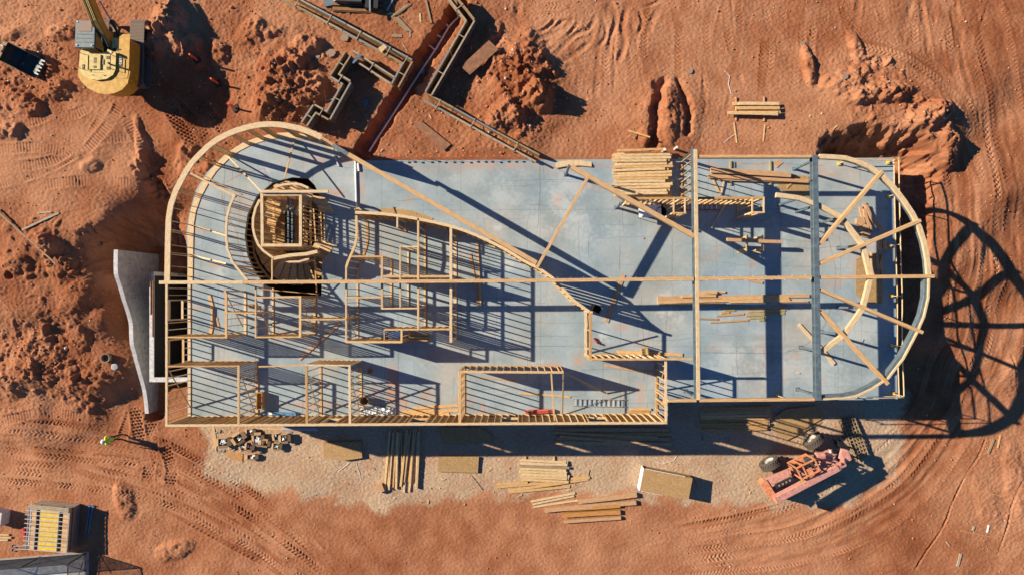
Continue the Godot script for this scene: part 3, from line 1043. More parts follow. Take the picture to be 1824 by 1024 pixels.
	for k in 210:
		var p := Vector2(r.randf_range(SX0 + 1, SX0 + SW - 2), r.randf_range(SZ0 + 1, SZ0 + SH - 1))
		var horiz := r.randf() < 0.5
		var len := r.randf_range(1.0, 5.5)
		var dirv := Vector2(1, 0) if horiz else Vector2(0, 1)
		var pts := [p]
		var q := p
		while p.distance_to(q) < len:
			q += dirv * 0.3 + Vector2(r.randf_range(-.06, .06), r.randf_range(-.06, .06))
			pts.append(q)
		draw_line_px(img, pts, Color(0.2, 0.22, 0.24), r.randf_range(0.14, 0.5), 1)
	for k in 9:
		var X := SX0 + 3.0 + k * 4.9
		draw_line_px(img, [Vector2(X, SZ0 + 1.2), Vector2(X + 0.05, SZ0 + SH - 1.0)], Color(0.2, 0.21, 0.22), 0.32, 1)
	for z in [-5.2, -1.1, 3.2]:
		draw_line_px(img, [Vector2(SX0 + 1, z), Vector2(SX0 + SW - 1, z - 0.06)], Color(0.2, 0.21, 0.22), 0.3, 1)
	for q in [[[1245, 628], [1330, 629], [1400, 628], [1440, 612], [1470, 580], [1487, 530], [1490, 480], [1478, 430], [1455, 400]], [[965, 288], [1030, 318], [1110, 350], [1160, 372]], [[1345, 400], [1400, 372], [1460, 380], [1485, 420]]]:
		var pts := []
		for e in q:
			var p3 := P(e[0], e[1], 0)
			pts.append(Vector2(p3.x, p3.z))
		draw_line_px(img, pts, Color(0.23, 0.2, 0.2), 0.6, 1)
	for q in [[[402, 325], [430, 310], [470, 300], [478, 325], [485, 340]], [[395, 350], [400, 380], [420, 410], [425, 440], [440, 475]], [[455, 620], [452, 680], [445, 740]], [[378, 435], [388, 432], [392, 438]]]:
		var pts := []
		for e in q:
			var p3 := P(e[0], e[1], 0)
			pts.append(Vector2(p3.x, p3.z))
		draw_line_px(img, pts, Color(0.62, 0.25, 0.14), 0.6, 2)
	img.generate_mipmaps()
	return ImageTexture.create_from_image(img)

func draw_line_px(img: Image, pts: Array, col: Color, alpha: float, wd: int):
	for i in pts.size() - 1:
		var a: Vector2 = pts[i]
		var b: Vector2 = pts[i + 1]
		var n := int(a.distance_to(b) / 0.012) + 1
		for k in n:
			var p := a.lerp(b, float(k) / n)
			for o in wd:
				var x := int((p.x - SX0) / SW * img.get_width()) + o
				var y := int((p.y - SZ0) / SH * img.get_height())
				if x < 0 or y < 0 or x >= img.get_width() or y >= img.get_height(): continue
				img.set_pixel(x, y, img.get_pixel(x, y).lerp(col, alpha * (0.5 if k % 3 == 0 else 0.9) * 0.5))

func build_slab():
	var hole := pxs([[548, 318], [520, 316], [485, 325], [457, 348], [440, 382], [435, 420], [440, 455], [452, 485], [473, 509], [500, 527], [572, 527], [575, 385], [569, 350], [560, 330]])
	var st := new_st()
	var xc := P(510, 420, 0).x
	for side in [-1, 1]:
		var big := PackedVector2Array([Vector2(xc, -60), Vector2(xc + 80 * side, -60), Vector2(xc + 80 * side, 60), Vector2(xc, 60)])
		for half in Geometry2D.intersect_polygons(slab_poly, big):
			for piece in Geometry2D.clip_polygons(half, hole):
				if absf(area(piece)) < 0.01: continue
				var idx := Geometry2D.triangulate_polygon(piece)
				for k in range(0, idx.size(), 3):
					var v := []
					for e in 3: v.append(piece[idx[k + e]])
					if (v[1] - v[0]).cross(v[2] - v[0]) < 0.0: v = [v[0], v[2], v[1]]
					var uv := []
					for e in 3: uv.append(Vector2((v[e].x - SX0) / SW, (v[e].y - SZ0) / SH))
					tri(st, Vector3(v[0].x, 0, v[0].y), Vector3(v[1].x, 0, v[1].y), Vector3(v[2].x, 0, v[2].y), uv[0], uv[1], uv[2])
					tri(st, Vector3(v[0].x, -0.28, v[0].y), Vector3(v[2].x, -0.28, v[2].y), Vector3(v[1].x, -0.28, v[1].y), uv[0], uv[2], uv[1])
	for e in [[slab_poly, -0.28], [hole, -0.28]]:
		var pl: PackedVector2Array = e[0]
		for i in pl.size():
			var a := pl[i]
			var b := pl[(i + 1) % pl.size()]
			var ua := Vector2((a.x - SX0) / SW, (a.y - SZ0) / SH)
			var ub := Vector2((b.x - SX0) / SW, (b.y - SZ0) / SH)
			quad(st, Vector3(a.x, 0, a.y), Vector3(b.x, 0, b.y), Vector3(b.x, e[1], b.y), Vector3(a.x, e[1], a.y), ua, ub, ub, ua)
	var m := StandardMaterial3D.new()
	m.albedo_texture = slab_texture()
	m.roughness = 0.82
	var o := mi(self, "concrete_slab", done(st), m)
	o.set_meta("kind", "structure")
	# foundation walls below, a ring of concrete 0.25 thick
	var fs := new_st()
	var ins: PackedVector2Array = Geometry2D.offset_polygon(slab_poly, -0.03, Geometry2D.JOIN_MITER)[0]
	var inner: PackedVector2Array = Geometry2D.offset_polygon(slab_poly, -0.3, Geometry2D.JOIN_MITER)[0]
	for pl in [ins, inner]:
		for i in pl.size():
			var a: Vector2 = pl[i]
			var b: Vector2 = pl[(i + 1) % pl.size()]
			quad(fs, Vector3(a.x, -0.281, a.y), Vector3(b.x, -0.281, b.y), Vector3(b.x, -4.8, b.y), Vector3(a.x, -4.8, a.y))
	var fo := mi(self, "foundation_wall", done(fs), M.concrete)
	tag(fo, "tall concrete foundation wall under the edge of the grey slab", "foundation")

func area(p: PackedVector2Array) -> float:
	var s := 0.0
	for i in p.size(): s += p[i].cross(p[(i + 1) % p.size()])
	return s * 0.5

func build_concrete():
	# retaining wall with a falling, stepped top
	var X := -25.1
	var prof := [[445, .05], [488, .03], [510, -.4], [533, -.8], [552, -1.2], [574, -1.58], [590, -1.65], [612, -1.73], [630, -2.05], [650, -2.4], [694, -3.2], [736, -3.55]]
	var fine_prof := []
	for i in prof.size() - 1:
		for s in 3:
			var t := s / 3.0
			fine_prof.append([lerpf(prof[i][0], prof[i + 1][0], t), cubic_interpolate(prof[i][1], prof[i + 1][1], prof[max(i - 1, 0)][1], prof[min(i + 2, prof.size() - 1)][1], t)])
	fine_prof.append(prof[-1])
	prof = fine_prof
	var zz := []
	for q in prof:
		var top := P(205, q[0], q[1])
		zz.append([top.z, q[1]])
	var rw := thing("retaining_wall", Vector3(X, 0, 0), "long grey concrete retaining wall with a wavy falling top edge", "retaining wall")
	var n := prof.size()
	var cuts := [0, 8, 16, 24, n - 1]
	for c in cuts.size() - 1:
		var st := new_st()
		for i in range(cuts[c], cuts[c + 1]):
			var z0: float = zz[i][0]
			var z1: float = zz[i + 1][0]
			if i + 1 == cuts[c + 1] and c < cuts.size() - 2: z1 -= 0.012
			var t0: float = zz[i][1]
			var t1: float = zz[i + 1][1]
			var th := 0.24
			for s in [0.0, -th]:
				quad(st, Vector3(s, t0, z0), Vector3(s, t1, z1), Vector3(s, -4.9, z1), Vector3(s, -4.9, z0))
			quad(st, Vector3(0, t0, z0), Vector3(-th, t0, z0), Vector3(-th, t1, z1), Vector3(0, t1, z1))
			for e in [[z0, t0], [z1, t1]]:
				quad(st, Vector3(0, e[1], e[0]), Vector3(-th, e[1], e[0]), Vector3(-th, -4.9, e[0]), Vector3(0, -4.9, e[0]))
		mi(rw, "wall_panel", done(st), M.concrete)
		var cap := []
		for i in range(cuts[c], cuts[c + 1] + 1): cap.append(Vector3(-0.12, zz[i][1] + 0.012, zz[i][0] - (0.012 if i == cuts[c + 1] and c < cuts.size() - 2 else 0.0)))
		mi(rw, "wall_cap", sweep_mesh(cap, 0.26, 0.03, 0.004), M.concrete_pale)
	for c in [[470, -1.2], [500, -1.4], [530, -1.9], [560, -2.4], [590, -2.8], [620, -3.0], [480, -2.6], [540, -3.0], [600, -3.4], [650, -3.6]]:
		var p := P(230, c[0], c[1])
		var st := new_st()
		st_tube(st, [Vector3(-0.01, c[1], p.z), Vector3(0.015, c[1], p.z)], 0.045, 0.04, 8)
		mi(rw, "tie_hole", done(st), M.black)
	# wall of the light well, L in plan
	var lw := thing("light_well_wall", P(270, 580, -1.0), "L shaped rough concrete wall round the dark basement pit", "concrete wall")
	var a := P(269.5, 484, -1.0)
	var b := P(269.5, 676, -1.0)
	var c2 := P(336, 676, -1.0)
	var st2 := new_st()
	st_sweep(st2, [a - lw.position, b - lw.position, c2 - lw.position], 0.3, 0.05, 0.01)
	mi(lw, "wall_cap", done(st2), M.concrete_pale)
	st2 = new_st()
	var dn := Vector3(0, -2.88, 0)
	st_sweep(st2, [a - lw.position + dn, b - lw.position + dn, c2 - lw.position + dn], 0.27, 5.7, 0.01)
	mi(lw, "wall_body", done(st2), M.concrete)
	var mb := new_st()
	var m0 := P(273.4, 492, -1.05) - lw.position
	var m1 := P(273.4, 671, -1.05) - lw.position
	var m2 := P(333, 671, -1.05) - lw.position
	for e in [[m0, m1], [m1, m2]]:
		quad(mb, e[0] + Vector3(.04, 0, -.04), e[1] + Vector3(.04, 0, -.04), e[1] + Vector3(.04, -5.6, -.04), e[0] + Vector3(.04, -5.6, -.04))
	mi(lw, "added_black_sheet", done(mb), M.black)  # black sheet added over the inner faces so the well reads dark
	for q in [[268, 478, 560], [271.5, 500, 600]]:
		bar(lw, "form_board", P(q[0], q[1], -0.9) - lw.position, P(q[0], q[2], -0.9) - lw.position, 0.05, 0.12, M.rust_ply)
	# rising drain pipe and its lid
	var g := GP(190, 637)
	var dp := thing("drain_pipe", g, "short clay coloured drain pipe standing open in the soil", "pipe")
	var st3 := new_st(false)
	var xf := Transform3D(Basis(Vector3(0, 1, 0), Vector3(1, 0, 0), Vector3(0, 0, 1)), Vector3.ZERO)
	st_lathe(st3, [Vector2(-.4, .3), Vector2(.22, .3), Vector2(.24, .285), Vector2(.22, .24), Vector2(-.4, .24)], 20, xf)
	mi(dp, "pipe_wall", done(st3), M.clay_pipe)
	var g2 := GP(204, 653)
	var ld := thing("round_cover", g2, "white round cover lying beside the drain pipe", "cover")
	var st4 := new_st(false)
	st_lathe(st4, [Vector2(-.02, 0.001), Vector2(-.02, .2), Vector2(.03, .21), Vector2(.05, .17), Vector2(.06, 0.001)], 18, Transform3D(Basis(Vector3(.25, .97, 0).normalized(), Vector3(1, -.25, 0).normalized(), Vector3(0, 0, -1)), Vector3(0, .05, 0)))
	mi(ld, "disc", done(st4), M.concrete_pale)

# ---------------------------------------------------------------- framed walls
var house: Node3D
var wall_no := 0

func res_path(pts: Array, step: float) -> Array:
	# returns points at equal steps with directions
	var out := []
	var carry := 0.0
	for i in pts.size() - 1:
		var a: Vector3 = pts[i]
		var b: Vector3 = pts[i + 1]
		var l := a.distance_to(b)
		var s := carry
		while s < l:
			out.append([a.lerp(b, s / l), (b - a) / l])
			s += step
		carry = s - l
	return out

func path_at(pts: Array, d: float) -> Array:
	for i in pts.size() - 1:
		var a: Vector3 = pts[i]
		var b: Vector3 = pts[i + 1]
		var l := a.distance_to(b)
		if d <= l or i == pts.size() - 2:
			return [a + (b - a).normalized() * d, (b - a).normalized()]
		d -= l
	return []

func stud(parent: Node, called: String, p: Vector3, dir: Vector3, y0: float, y1: float, w: float, m: Material):
	var b := Basis(Vector3.UP, dir, Vector3.UP.cross(dir))
	mi(parent, called, box_mesh(Vector3(snappedf(y1 - y0, 0.01), 0.038, w), 0.004), m, Transform3D(b, Vector3(p.x, (y0 + y1) / 2, p.z)))

# pts: centre line of the top plate in photo pixels. o: w, zt, zb, spacing, openings [[t0,t1,sill,head]], braces, sheath side
func wall(pts: Array, o := {}, called := "stud_wall", label := "") -> Node3D:
	wall_no += 1
	var eps := (wall_no % 8) * 0.0035
	var w: float = o.get("w", 0.14)
	var zt: float = o.get("zt", 2.78) + eps
	var zb: float = o.get("zb", 0.0)
	var sp: float = o.get("sp", 0.406)
	var wp := []
	for q in pts:
		var p := P(q[0], q[1], zt)
		wp.append(Vector3(p.x, 0, p.z))
	var total := 0.0
	for i in wp.size() - 1: total += (wp[i] as Vector3).distance_to(wp[i + 1])
	var n := Node3D.new()
	n.name = called
	house.add_child(n, true)
	if label != "": n.set_meta("label", label)
	var pl := func(y: float, th: float) -> Array:
		var r := []
		for p in wp: r.append(Vector3(p.x, y - th / 2, p.z))
		return r
	var pw: float = o.get("pw", w)
	var tm: Material = o.get("plate", wood())
	mi(n, "top_plate", sweep_mesh(pl.call(zt, 0.038), pw, 0.038), tm)
	mi(n, "top_plate", sweep_mesh(pl.call(zt - 0.041, 0.038), pw - 0.006, 0.038), wood())
	if not o.get("no_base", false):
		mi(n, "bottom_plate", sweep_mesh(pl.call(zb + 0.038 + eps, 0.042), pw, 0.042), o.get("plate", wood()))
	var opens: Array = o.get("open", [])
	var y0 := zb + 0.038 + eps
	var y1 := zt - 0.08
	var d := 0.02
	var list := []
	if o.has("studs"):
		for t in o.studs: list.append(t * total)
	else:
		while d < total - 0.1:
			list.append(d)
			d += sp * rng.randf_range(0.985, 1.015)
		list.append(total - 0.02)
	for op in opens:
		list.append(op[0] * total - 0.06)
		list.append(op[1] * total + 0.06)
	for s in list:
		var pa := path_at(wp, s)
		var hit := false
		for op in opens:
			if s > op[0] * total - 0.03 and s < op[1] * total + 0.03:
				hit = true
				if op[2] > 0.15: stud(n, "cripple_stud", pa[0], pa[1], y0, op[2] - 0.04, w - 0.006, wood())
				if op[3] < y1 - 0.35: stud(n, "cripple_stud", pa[0], pa[1], op[3] + 0.2, y1, w - 0.006, wood())
		if not hit: stud(n, "stud", pa[0], pa[1], y0, y1, w - 0.006, wood())
	for op in opens:
		var a := path_at(wp, op[0] * total - 0.02)
		var b := path_at(wp, op[1] * total + 0.02)
		for e in [a, b]: stud(n, "jack_stud", e[0], e[1], y0, op[3], w - 0.008, wood())
		var A: Vector3 = a[0]
		var B: Vector3 = b[0]
		var hh: float = min(0.2, y1 - op[3])
		if hh > 0.03: bar(n, "header", A + Vector3(0, op[3] + hh / 2, 0), B + Vector3(0, op[3] + hh / 2, 0), w - 0.01, hh - 0.004, wood())
		if op[2] > 0.15: bar(n, "sill", A + Vector3(0, op[2] - 0.02, 0), B + Vector3(0, op[2] - 0.02, 0), w - 0.004, 0.038, wood())
	for br in o.get("braces", []):
		var a := path_at(wp, br[0] * total)
		var b := path_at(wp, br[2] * total)
		var side: float = br[4] if br.size() > 4 else 1.0
		var nrm: Vector3 = (a[1] as Vector3).cross(Vector3.UP) * side * (w / 2 + 0.012)
		bar(n, "brace", (a[0] as Vector3) + nrm + Vector3(0, br[1], 0), (b[0] as Vector3) + nrm + Vector3(0, br[3], 0), 0.019, 0.09, wood())
	if o.has("sheath"):
		var side: float = o.sheath
		var s0: float = o.get("sh0", 0.0) * total
		var s1: float = o.get("sh1", 1.0) * total
		var s := s0
		while s < s1 - 0.05:
			var e: float = min(s + 1.22, s1)
			var segs := [[s + 0.002, e - 0.002, y0 - 0.03, y1 + 0.06]]
			for op in opens:
				var next := []
				for g in segs:
					var q0: float = op[0] * total
					var q1: float = op[1] * total
					if q1 <= g[0] or q0 >= g[1] or op[3] <= g[2] or op[2] >= g[3]:
						next.append(g)
						continue
					if q0 > g[0]: next.append([g[0], q0, g[2], g[3]])
					if q1 < g[1]: next.append([q1, g[1], g[2], g[3]])
					var m0: float = max(g[0], q0)
					var m1: float = min(g[1], q1)
					if op[2] > g[2]: next.append([m0, m1, g[2], op[2] - 0.002])
					if op[3] < g[3]: next.append([m0, m1, op[3] + 0.002, g[3]])
				segs = next
			for g in segs:
				if g[1] - g[0] < 0.05: continue
				var a := path_at(wp, g[0])
				var b := path_at(wp, g[1])
				var nrm: Vector3 = (a[1] as Vector3).cross(Vector3.UP) * side * (w / 2 + 0.008)
				var cy: float = (g[2] + g[3]) / 2
				bar(n, "sheathing_panel", (a[0] as Vector3) + nrm + Vector3(0, cy, 0), (b[0] as Vector3) + nrm + Vector3(0, cy, 0), 0.012, g[3] - g[2], M.osb, Vector3.UP, 0.002)
			s = e
	return n

func build_frame():
	house = thing("house_frame", Vector3.ZERO, "unfinished timber house frame with curved walls on the grey concrete slab", "house frame")
	# big round wall at the left end: wide plates, studs in clusters
	var arc := [[296.5, 500], [297.8, 428], [299, 390], [303, 365], [313, 337], [331, 304], [342, 288], [356, 273.6], [370, 260], [386.6, 248], [404, 239], [422, 231.7], [442, 226], [462.7, 222], [480, 221], [498, 222], [516, 225], [534, 229], [553, 236], [572, 244.4]]
	var ts := []
	for c in [0.0, 0.02, .055, .10, .107, .135, .185, .192, .225, .275, .30, .34, .347, .354, .41, .417, .49, .50, .55, .558, .566, .64, .648, .70, .71, .75, .757, .764, .835, .845, .855, .905, .915, .95, .985, .996]: ts.append(c)
	wall(arc, {"pw": 0.33, "w": 0.18, "studs": ts, "plate": M.pale}, "curved_stud_wall", "wide curved wall sweeping round the stair end")
	wall([[572, 244.6], [592, 257], [622, 275]], {"pw": 0.16, "sp": 0.3, "plate": M.timber}, "curved_stud_wall", "last leg of the curved wall beside the soil trench")
	# outer straight walls
	wall([[295.5, 500], [295.5, 757]], {"open": [[.14, .27, .95, 2.45], [.42, .60, .85, 2.5]], "braces": [[.93, .1, .62, 2.7, -1]], "plate": M.pale})
	wall([[293, 758], [1189, 753]], {"open": [[.312, .338, 1.15, 2.5], [.486, .518, 1.15, 2.5], [.672, .704, 1.15, 2.5], [.848, .884, 1.15, 2.5]], "sheath": 1.0, "plate": M.pale}, "stud_wall", "long sheathed wall with four small window openings facing the gravel")
	# rooms along the lower edge
	wall([[296, 652.5], [424, 652]], {"w": 0.09})
	wall([[424, 651], [424, 757]], {"braces": [[.05, 2.6, .95, .1, 1]]})
	wall([[543, 650], [624, 651]], {"w": 0.09, "sp": 0.3})
	wall([[545, 649], [546, 757]], {"braces": [[.1, 2.6, .9, .2, 1]]})
	wall([[622, 650], [623, 757]], {"braces": [[.1, 2.6, .9, .1, 1]]})
	wall([[819, 661], [819, 757]], {"w": 0.16})
	wall([[820, 662], [1004, 663]], {"w": 0.14})
	wall([[1186.5, 640], [1187, 753]], {"braces": [[.05, 2.6, .55, .3, -1]], "open": [[.62, .72, .05, 2.2]]})
	wall([[1053, 640.5], [1187, 639.5]], {"w": 0.12})
	wall([[1052, 554], [1052, 642]], {"sp": 1.1, "w": 0.16, "braces": [[.1, 2.6, .9, .2, 1]]})
	# curved inner wall, boarded in its first part
	wall([[632, 378.5], [648, 379], [665.7, 380], [686, 381.5], [706, 383.8], [725, 386.5], [744, 390], [774, 396], [802.7, 403], [825, 410], [846, 418], [870, 429], [894, 441], [913, 452], [932, 464], [960, 478], [985.5, 496], [1004, 516], [1023.5, 536], [1050, 555]], {"pw": 0.17, "sp": 0.36, "sheath": -1.0, "sh0": 0.0, "sh1": 0.42}, "curved_stud_wall", "long curved inner wall boarded near the stair")
	# rooms in the middle
	var main := house
	house = thing("partition_frame", Vector3.ZERO, "cluster of open stud partitions forming small rooms under the ridge beam", "partition frame")
	var V := {"w": 0.09}
	wall([[399, 518], [401.5, 524], [402, 602.5]], {"braces": [[.1, 2.5, .8, .2, 1]]})
	wall([[296, 600.5], [402.5, 601]], V)
	wall([[401, 557], [455, 557.5]], V)
	wall([[454.5, 511], [454.7, 602]], {"w": 0.09, "sp": 0.6, "braces": [[.3, 2.5, .95, .2, 1]]})
	wall([[455, 529.7], [534, 529.5]], V)
	wall([[453, 600.5], [535, 600]], V)
	wall([[534, 527], [534, 601]], {"braces": [[.1, 2.5, .8, .2, 1]]})
	wall([[535, 569], [616, 568.5]], V)
	wall([[634, 384], [635, 405], [635, 420], [632, 436.6], [627, 449], [619, 466.7], [616, 476]], {"sp": 0.38}, "curved_stud_wall", "short bowed wall meeting the boarded wall")
	wall([[616, 476], [616, 609.5]], {"w": 0.1, "braces": [[.55, 2.5, .97, .2, 1]]})
	wall([[624.6, 457], [681, 457]], V)
	wall([[680, 456], [680, 550.5]], {"w": 0.13, "sp": 0.55})
	wall([[616, 530], [681, 530]], V)
	wall([[680, 549.5], [745, 549]], V)
	wall([[712.5, 439], [712.5, 548.5]], {"w": 0.1, "sp": 0.5})
	wall([[744.6, 389], [744.6, 588]], {"w": 0.12, "sp": 0.45})
	wall([[711.5, 439.6], [745.5, 439.6]], V)
	wall([[682, 492.4], [802, 492.4]], {"w": 0.14})
	wall([[803, 402.5], [803, 609.5]], {"w": 0.15})
	wall([[684, 587], [803, 586]], {"w": 0.1})
	wall([[616, 609], [715, 609]], {"w": 0.13, "sp": 0.3})
	wall([[684, 587], [684, 608]], {"w": 0.05})
	wall([[715, 587], [715, 610]], {"w": 0.12})
	wall([[707.4, 387], [707.4, 405.5]], {"w": 0.1})
	house = main
	# rooms at the upper right
	wall([[1122, 353.5], [1236, 353], [1363, 352.3]], {"w": 0.14, "sp": 0.33})
	wall([[1200.7, 353], [1200.7, 379.5]], {"w": 0.09})
	wall([[1220.8, 353], [1220.8, 379.5]], {"w": 0.09})
	wall([[1198, 379.5], [1223, 379.5]], {"w": 0.09, "sp": 0.25})
	wall([[1341, 352], [1341, 378.5]], {"w": 0.09})
	wall([[1361.5, 352], [1361.5, 378.5]], {"w": 0.09})
	wall([[1339, 378.3], [1363, 378.3]], {"w": 0.09, "sp": 0.25})
	wall([[1236, 271], [1236.4, 352]], {"zt": 2.98, "w": 0.12})
	# loose temporary braces nailed between walls
	for q in [[460, 653, 2.7, 543, 650, 2.7], [1003.7, 665, 2.7, 1002, 737, .1], [982, 665, 2.7, 988, 749, 2.6], [401, 274, .1, 468, 345, 2.2], [524, 248, .2, 506, 318, 1.8], [333, 306, 2.72, 418, 348, 2.7], [342, 455, .1, 402, 470, 2.6], [342, 402, .3, 403, 420, 2.6], [1291, 366, .1, 1268, 406, 0.08], [1003, 663, 2.6, 1080, 700, .06]]:
		bar(house, "temporary_brace", P(q[0], q[1], q[2]), P(q[3], q[4], q[5]), 0.09, 0.045, wood())
	# wide double joist from the round wall to the stair wall
	bar(house, "landing_joist", P(337, 308, 2.6), P(420, 351, 2.6), 0.09, 0.24, M.pale)
	bar(house, "landing_joist", P(345, 305, 2.55), P(431, 347, 2.55), 0.05, 0.24, woods[3])

func ibeam(called: String, a: Vector3, b: Vector3, fl: float, dp: float, m: Material) -> MeshInstance3D:
	var st := new_st()
	var l := a.distance_to(b)
	st_box(st, Transform3D(Basis.IDENTITY, Vector3(0, dp / 2 - 0.01, 0)), Vector3(l, 0.02, fl), 0.003)
	st_box(st, Transform3D(Basis.IDENTITY, Vector3(0, -dp / 2 + 0.01, 0)), Vector3(l, 0.02, fl), 0.003)
	st_box(st, Transform3D(Basis.IDENTITY, Vector3(0, 0, 0)), Vector3(l, dp - 0.04, 0.016), 0.002)
	return mi(house, called, done(st), m, along(a, b))

func beam(called: String, q: Array, w: float, dp: float, zt: float, m: Material, label := "") -> MeshInstance3D:
	var d := Vector3(0, -dp / 2, 0)
	var o := bar(house, called, P(q[0], q[1], zt) + d, P(q[2], q[3], zt) + d, w, dp, m, Vector3.UP, 0.01)
	if label != "": o.set_meta("label", label)
	return o

func column(px: float, py: float, zt: float, zb := 0.0, m: Material = null, s := 0.13):
	var p := P(px, py, zt)
	var n := Node3D.new()
	n.name = "steel_column"
	house.add_child(n, true)
	bar(n, "shaft", Vector3(p.x, zb + 0.02, p.z), Vector3(p.x, zt - 0.02, p.z), s, s, M.steel if m == null else m)
	pbox(n, "base_plate", Vector3(p.x, zb + 0.012, p.z), Vector3(0.24, 0.022, 0.24), M.steel, 0.003)

func build_roof_beams():
	var zt := 3.42
	# ridge in lengths
	beam("ridge_beam", [282, 503, 432, 502.8], 0.2, 0.38, zt, M.pale)
	for q in [[432.5, 502.6, 700, 501.3], [700.3, 501.3, 958, 499.6], [958.3, 499.6, 1236, 496.6], [1245, 496.4, 1447, 494.2], [1462, 494, 1666, 492]]:
		beam("ridge_beam", q, 0.2, 0.38, zt - 0.005, M.lvl)
	# nail plates standing proud along the ridge
	for k in 44:
		var t := k / 43.0
		for s in [-1, 1]:
			var p := P(lerpf(440, 1440, t) + s * 5.0, lerpf(502.5, 494.2, t), zt + 0.01)
			pbox(house, "hanger_tab", p + Vector3(0, -0.01, s * 0.115), Vector3(0.04, 0.05, 0.022), M.white, 0.003)
	beam("diagonal_beam", [620, 274.5, 956, 468], 0.24, 0.38, zt - 0.01, M.lvl, "long straight beam running at a slant across the empty floor")
	bar(house, "steel_bracket", P(592, 259, 3.2), P(620, 275, 3.2), 0.2, 0.1, M.steel)
	beam("diagonal_beam", [1018, 296, 1238, 420.5], 0.24, 0.38, zt - 0.012, M.lvl, "slanting beam above the board pile")
	beam("cross_beam", [1047.5, 316, 956.5, 477], 0.17, 0.32, zt - 0.006, M.lvl, "narrow beam crossing the floor between the two slanting beams")
	beam("wall_plate_beam", [1054, 640, 1239, 639.5], 0.12, 0.12, 2.95, M.lvl)
	column(1014, 295, 3.0)
	column(956, 474, 3.0)
	column(1111, 358, 3.0)
	column(1054, 556, 3.0, 0.0, wood())
	# steel beam topped with a timber
	var a := P(1238.5, 264, 3.33)
	var b := P(1244, 712, 3.33)
	beam("nailer_plank", [1239.5, 266, 1245, 712], 0.21, 0.045, zt + 0.005, M.pale, "pale plank bolted on top of the steel beam")
	ibeam("steel_beam", a + Vector3(-0.04, -0.16, 0), b + Vector3(-0.04, -0.16, 0), 0.24, 0.36, M.steel)
	column(1239, 266, 2.98, 0, M.steel_dark, 0.15)
	column(1244, 709, 2.98)
	# bare steel beam
	var c := P(1453, 276, zt + 0.04) + Vector3(0, -0.21, 0)
	var d := P(1459.5, 713, zt + 0.04) + Vector3(0, -0.21, 0)
	var sb := ibeam("steel_beam", c, d, 0.31, 0.42, M.steel)
	sb.set_meta("label", "wide bare grey steel beam")
	for k in 5:
		pbox(house, "stiffener_plate", c.lerp(d, 0.1 + 0.2 * k), Vector3(0.28, 0.37, 0.014), M.steel, 0.002)
	column(1453, 284, 2.98)
	column(1459, 706, 2.98)
	# eaves beams and the half-round end
	beam("eaves_beam", [1247, 278.6, 1446, 278.4], 0.16, 0.34, zt - 0.003, M.lvl)
	beam("eaves_beam", [1191, 714, 1241, 713.4], 0.16, 0.34, zt - 0.003, M.lvl)
	beam("eaves_beam", [1247.5, 713.4, 1452, 711.6], 0.16, 0.34, zt - 0.003, M.lvl)
	var arc := []
	for q in [[1461, 278.4], [1480, 279], [1507, 281], [1529, 287.5], [1552, 297.5], [1572, 311.6], [1592, 331], [1612, 357], [1628, 381], [1639.6, 404], [1648.5, 432], [1654, 461], [1656.5, 489]]:
		arc.append(P(q[0], q[1], zt) + Vector3(0, -0.08, 0))
	mi(house, "curved_eaves_beam", sweep_mesh(arc, 0.26, 0.16), M.pale)
	var arc_b := []
	for p in arc: arc_b.append(p + Vector3(0, -0.21, 0))
	mi(house, "curved_steel_channel", sweep_mesh(arc_b, 0.2, 0.22), M.steel)
	var arc2 := []
	for q in [[1656.5, 496], [1655.5, 530], [1648, 563], [1635, 593], [1611, 638.5], [1584, 673.5], [1556, 692], [1529, 704.5], [1506, 709], [1468, 711]]:
		arc2.append(P(q[0], q[1], zt) + Vector3(0, -0.05, 0))
	mi(house, "curved_eaves_beam", sweep_mesh(arc2, 0.11, 0.1), M.pale)
	var arc3 := []
	var rc := P(1444, 495, zt)
	for p in arc2: arc3.append(p + Vector3(0, -0.23, 0) + Vector3(rc.x - p.x, 0, rc.z - p.z).normalized() * 0.09)
	mi(house, "curved_steel_channel", sweep_mesh(arc3, 0.26, 0.34), M.steel)
	# rafters of the half-round end
	for q in [[1463, 434, 1574, 305], [1463, 469.5, 1642, 392.5], [1464, 516, 1646, 592], [1465, 554, 1584, 684]]:
		beam("radial_beam", q, 0.19, 0.34, zt + 0.045, M.lvl)
	# inner ring on posts
	var ring := [[1384, 347], [1425, 352.5], [1459, 365], [1501, 387], [1539, 436], [1553, 493], [1539, 549], [1506, 596], [1466, 626]]
	for k in ring.size() - 1:
		var q := [ring[k][0], ring[k][1], ring[k + 1][0], ring[k + 1][1]]
		beam("ring_beam", q, 0.27, 0.24, zt - 0.09 - (k % 2) * 0.006, M.pale)
	for k in range(1, ring.size()):
		if k == 5: continue
		column(ring[k][0], ring[k][1], zt - 0.36)
	for q in [[1655, 470], [1643, 394], [1574, 308], [1646, 590], [1584, 682]]:
		pass
	for q in []:
		var p := P(q[0], q[1], 3.0)
		var gy := gh(p.x, p.z)
		column(q[0], q[1], 3.0, max(gy - 0.1, -3.8) if not Geometry2D.is_point_in_polygon(Vector2(p.x, p.z), slab_poly) else 0.0)
	# raking props between wall and ring
	for q in [[1497, 400, 2.4, 1516, 440, .1], [1422, 578, .1, 1486, 648, .1]]:
		pass

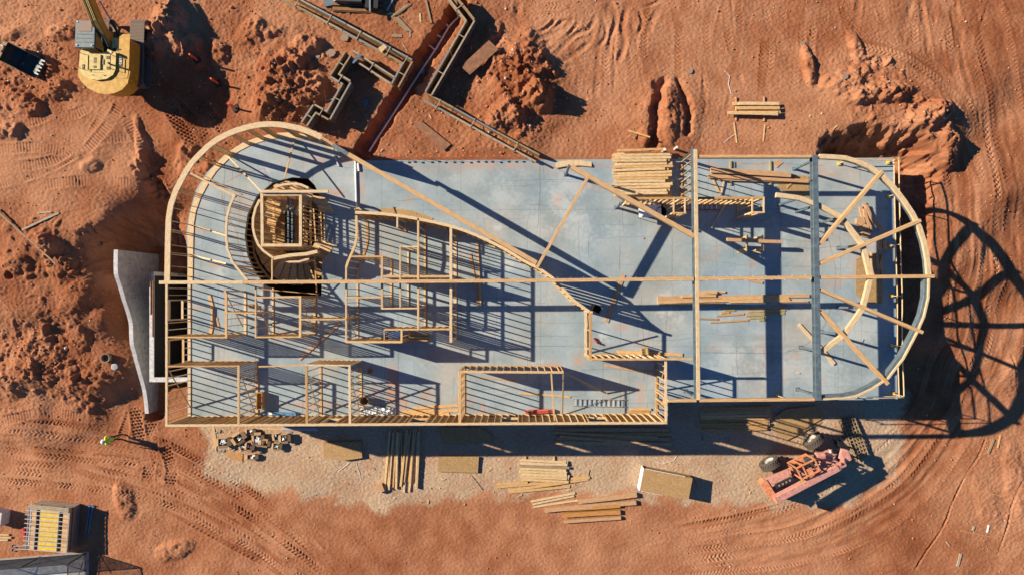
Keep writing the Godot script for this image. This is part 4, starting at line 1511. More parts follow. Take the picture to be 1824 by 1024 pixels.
# ---------------------------------------------------------------- stair core
func build_stairs():
	var main := house
	house = thing("stair_core", Vector3.ZERO, "timber stair core with square stud tower and curved walls over a dark well", "stair core")
	var tw := Node3D.new()
	tw.name = "stair_tower"
	house.add_child(tw, true)
	tw.set_meta("label", "tall open stud tower rising out of the stair well")
	var zt := 2.3
	var zb := -3.2
	var A := P(466, 346, zt)
	var B := P(535, 346, zt)
	var C := P(535, 437, zt)
	var D := P(467, 437, zt)
	for e in [[A, B, .2, M.pale, .0], [B, C, .17, M.pale, .004], [C, D, .17, M.pale, .008], [D, A, .17, M.pale, .012]]:
		var a: Vector3 = e[0]
		var b: Vector3 = e[1]
		var up := Vector3(0, e[4], 0)
		bar(tw, "top_plate", a + up + (a - b).normalized() * .08, b + up + (b - a).normalized() * .08, e[2], .076, e[3])
		bar(tw, "bottom_plate", Vector3(a.x, zb, a.z), Vector3(b.x, zb, b.z), e[2], .05, wood())
		for yy in [-1.4, 0.4]:
			bar(tw, "blocking", Vector3(a.x, yy + e[4] * 3.0, a.z), Vector3(b.x, yy + e[4] * 3.0, b.z), e[2] - .03, .05, wood())
		var n := int(a.distance_to(b) / .406)
		for k in n + 1:
			var p := a.lerp(b, float(k) / n)
			stud(tw, "stud", p, (b - a).normalized(), zb, zt - .04, e[2] - .02, wood())
	beam("loose_header", [463, 341, 584, 341], 0.17, 0.14, zt + 0.22, M.pale)
	# inside: two grey steel guides
	for x in [513, 520]:
		bar(tw, "guide_post", P(x, 348, .6), P(x, 434, .6), .1, .12, M.steel)
	# arched plates round the tower
	var arcs := [
		[[[491, 333], [505, 329], [520, 327.5], [535, 329], [549, 335]], 2.2, .14],
		[[[462, 356], [455, 370], [450.5, 388], [450, 405], [453, 420], [460, 437], [470, 448], [487, 460]], 2.25, .14],
		[[[487, 460.5], [515, 455], [545, 452.5], [565, 448]], 2.24, .2],
		[[[498, 462], [515, 466.5], [533, 466], [550, 461]], 2.0, .12],
		[[[418, 347], [409.5, 365], [403.5, 388], [402, 416], [404.5, 443.7], [413, 465.7], [421.5, 477], [440, 499]], 2.78, .14]]
	for k in arcs.size():
		var q: Array = arcs[k][0]
		var z: float = arcs[k][1]
		var wd: float = arcs[k][2]
		var n := Node3D.new()
		n.name = "curved_stud_wall"
		house.add_child(n, true)
		var pts := []
		for e in q: pts.append(P(e[0], e[1], z))
		mi(n, "top_plate", sweep_mesh(pts, wd, .07), M.pale)
		var base := -1.1 if k == 4 else -2.6
		if k == 2 or k == 3: base = 1.0
		var low := []
		for e in pts: low.append(Vector3(e.x, base, e.z))
		mi(n, "bottom_plate", sweep_mesh(low, wd, .045), wood())
		for s in res_path(pts, .36):
			stud(n, "stud", s[0], s[1], base + .02, z - .035, wd - .02, wood())
	# winding treads round the well
	var ctr := P(512, 415, 0.0)
	var sc := Node3D.new()
	sc.name = "winding_stair"
	house.add_child(sc, true)
	sc.set_meta("label", "winding timber stair going down round the tower")
	var nt := 22
	for k in nt:
		var a0 := deg_to_rad(-46.0 - k * 13.2)
		var a1 := deg_to_rad(-46.0 - (k + 1) * 13.2)
		var y := 0.5 - k * 0.135
		var poly := PackedVector2Array()
		var r0 := 1.15
		for e in [[a0, 2.7], [(a0 + a1) / 2, 2.72], [a1, 2.7], [a1, r0], [a0, r0]]:
			poly.append(Vector2(ctr.x + cos(e[0]) * e[1] * .92, ctr.z + sin(e[0]) * e[1] * 1.18))
		prism(sc, "tread", poly, y - .045, y, wood())
		var p0 := Vector3(ctr.x + cos(a0) * r0 * .92, y - .11, ctr.z + sin(a0) * r0 * 1.18)
		var p1 := Vector3(ctr.x + cos(a0) * 2.22 * .92, y - .11, ctr.z + sin(a0) * 2.22 * 1.18)
		bar(sc, "riser", p0, p1, .02, .12, wood())
	for q in [[[468, 350], [506, 350], [506, 434], [468, 434], -.9], [[524, 350], [545, 352], [548, 436], [524, 436], -1.5]]:
		var fp := PackedVector2Array()
		for e in 4:
			var p := P(q[e][0], q[e][1], q[4])
			fp.append(Vector2(p.x, p.z))
		prism(tw, "landing_panel", fp, q[4] - .02, q[4], M.osb)
	# upper flight: cut boards fanning out on the right of the tower
	for f in [[[556, 352], [578, 349], 4.6, 1.6], [[552, 446], [580, 452], -4.6, 1.5]]:
		for k in 5:
			var a := P(f[0][0] + k * 3.0, f[0][1] + k * f[2], f[3] - k * .22)
			var b := P(f[1][0] + k * 3.5, f[1][1] + 7 + k * f[2], f[3] - k * .22)
			bar(sc, "upper_tread", a, b, .26, .04, wood())
	for q in [[558, 372, 1.4, 562, 430, 1.4], [571, 378, .8, 573, 430, .8], [577, 382, .3, 578, 430, .3]]:
		bar(sc, "stringer_post", P(q[0], q[1], q[2]), P(q[3], q[4], q[5]), .07, .07, wood())
	for k in 9:
		var y := 375.0 + k * 7.0
		bar(sc, "slat", P(540, y - 7, 1.6), P(580, y + 3, -.1), .05, .05, wood())
	for q in [[484, 462, 2.2, 484, 500, 2.2], [560, 458, 1.2, 564, 532, .2]]:
		bar(sc, "rail", P(q[0], q[1], q[2]), P(q[3], q[4], q[5]), .08, .05, wood())
	house.set_meta("category", "stair core")
	bar(house, "header_board", P(466, 515, .4), P(567, 524, .4), .05, .24, woods[3])
	house = main

# ---------------------------------------------------------------- footing formwork
func form_run(called: String, pts: Array, gap: float, hgt: float, label: String, z := -0.05):
	var wp := []
	for q in pts: wp.append(P(q[0], q[1], z + hgt))
	var o := Vector3(wp[0].x, z, wp[0].z)
	var t := thing(called, o, label, "formwork", "timber footing forms in the red soil")
	var n := wp.size()
	# offset lines left and right with mitred corners
	var lines := [[], []]
	for i in n:
		var p: Vector3 = wp[i]
		var d0: Vector3 = ((p - wp[i - 1]) if i > 0 else (wp[1] - p)).normalized()
		var d1: Vector3 = ((wp[i + 1] - p) if i < n - 1 else d0).normalized()
		var d := (d0 + d1).normalized()
		var side := d.cross(Vector3.UP)
		var k: float = 1.0 / max(0.35, d.dot(d0))
		for s in 2: lines[s].append(p + side * (gap / 2) * k * (1.0 if s == 0 else -1.0))
	for s in 2:
		for i in n - 1:
			var a: Vector3 = lines[s][i]
			var b: Vector3 = lines[s][i + 1]
			var len := a.distance_to(b)
			var dr := (b - a) / len
			var np: int = max(1, int(round(len / 2.4)))
			var out := dr.cross(Vector3.UP) * (1.0 if s == 0 else -1.0)
			for k in np:
				var p0 := a + dr * (len * k / np + 0.01)
				var p1 := a + dr * (len * (k + 1) / np - 0.01)
				var lift := Vector3(0, rng.randf_range(-0.02, 0.02), 0)
				bar(t, "form_panel", p0 - o + lift - Vector3(0, hgt / 2, 0), p1 - o + lift - Vector3(0, hgt / 2, 0), 0.02, hgt, M.form_ply, Vector3.UP, 0.002)
				var m: Material = [M.grey_wood, M.old_wood, M.galv, M.grey_wood][rng.randi() % 4]
				bar(t, "waler", p0 - o + out * 0.055 + lift + Vector3(0, -0.02, 0), p1 - o + out * 0.055 + lift + Vector3(0, -0.02, 0), 0.085, 0.045, m)
				bar(t, "waler", p0 - o + out * 0.04 - Vector3(0, hgt * .6, 0), p1 - o + out * 0.04 - Vector3(0, hgt * .6, 0), 0.05, 0.09, M.old_wood)
	for i in n - 1:
		var a: Vector3 = (lines[0][i] + lines[1][i]) / 2
		var b: Vector3 = (lines[0][i + 1] + lines[1][i + 1]) / 2
		var len := a.distance_to(b)
		var dr := (b - a) / len
		var side := dr.cross(Vector3.UP)
		var np: int = max(1, int(len / 1.7))
		for k in np:
			var c := a + dr * (len * (k + 0.5) / np) + Vector3(0, 0.03, 0) - o
			var w := gap / 2 + 0.12
			bar(t, "spreader", c - side * w, c + side * w, 0.05, 0.03, M.grey_wood)
			for s in [-1, 1]:
				var q: Vector3 = c + side * s * (gap / 2 + 0.1)
				bar(t, "stake", q + Vector3(0, -hgt - .15, 0), q + Vector3(0, 0.02, 0), 0.04, 0.04, M.old_wood)

func build_formwork():
	form_run("footing_formwork", [[541, 221], [560, 193], [584, 206], [617, 147], [595, 133.5], [620, 94]], 0.3, 1.1, "zigzag timber footing form joining the round wall")
	form_run("footing_formwork", [[624, 95], [699, 143]], 0.34, 0.85, "short straight footing form with grey bridging board")
	form_run("footing_formwork", [[703, 152], [726, 110], [718, 105], [560, 20], [498, -12]], 0.36, 0.85, "long straight footing form ending in a hook beside the pipe trench")
	form_run("footing_formwork", [[800, -12], [838, 36], [806, 92], [763, 166]], 0.34, 1.1, "bent footing form beside the rusty board")
	form_run("footing_formwork", [[757, 172], [805, 198], [880, 240], [958, 282]], 0.36, 0.7, "straight footing form running down to the slab edge")
	# white drain in the trench
	var pt := thing("drain_line", P(770, 90, -.9), "white plastic drain line with stub branches in the soil trench", "pipe")
	var path := []
	for q in [[806, 38], [797, 48], [776, 84], [752, 120], [722, 166], [697, 205], [672, 243], [655, 270]]: path.append(P(q[0] + 2, q[1], -.82) - pt.position)
	tube(pt, "main_pipe", path, .06, M.pvc)
	for q in [[[797, 48], [791, 41]], [[783, 66], [776, 62], [768, 58]], [[773, 90], [766, 83], [761, 80]], [[806, 38], [815, 30]]]:
		var s := []
		for e in q: s.append(P(e[0] + 2, e[1], -.8) - pt.position)
		tube(pt, "branch", s, .05, M.pvc)
	# orange dowel caps along the slab edge
	for k in 22:
		var x := 660.0 + k * 13.8 + rng.randf_range(-2, 2)
		if x > 945 and x < 985: continue
		var b := P(x, 283.5 + rng.randf_range(-1, 1), 0.0)
		var d := thing("capped_dowel", b, "steel dowel with an orange safety cap along the slab edge", "dowel", "capped dowels along the slab edge")
		bar(d, "rod", Vector3(0, -.1, 0), Vector3(.0, .52, -.06), .018, .018, M.dust_steel)
		pbox(d, "cap", Vector3(0, .53, -.06), Vector3(.1, .06, .1), M.orange, .012)

# ---------------------------------------------------------------- excavator
func build_excavator():
	var p0 := P(196, 84, 0)
	var gy := 0.0
	var t := thing("excavator", Vector3(-24.6, gy, -14.65), "yellow tracked excavator with grey cab roof", "excavator")
	t.rotation.y = deg_to_rad(-1.5)
	t.scale = Vector3(.76, 1, .89)
	# tracks
	for sx in [-1.4, 1.46]:
		var tr := Node3D.new()
		tr.name = "track"
		t.add_child(tr, true)
		tr.position = Vector3(sx, 0, -.2)
		pbox(tr, "track_frame", Vector3(0, .5, 0), Vector3(.6, .5, 3.7), M.steel_dark, .06)
		# loop of shoes
		var L := 3.7
		var R := .46
		var per := 2.0 * L + TAU * R
		var ns := 52
		for k in ns:
			var s := per * k / ns
			var p: Vector3
			var a := 0.0
			if s < L:
				p = Vector3(0, R * 2 + .04, -L / 2 + s)
			elif s < L + PI * R:
				a = (s - L) / R
				p = Vector3(0, R + .04 + cos(a) * R, L / 2 + sin(a) * R)
			elif s < 2 * L + PI * R:
				a = PI
				p = Vector3(0, .04, L / 2 - (s - L - PI * R))
			else:
				a = PI + (s - 2 * L - PI * R) / R
				p = Vector3(0, R + .04 + cos(a) * R, -L / 2 + sin(a) * R)
			var key := "shoe"
			if not cache.has(key):
				var st := new_st()
				st_box(st, Transform3D.IDENTITY, Vector3(1.14, .035, .19), .01)
				for gz in [-.05, .03]: st_box(st, Transform3D(Basis.IDENTITY, Vector3(0, .03, gz)), Vector3(1.14, .035, .03), .005)
				cache[key] = done(st)
			mi(tr, "shoe", cache[key], M.dust_steel, Transform3D(Basis(Vector3.RIGHT, a), p))
	# upper works
	prism(t, "platform", PackedVector2Array([Vector2(-1.5, -.5), Vector2(1.9, -.5), Vector2(1.9, 2.3), Vector2(1.2, 2.7), Vector2(-.9, 2.4), Vector2(-1.5, 1.9)]), 1.05, 1.3, M.steel_dark)
	var ec := prism(t, "engine_cover", PackedVector2Array([Vector2(-1.5, .62), Vector2(-1.5, 1.72), Vector2(-1.3, 2.0), Vector2(-.9, 2.2), Vector2(-.2, 2.33), Vector2(.5, 2.24), Vector2(.95, 2.0), Vector2(1.12, 1.7), Vector2(1.12, .62), Vector2(.45, .62), Vector2(-.2, .72), Vector2(-.7, .62), Vector2(-1.0, .4), Vector2(-1.38, .4)]), 1.3, 2.72, M.cream, .09)
	pbox(ec, "raised_hatch", Vector3(-.42, 2.75, 1.25), Vector3(1.0, .09, 1.0), M.cream, .03)
	for g in [[-1.28, 1.55, .16, .3, 0], [-.3, 1.15, .26, .4, .05], [-.3, 1.58, .26, .17, .05], [.22, 1.22, .22, .36, 0], [.62, .92, .26, .2, 0], [.66, 1.62, .26, .2, 0]]:
		var gr := pbox(ec, "grille", Vector3(g[0], 2.732 + g[4], g[1]), Vector3(g[2], .03, g[3]), M.old_wood, .004)
		for k in 4: pbox(gr, "louvre", Vector3(0, .018, (k - 1.5) * g[3] / 4.5), Vector3(g[2] - .03, .012, .018), M.steel_dark, .003)
	for q in [[-.55, 2.08], [.35, 2.1]]: pbox(ec, "lifting_eye", Vector3(q[0], 2.75, q[1]), Vector3(.09, .05, .05), M.cream, .012)
	var sx := new_st(false)
	st_tube(sx, [Vector3(.86, 2.7, 1.38), Vector3(.86, 3.0, 1.38), Vector3(.95, 3.12, 1.4), Vector3(1.04, 3.13, 1.42)], .055, .055, 10)
	mi(t, "exhaust", done(sx), M.black)
	prism(t, "side_housing", PackedVector2Array([Vector2(1.13, .62), Vector2(1.13, 1.72), Vector2(1.0, 2.02), Vector2(1.9, 2.02), Vector2(1.97, 1.5), Vector2(1.97, -.5), Vector2(1.55, -.5), Vector2(1.55, .62)]), 1.3, 2.62, M.yellow, .2)
	prism(t, "counterweight", PackedVector2Array([Vector2(-1.5, 1.75), Vector2(-1.32, 2.03), Vector2(-.9, 2.24), Vector2(-.2, 2.37), Vector2(.5, 2.28), Vector2(1.0, 2.04), Vector2(1.9, 2.04), Vector2(1.82, 2.4), Vector2(1.5, 2.72), Vector2(1.0, 2.92), Vector2(.45, 3.0), Vector2(-.2, 2.92), Vector2(-.85, 2.65), Vector2(-1.3, 2.3), Vector2(-1.5, 2.0)]), 1.12, 2.6, M.yellow, .3)
	pbox(t, "fuel_tank", Vector3(1.1, 1.9, -.1), Vector3(.8, 1.2, .76), M.cream, .05)
	pbox(t, "tank_step", Vector3(1.1, 2.52, -.12), Vector3(.7, .04, .68), M.cream, .01)
	pbox(t, "tool_box", Vector3(1.1, 1.8, .45), Vector3(.6, .9, .3), M.steel_dark, .03)
	var hs := new_st(false)
	st_tube(hs, [Vector3(.5, 2.25, .42), Vector3(1.0, 2.55, .32), Vector3(1.5, 2.55, .34), Vector3(1.66, 2.4, .6)], .09, .09, 10)
	mi(t, "air_intake", done(hs), M.black)
	var mr := pbox(t, "work_light_bracket", Vector3(.95, 2.95, .6), Vector3(.42, .08, .16), M.cream, .02, Basis(Vector3.UP, -.35))
	pbox(mr, "lamp", Vector3(.12, .03, .05), Vector3(.12, .1, .12), M.white, .03)
	for q in [[Vector3(-1.42, 2.75, .7), Vector3(-1.42, 3.05, .7), Vector3(-1.42, 3.05, 1.7), Vector3(-1.42, 2.75, 1.7)], [Vector3(1.02, 2.72, .8), Vector3(1.02, 3.0, .8), Vector3(1.02, 3.0, 1.7), Vector3(1.02, 2.72, 1.7)]]:
		tube(t, "hand_rail", q, .025, M.black, 6)
	for q in [[-1.0, .9, .6, .012], [-1.0, 1.72, .6, .012], [-.4, 1.92, 1.1, .012]]: pbox(ec, "panel_seam", Vector3(q[0] + .2, 2.722, q[1]), Vector3(q[2], .006, q[3]), M.steel_dark, .001)
	for q in [[1.7, 2.3, .3], [1.75, 1.6, .2]]: pbox(t, "door_latch", Vector3(q[0], 2.6, q[2]), Vector3(.08, .03, .05), M.steel_dark, .01)
	tube(t, "boom_hose", [Vector3(.2, 2.3, .5), Vector3(.35, 2.9, .2), Vector3(.3, 3.0, -.3)], .04, M.black, 6)
	tube(t, "boom_hose", [Vector3(.6, 2.3, .55), Vector3(.7, 2.8, .25), Vector3(.45, 2.95, -.3)], .04, M.black, 6)
	# black panel with its lettering on the flank
	var bp := pbox(t, "name_plate", Vector3(1.54, 2.63, 1.12), Vector3(.26, .012, .68), M.black, .003)
	var tm := TextMesh.new()
	tm.text = "CAT"
	var sf := SystemFont.new()
	sf.font_names = PackedStringArray(["Droid Sans"])
	sf.font_weight = 700
	tm.font = sf
	tm.font_size = 32
	tm.pixel_size = 0.0075
	tm.depth = 0.006
	mi(bp, "lettering", tm, M.white, Transform3D(Basis(Vector3(0, 0, -1), Vector3(-1, 0, 0), Vector3(0, 1, 0)), Vector3(-.02, .012, 0)))
	var tg := new_st()
	st_prism(tg, PackedVector2Array([Vector2(-.0, -.09), Vector2(.05, 0), Vector2(.05, -.18)]), .008, .014, 0)
	mi(bp, "emblem_triangle", done(tg), M.form_yellow, Transform3D(Basis.IDENTITY, Vector3(.03, 0, .1)))
	# cab
	var cab := Node3D.new()
	cab.name = "cab"
	t.add_child(cab, true)
	cab.position = Vector3(-.86, 0, -.42)
	cab.scale = Vector3(1.24, 1, 1.07)
	pbox(cab, "cab_body", Vector3(0, 1.75, 0), Vector3(1.1, .9, 1.62), M.yellow, .05)
	for q in [[-.52, -.76], [.52, -.76], [-.52, .76], [.52, .76]]:
		bar(cab, "pillar", Vector3(q[0], 2.2, q[1]), Vector3(q[0], 3.05, q[1]), .07, .07, M.black)
	for q in [[0, -.78, 1.0, .02], [0, .78, 1.0, .02]]: pbox(cab, "window", Vector3(q[0], 2.62, q[1]), Vector3(q[2], .82, q[3]), M.glass, .004)
	for q in [-.54, .54]: pbox(cab, "window", Vector3(q, 2.62, 0), Vector3(.02, .82, 1.46), M.glass, .004)
	var rf := pbox(cab, "cab_roof", Vector3(0, 3.1, 0), Vector3(1.18, .14, 1.68), M.cab_grey, .05)
	pbox(rf, "roof_hatch", Vector3(.0, .075, -.45), Vector3(.84, .03, .6), M.dust_steel, .01)
	for k in 3: pbox(rf, "roof_rib", Vector3(0, .078, .02 + k * .24), Vector3(1.02, .025, .03), M.cab_grey, .006)
	for q in [[-.46, .7], [.46, .7], [-.46, -.72], [.46, -.72]]: pbox(rf, "roof_bolt", Vector3(q[0], .09, q[1]), Vector3(.09, .05, .09), M.galv, .015)
	# boom, arm and cylinders
	var bm := Node3D.new()
	bm.name = "boom"
	t.add_child(bm, true)
	var bp0 := [Vector3(.42, 1.9, .3), Vector3(.2, 2.5, -.5), Vector3(-.1, 2.95, -1.3), Vector3(-.65, 3.15, -2.6), Vector3(-1.3, 3.0, -4.3), Vector3(-1.85, 2.6, -6.0)]
	var wd := [.5, .62, .72, .7, .5, .4]
	var bs := new_st()
	var prev := []
	for i in bp0.size():
		var d: Vector3 = (bp0[min(i + 1, 5)] - bp0[max(i - 1, 0)]).normalized()
		var sd := d.cross(Vector3.UP).normalized()
		var up := sd.cross(d).normalized()
		var h: float = wd[i] * .55
		var ring := []
		for q in [Vector2(-.27, -h), Vector2(-.27, h), Vector2(.27, h), Vector2(.27, -h)]: ring.append(bp0[i] + sd * q.x + up * q.y)
		if i > 0:
			for j in 4: quad(bs, prev[j], ring[j], ring[(j + 1) % 4], prev[(j + 1) % 4])
		else:
			quad(bs, ring[0], ring[1], ring[2], ring[3])
		prev = ring
	mi(bm, "boom_box", done(bs), M.yellow)
	for q in [-.18, -.08, .06, .17]:
		var hp := []
		for i in bp0.size():
			var d: Vector3 = (bp0[min(i + 1, 5)] - bp0[max(i - 1, 0)]).normalized()
			var sd := d.cross(Vector3.UP).normalized()
			var up := sd.cross(d).normalized()
			hp.append(bp0[i] + up * (wd[i] * .55 + .04) + sd * q)
		tube(bm, "hydraulic_line", hp, .028, M.black if q < 0 else M.cream, 6)
	for s in [-.42, .42]:
		var cy := new_st(false)
		st_tube(cy, [Vector3(.4 + s, 1.5, -.5), Vector3(.05 + s, 2.4, -1.7)], .1, .1, 10)
		mi(bm, "lift_cylinder", done(cy), M.black)
		var rd := new_st(false)
		st_tube(rd, [Vector3(.05 + s, 2.4, -1.7), Vector3(-.4 + s * .9, 2.9, -2.7)], .05, .05, 8)
		mi(bm, "piston_rod", done(rd), M.galv)
	for s in [-.36, .36]: pbox(bm, "boom_foot", Vector3(.42 + s, 1.9, .3), Vector3(.08, 1.1, .9), M.steel_dark, .02)
	var ar := Node3D.new()
	ar.name = "arm"
	t.add_child(ar, true)
	bar(ar, "arm_box", Vector3(-1.8, 2.9, -5.7), Vector3(-2.3, .9, -7.6), .36, .55, M.yellow, Vector3.BACK, .04)
	bar(ar, "arm_cylinder", Vector3(-.95, 3.7, -3.4), Vector3(-1.75, 3.3, -5.6), .16, .16, M.black)
	pbox(ar, "bucket_link", Vector3(-2.4, .6, -7.8), Vector3(.4, .8, .4), M.steel_dark, .05)
	# spare bucket lying on its back
	var g := GP(48, 112)
	var b := thing("excavator_bucket", g, "black digging bucket lying open on the soil", "bucket", "", deg_to_rad(-27))
	var W := .62
	var bo := new_st()
	# open box with curved back, mouth up
	var sec := [Vector2(-.85, .95), Vector2(-.98, .55), Vector2(-.85, .18), Vector2(-.5, .02), Vector2(.35, .0), Vector2(.95, .18)]
	for i in sec.size() - 1:
		var p: Vector2 = sec[i]
		var q: Vector2 = sec[i + 1]
		quad(bo, Vector3(p.x, p.y, -W), Vector3(q.x, q.y, -W), Vector3(q.x, q.y, W), Vector3(p.x, p.y, W))
		quad(bo, Vector3(p.x, p.y + .03, -W), Vector3(p.x, p.y + .03, W), Vector3(q.x, q.y + .03, W), Vector3(q.x, q.y + .03, -W))
	mi(b, "shell", done(bo), M.steel_dark)
	for s in [-W, W]:
		var sp := new_st()
		var poly := PackedVector2Array([Vector2(-.85, .95), Vector2(-.98, .55), Vector2(-.85, .18), Vector2(-.5, .02), Vector2(.35, 0), Vector2(.95, .18), Vector2(.9, .5), Vector2(.2, .8)])
		st_prism(sp, poly, -.02, .02, 0, Transform3D(Basis(Vector3(1, 0, 0), Vector3(0, 0, 1), Vector3(0, 1, 0)), Vector3(0, 0, s)))
		mi(b, "side_plate", done(sp), M.steel_dark)
	for k in 6:
		var z := -W + .06 + k * (2 * W - .12) / 5
		bar(b, "tooth", Vector3(.85, .2, z), Vector3(1.2, .3, z), .1, .07, M.steel)
	var hb := pbox(b, "hitch_plate", Vector3(-1.02, .95, 0), Vector3(.3, .1, 1.1), M.card, .03)
	for s in [-.25, .1]: pbox(hb, "hitch_lug", Vector3(0.0, .12, s), Vector3(.32, .22, .06), M.galv, .02)
	tube(hb, "pin", [Vector3(-.1, .2, -.3), Vector3(-.1, .2, .16)], .05, M.galv)

# ---------------------------------------------------------------- telehandler
func wheel(parent: Node3D, at: Vector3, yaw: float, outward: float):
	var w := Node3D.new()
	w.name = "wheel"
	parent.add_child(w, true)
	w.position = at
	w.rotation.y = yaw
	# axle along local z
	var ax := Basis(Vector3(0, 0, 1), Vector3(0, 1, 0), Vector3(-1, 0, 0))
	var R := .66
	var st := new_st(false)
	st_lathe(st, [Vector2(-.2, .36), Vector2(-.26, .44), Vector2(-.25, .58), Vector2(-.2, .635), Vector2(0, .645), Vector2(.2, .635), Vector2(.25, .58), Vector2(.26, .44), Vector2(.2, .36)], 28, Transform3D(ax, Vector3.ZERO))
	for k in 22:
		for s in [-1, 1]:
			var a := TAU * (k + (0.5 if s > 0 else 0.0)) / 22
			var b := Basis(Vector3(0, 0, 1), a) * Basis(Vector3(0, 1, 0), .45 * s)
			st_box(st, Transform3D(b, Basis(Vector3(0, 0, 1), a) * Vector3(0, R - .015, s * .125)), Vector3(.07, .06, .25), .008)
	mi(w, "tyre", done(st), M.dust_rubber)
	var rm := new_st(false)
	st_lathe(rm, [Vector2(-.19, .37), Vector2(-.1, .34), Vector2(-.06, .1), Vector2(-.06, .001)], 20, Transform3D(ax, Vector3.ZERO))
	st_lathe(rm, [Vector2(.19, .37), Vector2(.1, .34), Vector2(.06, .1), Vector2(.06, .001)], 20, Transform3D(ax, Vector3.ZERO))
	var r := mi(w, "rim", done(rm), M.rim_white)
	var hb := new_st(false)
	st_tube(hb, [Vector3(0, 0, -.12), Vector3(0, 0, .12)], .11, .11, 10)
	mi(r, "hub", done(hb), M.galv)

func build_telehandler():
	var a := GP(1365, 855)
	var b := GP(1474, 802)
	var c := (a + b) / 2
	var yaw := -atan2(b.z - a.z, b.x - a.x)
	var t := thing("telehandler", Vector3(c.x, gh(c.x, c.z) + .02, c.z), "faded pink telescopic handler with orange open cab frame", "telehandler", "", yaw)
	# local: x forward, z to the right (image down)
	for q in [[-1.65, -1.12, .12], [1.55, -1.2, .3], [-1.65, .85, .12], [1.55, .85, .3]]:
		wheel(t, Vector3(q[0], .67, q[1]), q[2], sign(q[1]))
	for x in [-1.65, 1.55]:
		tube(t, "axle", [Vector3(x, .67, -1.0), Vector3(x, .67, .9)], .12, M.steel_dark)
	prism(t, "chassis", PackedVector2Array([Vector2(-2.5, -.42), Vector2(-2.5, .55), Vector2(2.2, .5), Vector2(2.2, -.32)]), .75, 1.1, M.pink, .04)
	# counterweight and engine hood at the tail
	prism(t, "rear_counterweight", PackedVector2Array([Vector2(-2.95, -.5), Vector2(-2.62, -.62), Vector2(-2.48, .62), Vector2(-2.75, .7)]), .8, 1.7, M.cab_orange, .08)
	prism(t, "engine_hood", PackedVector2Array([Vector2(-2.55, -.56), Vector2(-2.5, -.12), Vector2(-1.0, -.2), Vector2(-.95, -.5), Vector2(-1.6, -.55)]), 1.12, 1.62, M.pink, .06)
	pbox(t, "engine_bay", Vector3(-1.6, 1.55, -.02), Vector3(1.2, .5, .3), M.black, .02)
	for k in 4: pbox(t, "hose_clamp", Vector3(-2.0 + k * .25, 1.82, -.02), Vector3(.12, .08, .12), M.dust_steel if k % 2 == 0 else M.galv, .02)
	# boom: two nested boxes rising slightly towards the front
	var bm := bar(t, "boom", Vector3(-2.75, 2.25, .45), Vector3(1.75, 2.0, .45), .44, .5, M.pink, Vector3.UP, .03)
	pbox(bm, "seam_rib", Vector3(-1.0, .255, .12), Vector3(2.0, .012, .02), M.pink, .003)
	for k in 5: pbox(bm, "boom_bolt", Vector3(-2.0 + k * .95, .256, -.12), Vector3(.05, .02, .05), M.galv, .006)
	pbox(bm, "tail_cap", Vector3(-2.2, 0, 0), Vector3(.08, .52, .46), M.cab_orange, .02)
	pbox(bm, "warning_strip", Vector3(.1, -.02, -.265), Vector3(1.0, .12, .012), M.form_yellow, .002)
	bar(t, "inner_boom", Vector3(1.7, 2.0, .45), Vector3(2.3, 1.92, .45), .34, .38, M.pink, Vector3.UP, .02)
	for k in 5:
		pbox(t, "boom_clamp", Vector3(1.35 + k * .16, 2.18, .42 + (k % 2 - .5) * .3), Vector3(.07, .14, .16), M.cab_orange if k % 2 == 0 else M.galv, .015)
	bar(t, "boom_head", Vector3(2.25, 1.9, .42), Vector3(2.75, 1.2, .3), .3, .34, M.pink, Vector3.UP, .05)
	prism(t, "boom_nose", PackedVector2Array([Vector2(2.3, .25), Vector2(2.72, -.25), Vector2(2.9, -.05), Vector2(2.85, .5), Vector2(2.5, .6)]), 1.3, 1.7, M.pink, .06)
	tube(t, "lift_cylinder", [Vector3(-.6, 1.3, .42), Vector3(.9, 1.75, .42)], .08, M.galv)
	# cab frame, open sided
	var cb2 := Node3D.new()
	cb2.name = "cab"
	t.add_child(cb2, true)
	cb2.position = Vector3(-.05, 0, -.45)
	cb2.scale = Vector3(.92, 1, .86)
	pbox(cb2, "cab_floor", Vector3(0, 1.1, 0), Vector3(1.5, .1, .95), M.cab_orange, .02)
	for q in [[-.72, -.44], [-.72, .44], [.66, -.44], [.66, .44], [-.3, -.44]]:
		bar(cb2, "post", Vector3(q[0], 1.1, q[1]), Vector3(q[0], 2.5, q[1]), .09, .09, M.cab_orange)
	for q in [[-.76, -.44, .7, -.44], [-.76, .44, .7, .44]]: bar(cb2, "roof_rail", Vector3(q[0], 2.55, q[1]), Vector3(q[2], 2.55, q[3]), .1, .1, M.cab_orange)
	for x in [-.72, -.28, .66]: bar(cb2, "roof_rail", Vector3(x, 2.54, -.4), Vector3(x, 2.54, .4), .09, .08, M.cab_orange)
	pbox(cb2, "roof_panel", Vector3(-.02, 2.5, .2), Vector3(.5, .04, .44), M.cab_orange, .01)
	pbox(cb2, "seat", Vector3(-.42, 1.5, -.05), Vector3(.45, .14, .48), M.black, .05)
	pbox(cb2, "seat_back", Vector3(-.64, 1.85, -.05), Vector3(.12, .6, .46), M.black, .05)
	pbox(cb2, "dashboard", Vector3(.48, 1.6, 0), Vector3(.3, .5, .8), M.steel_dark, .05)
	tube(cb2, "steering_wheel", [Vector3(.2, 1.95, -.22), Vector3(.3, 1.95, 0), Vector3(.2, 1.95, .22), Vector3(.1, 1.95, 0)], .025, M.black, 6)
	for k in 5:
		pbox(t, "control_valve", Vector3(.55 + k * .11, 1.75 + (k % 2) * .12, -.1 - (k % 3) * .12), Vector3(.09, .16, .11), [M.galv, M.cab_orange, M.dust_steel, M.white, M.cab_orange][k], .02)
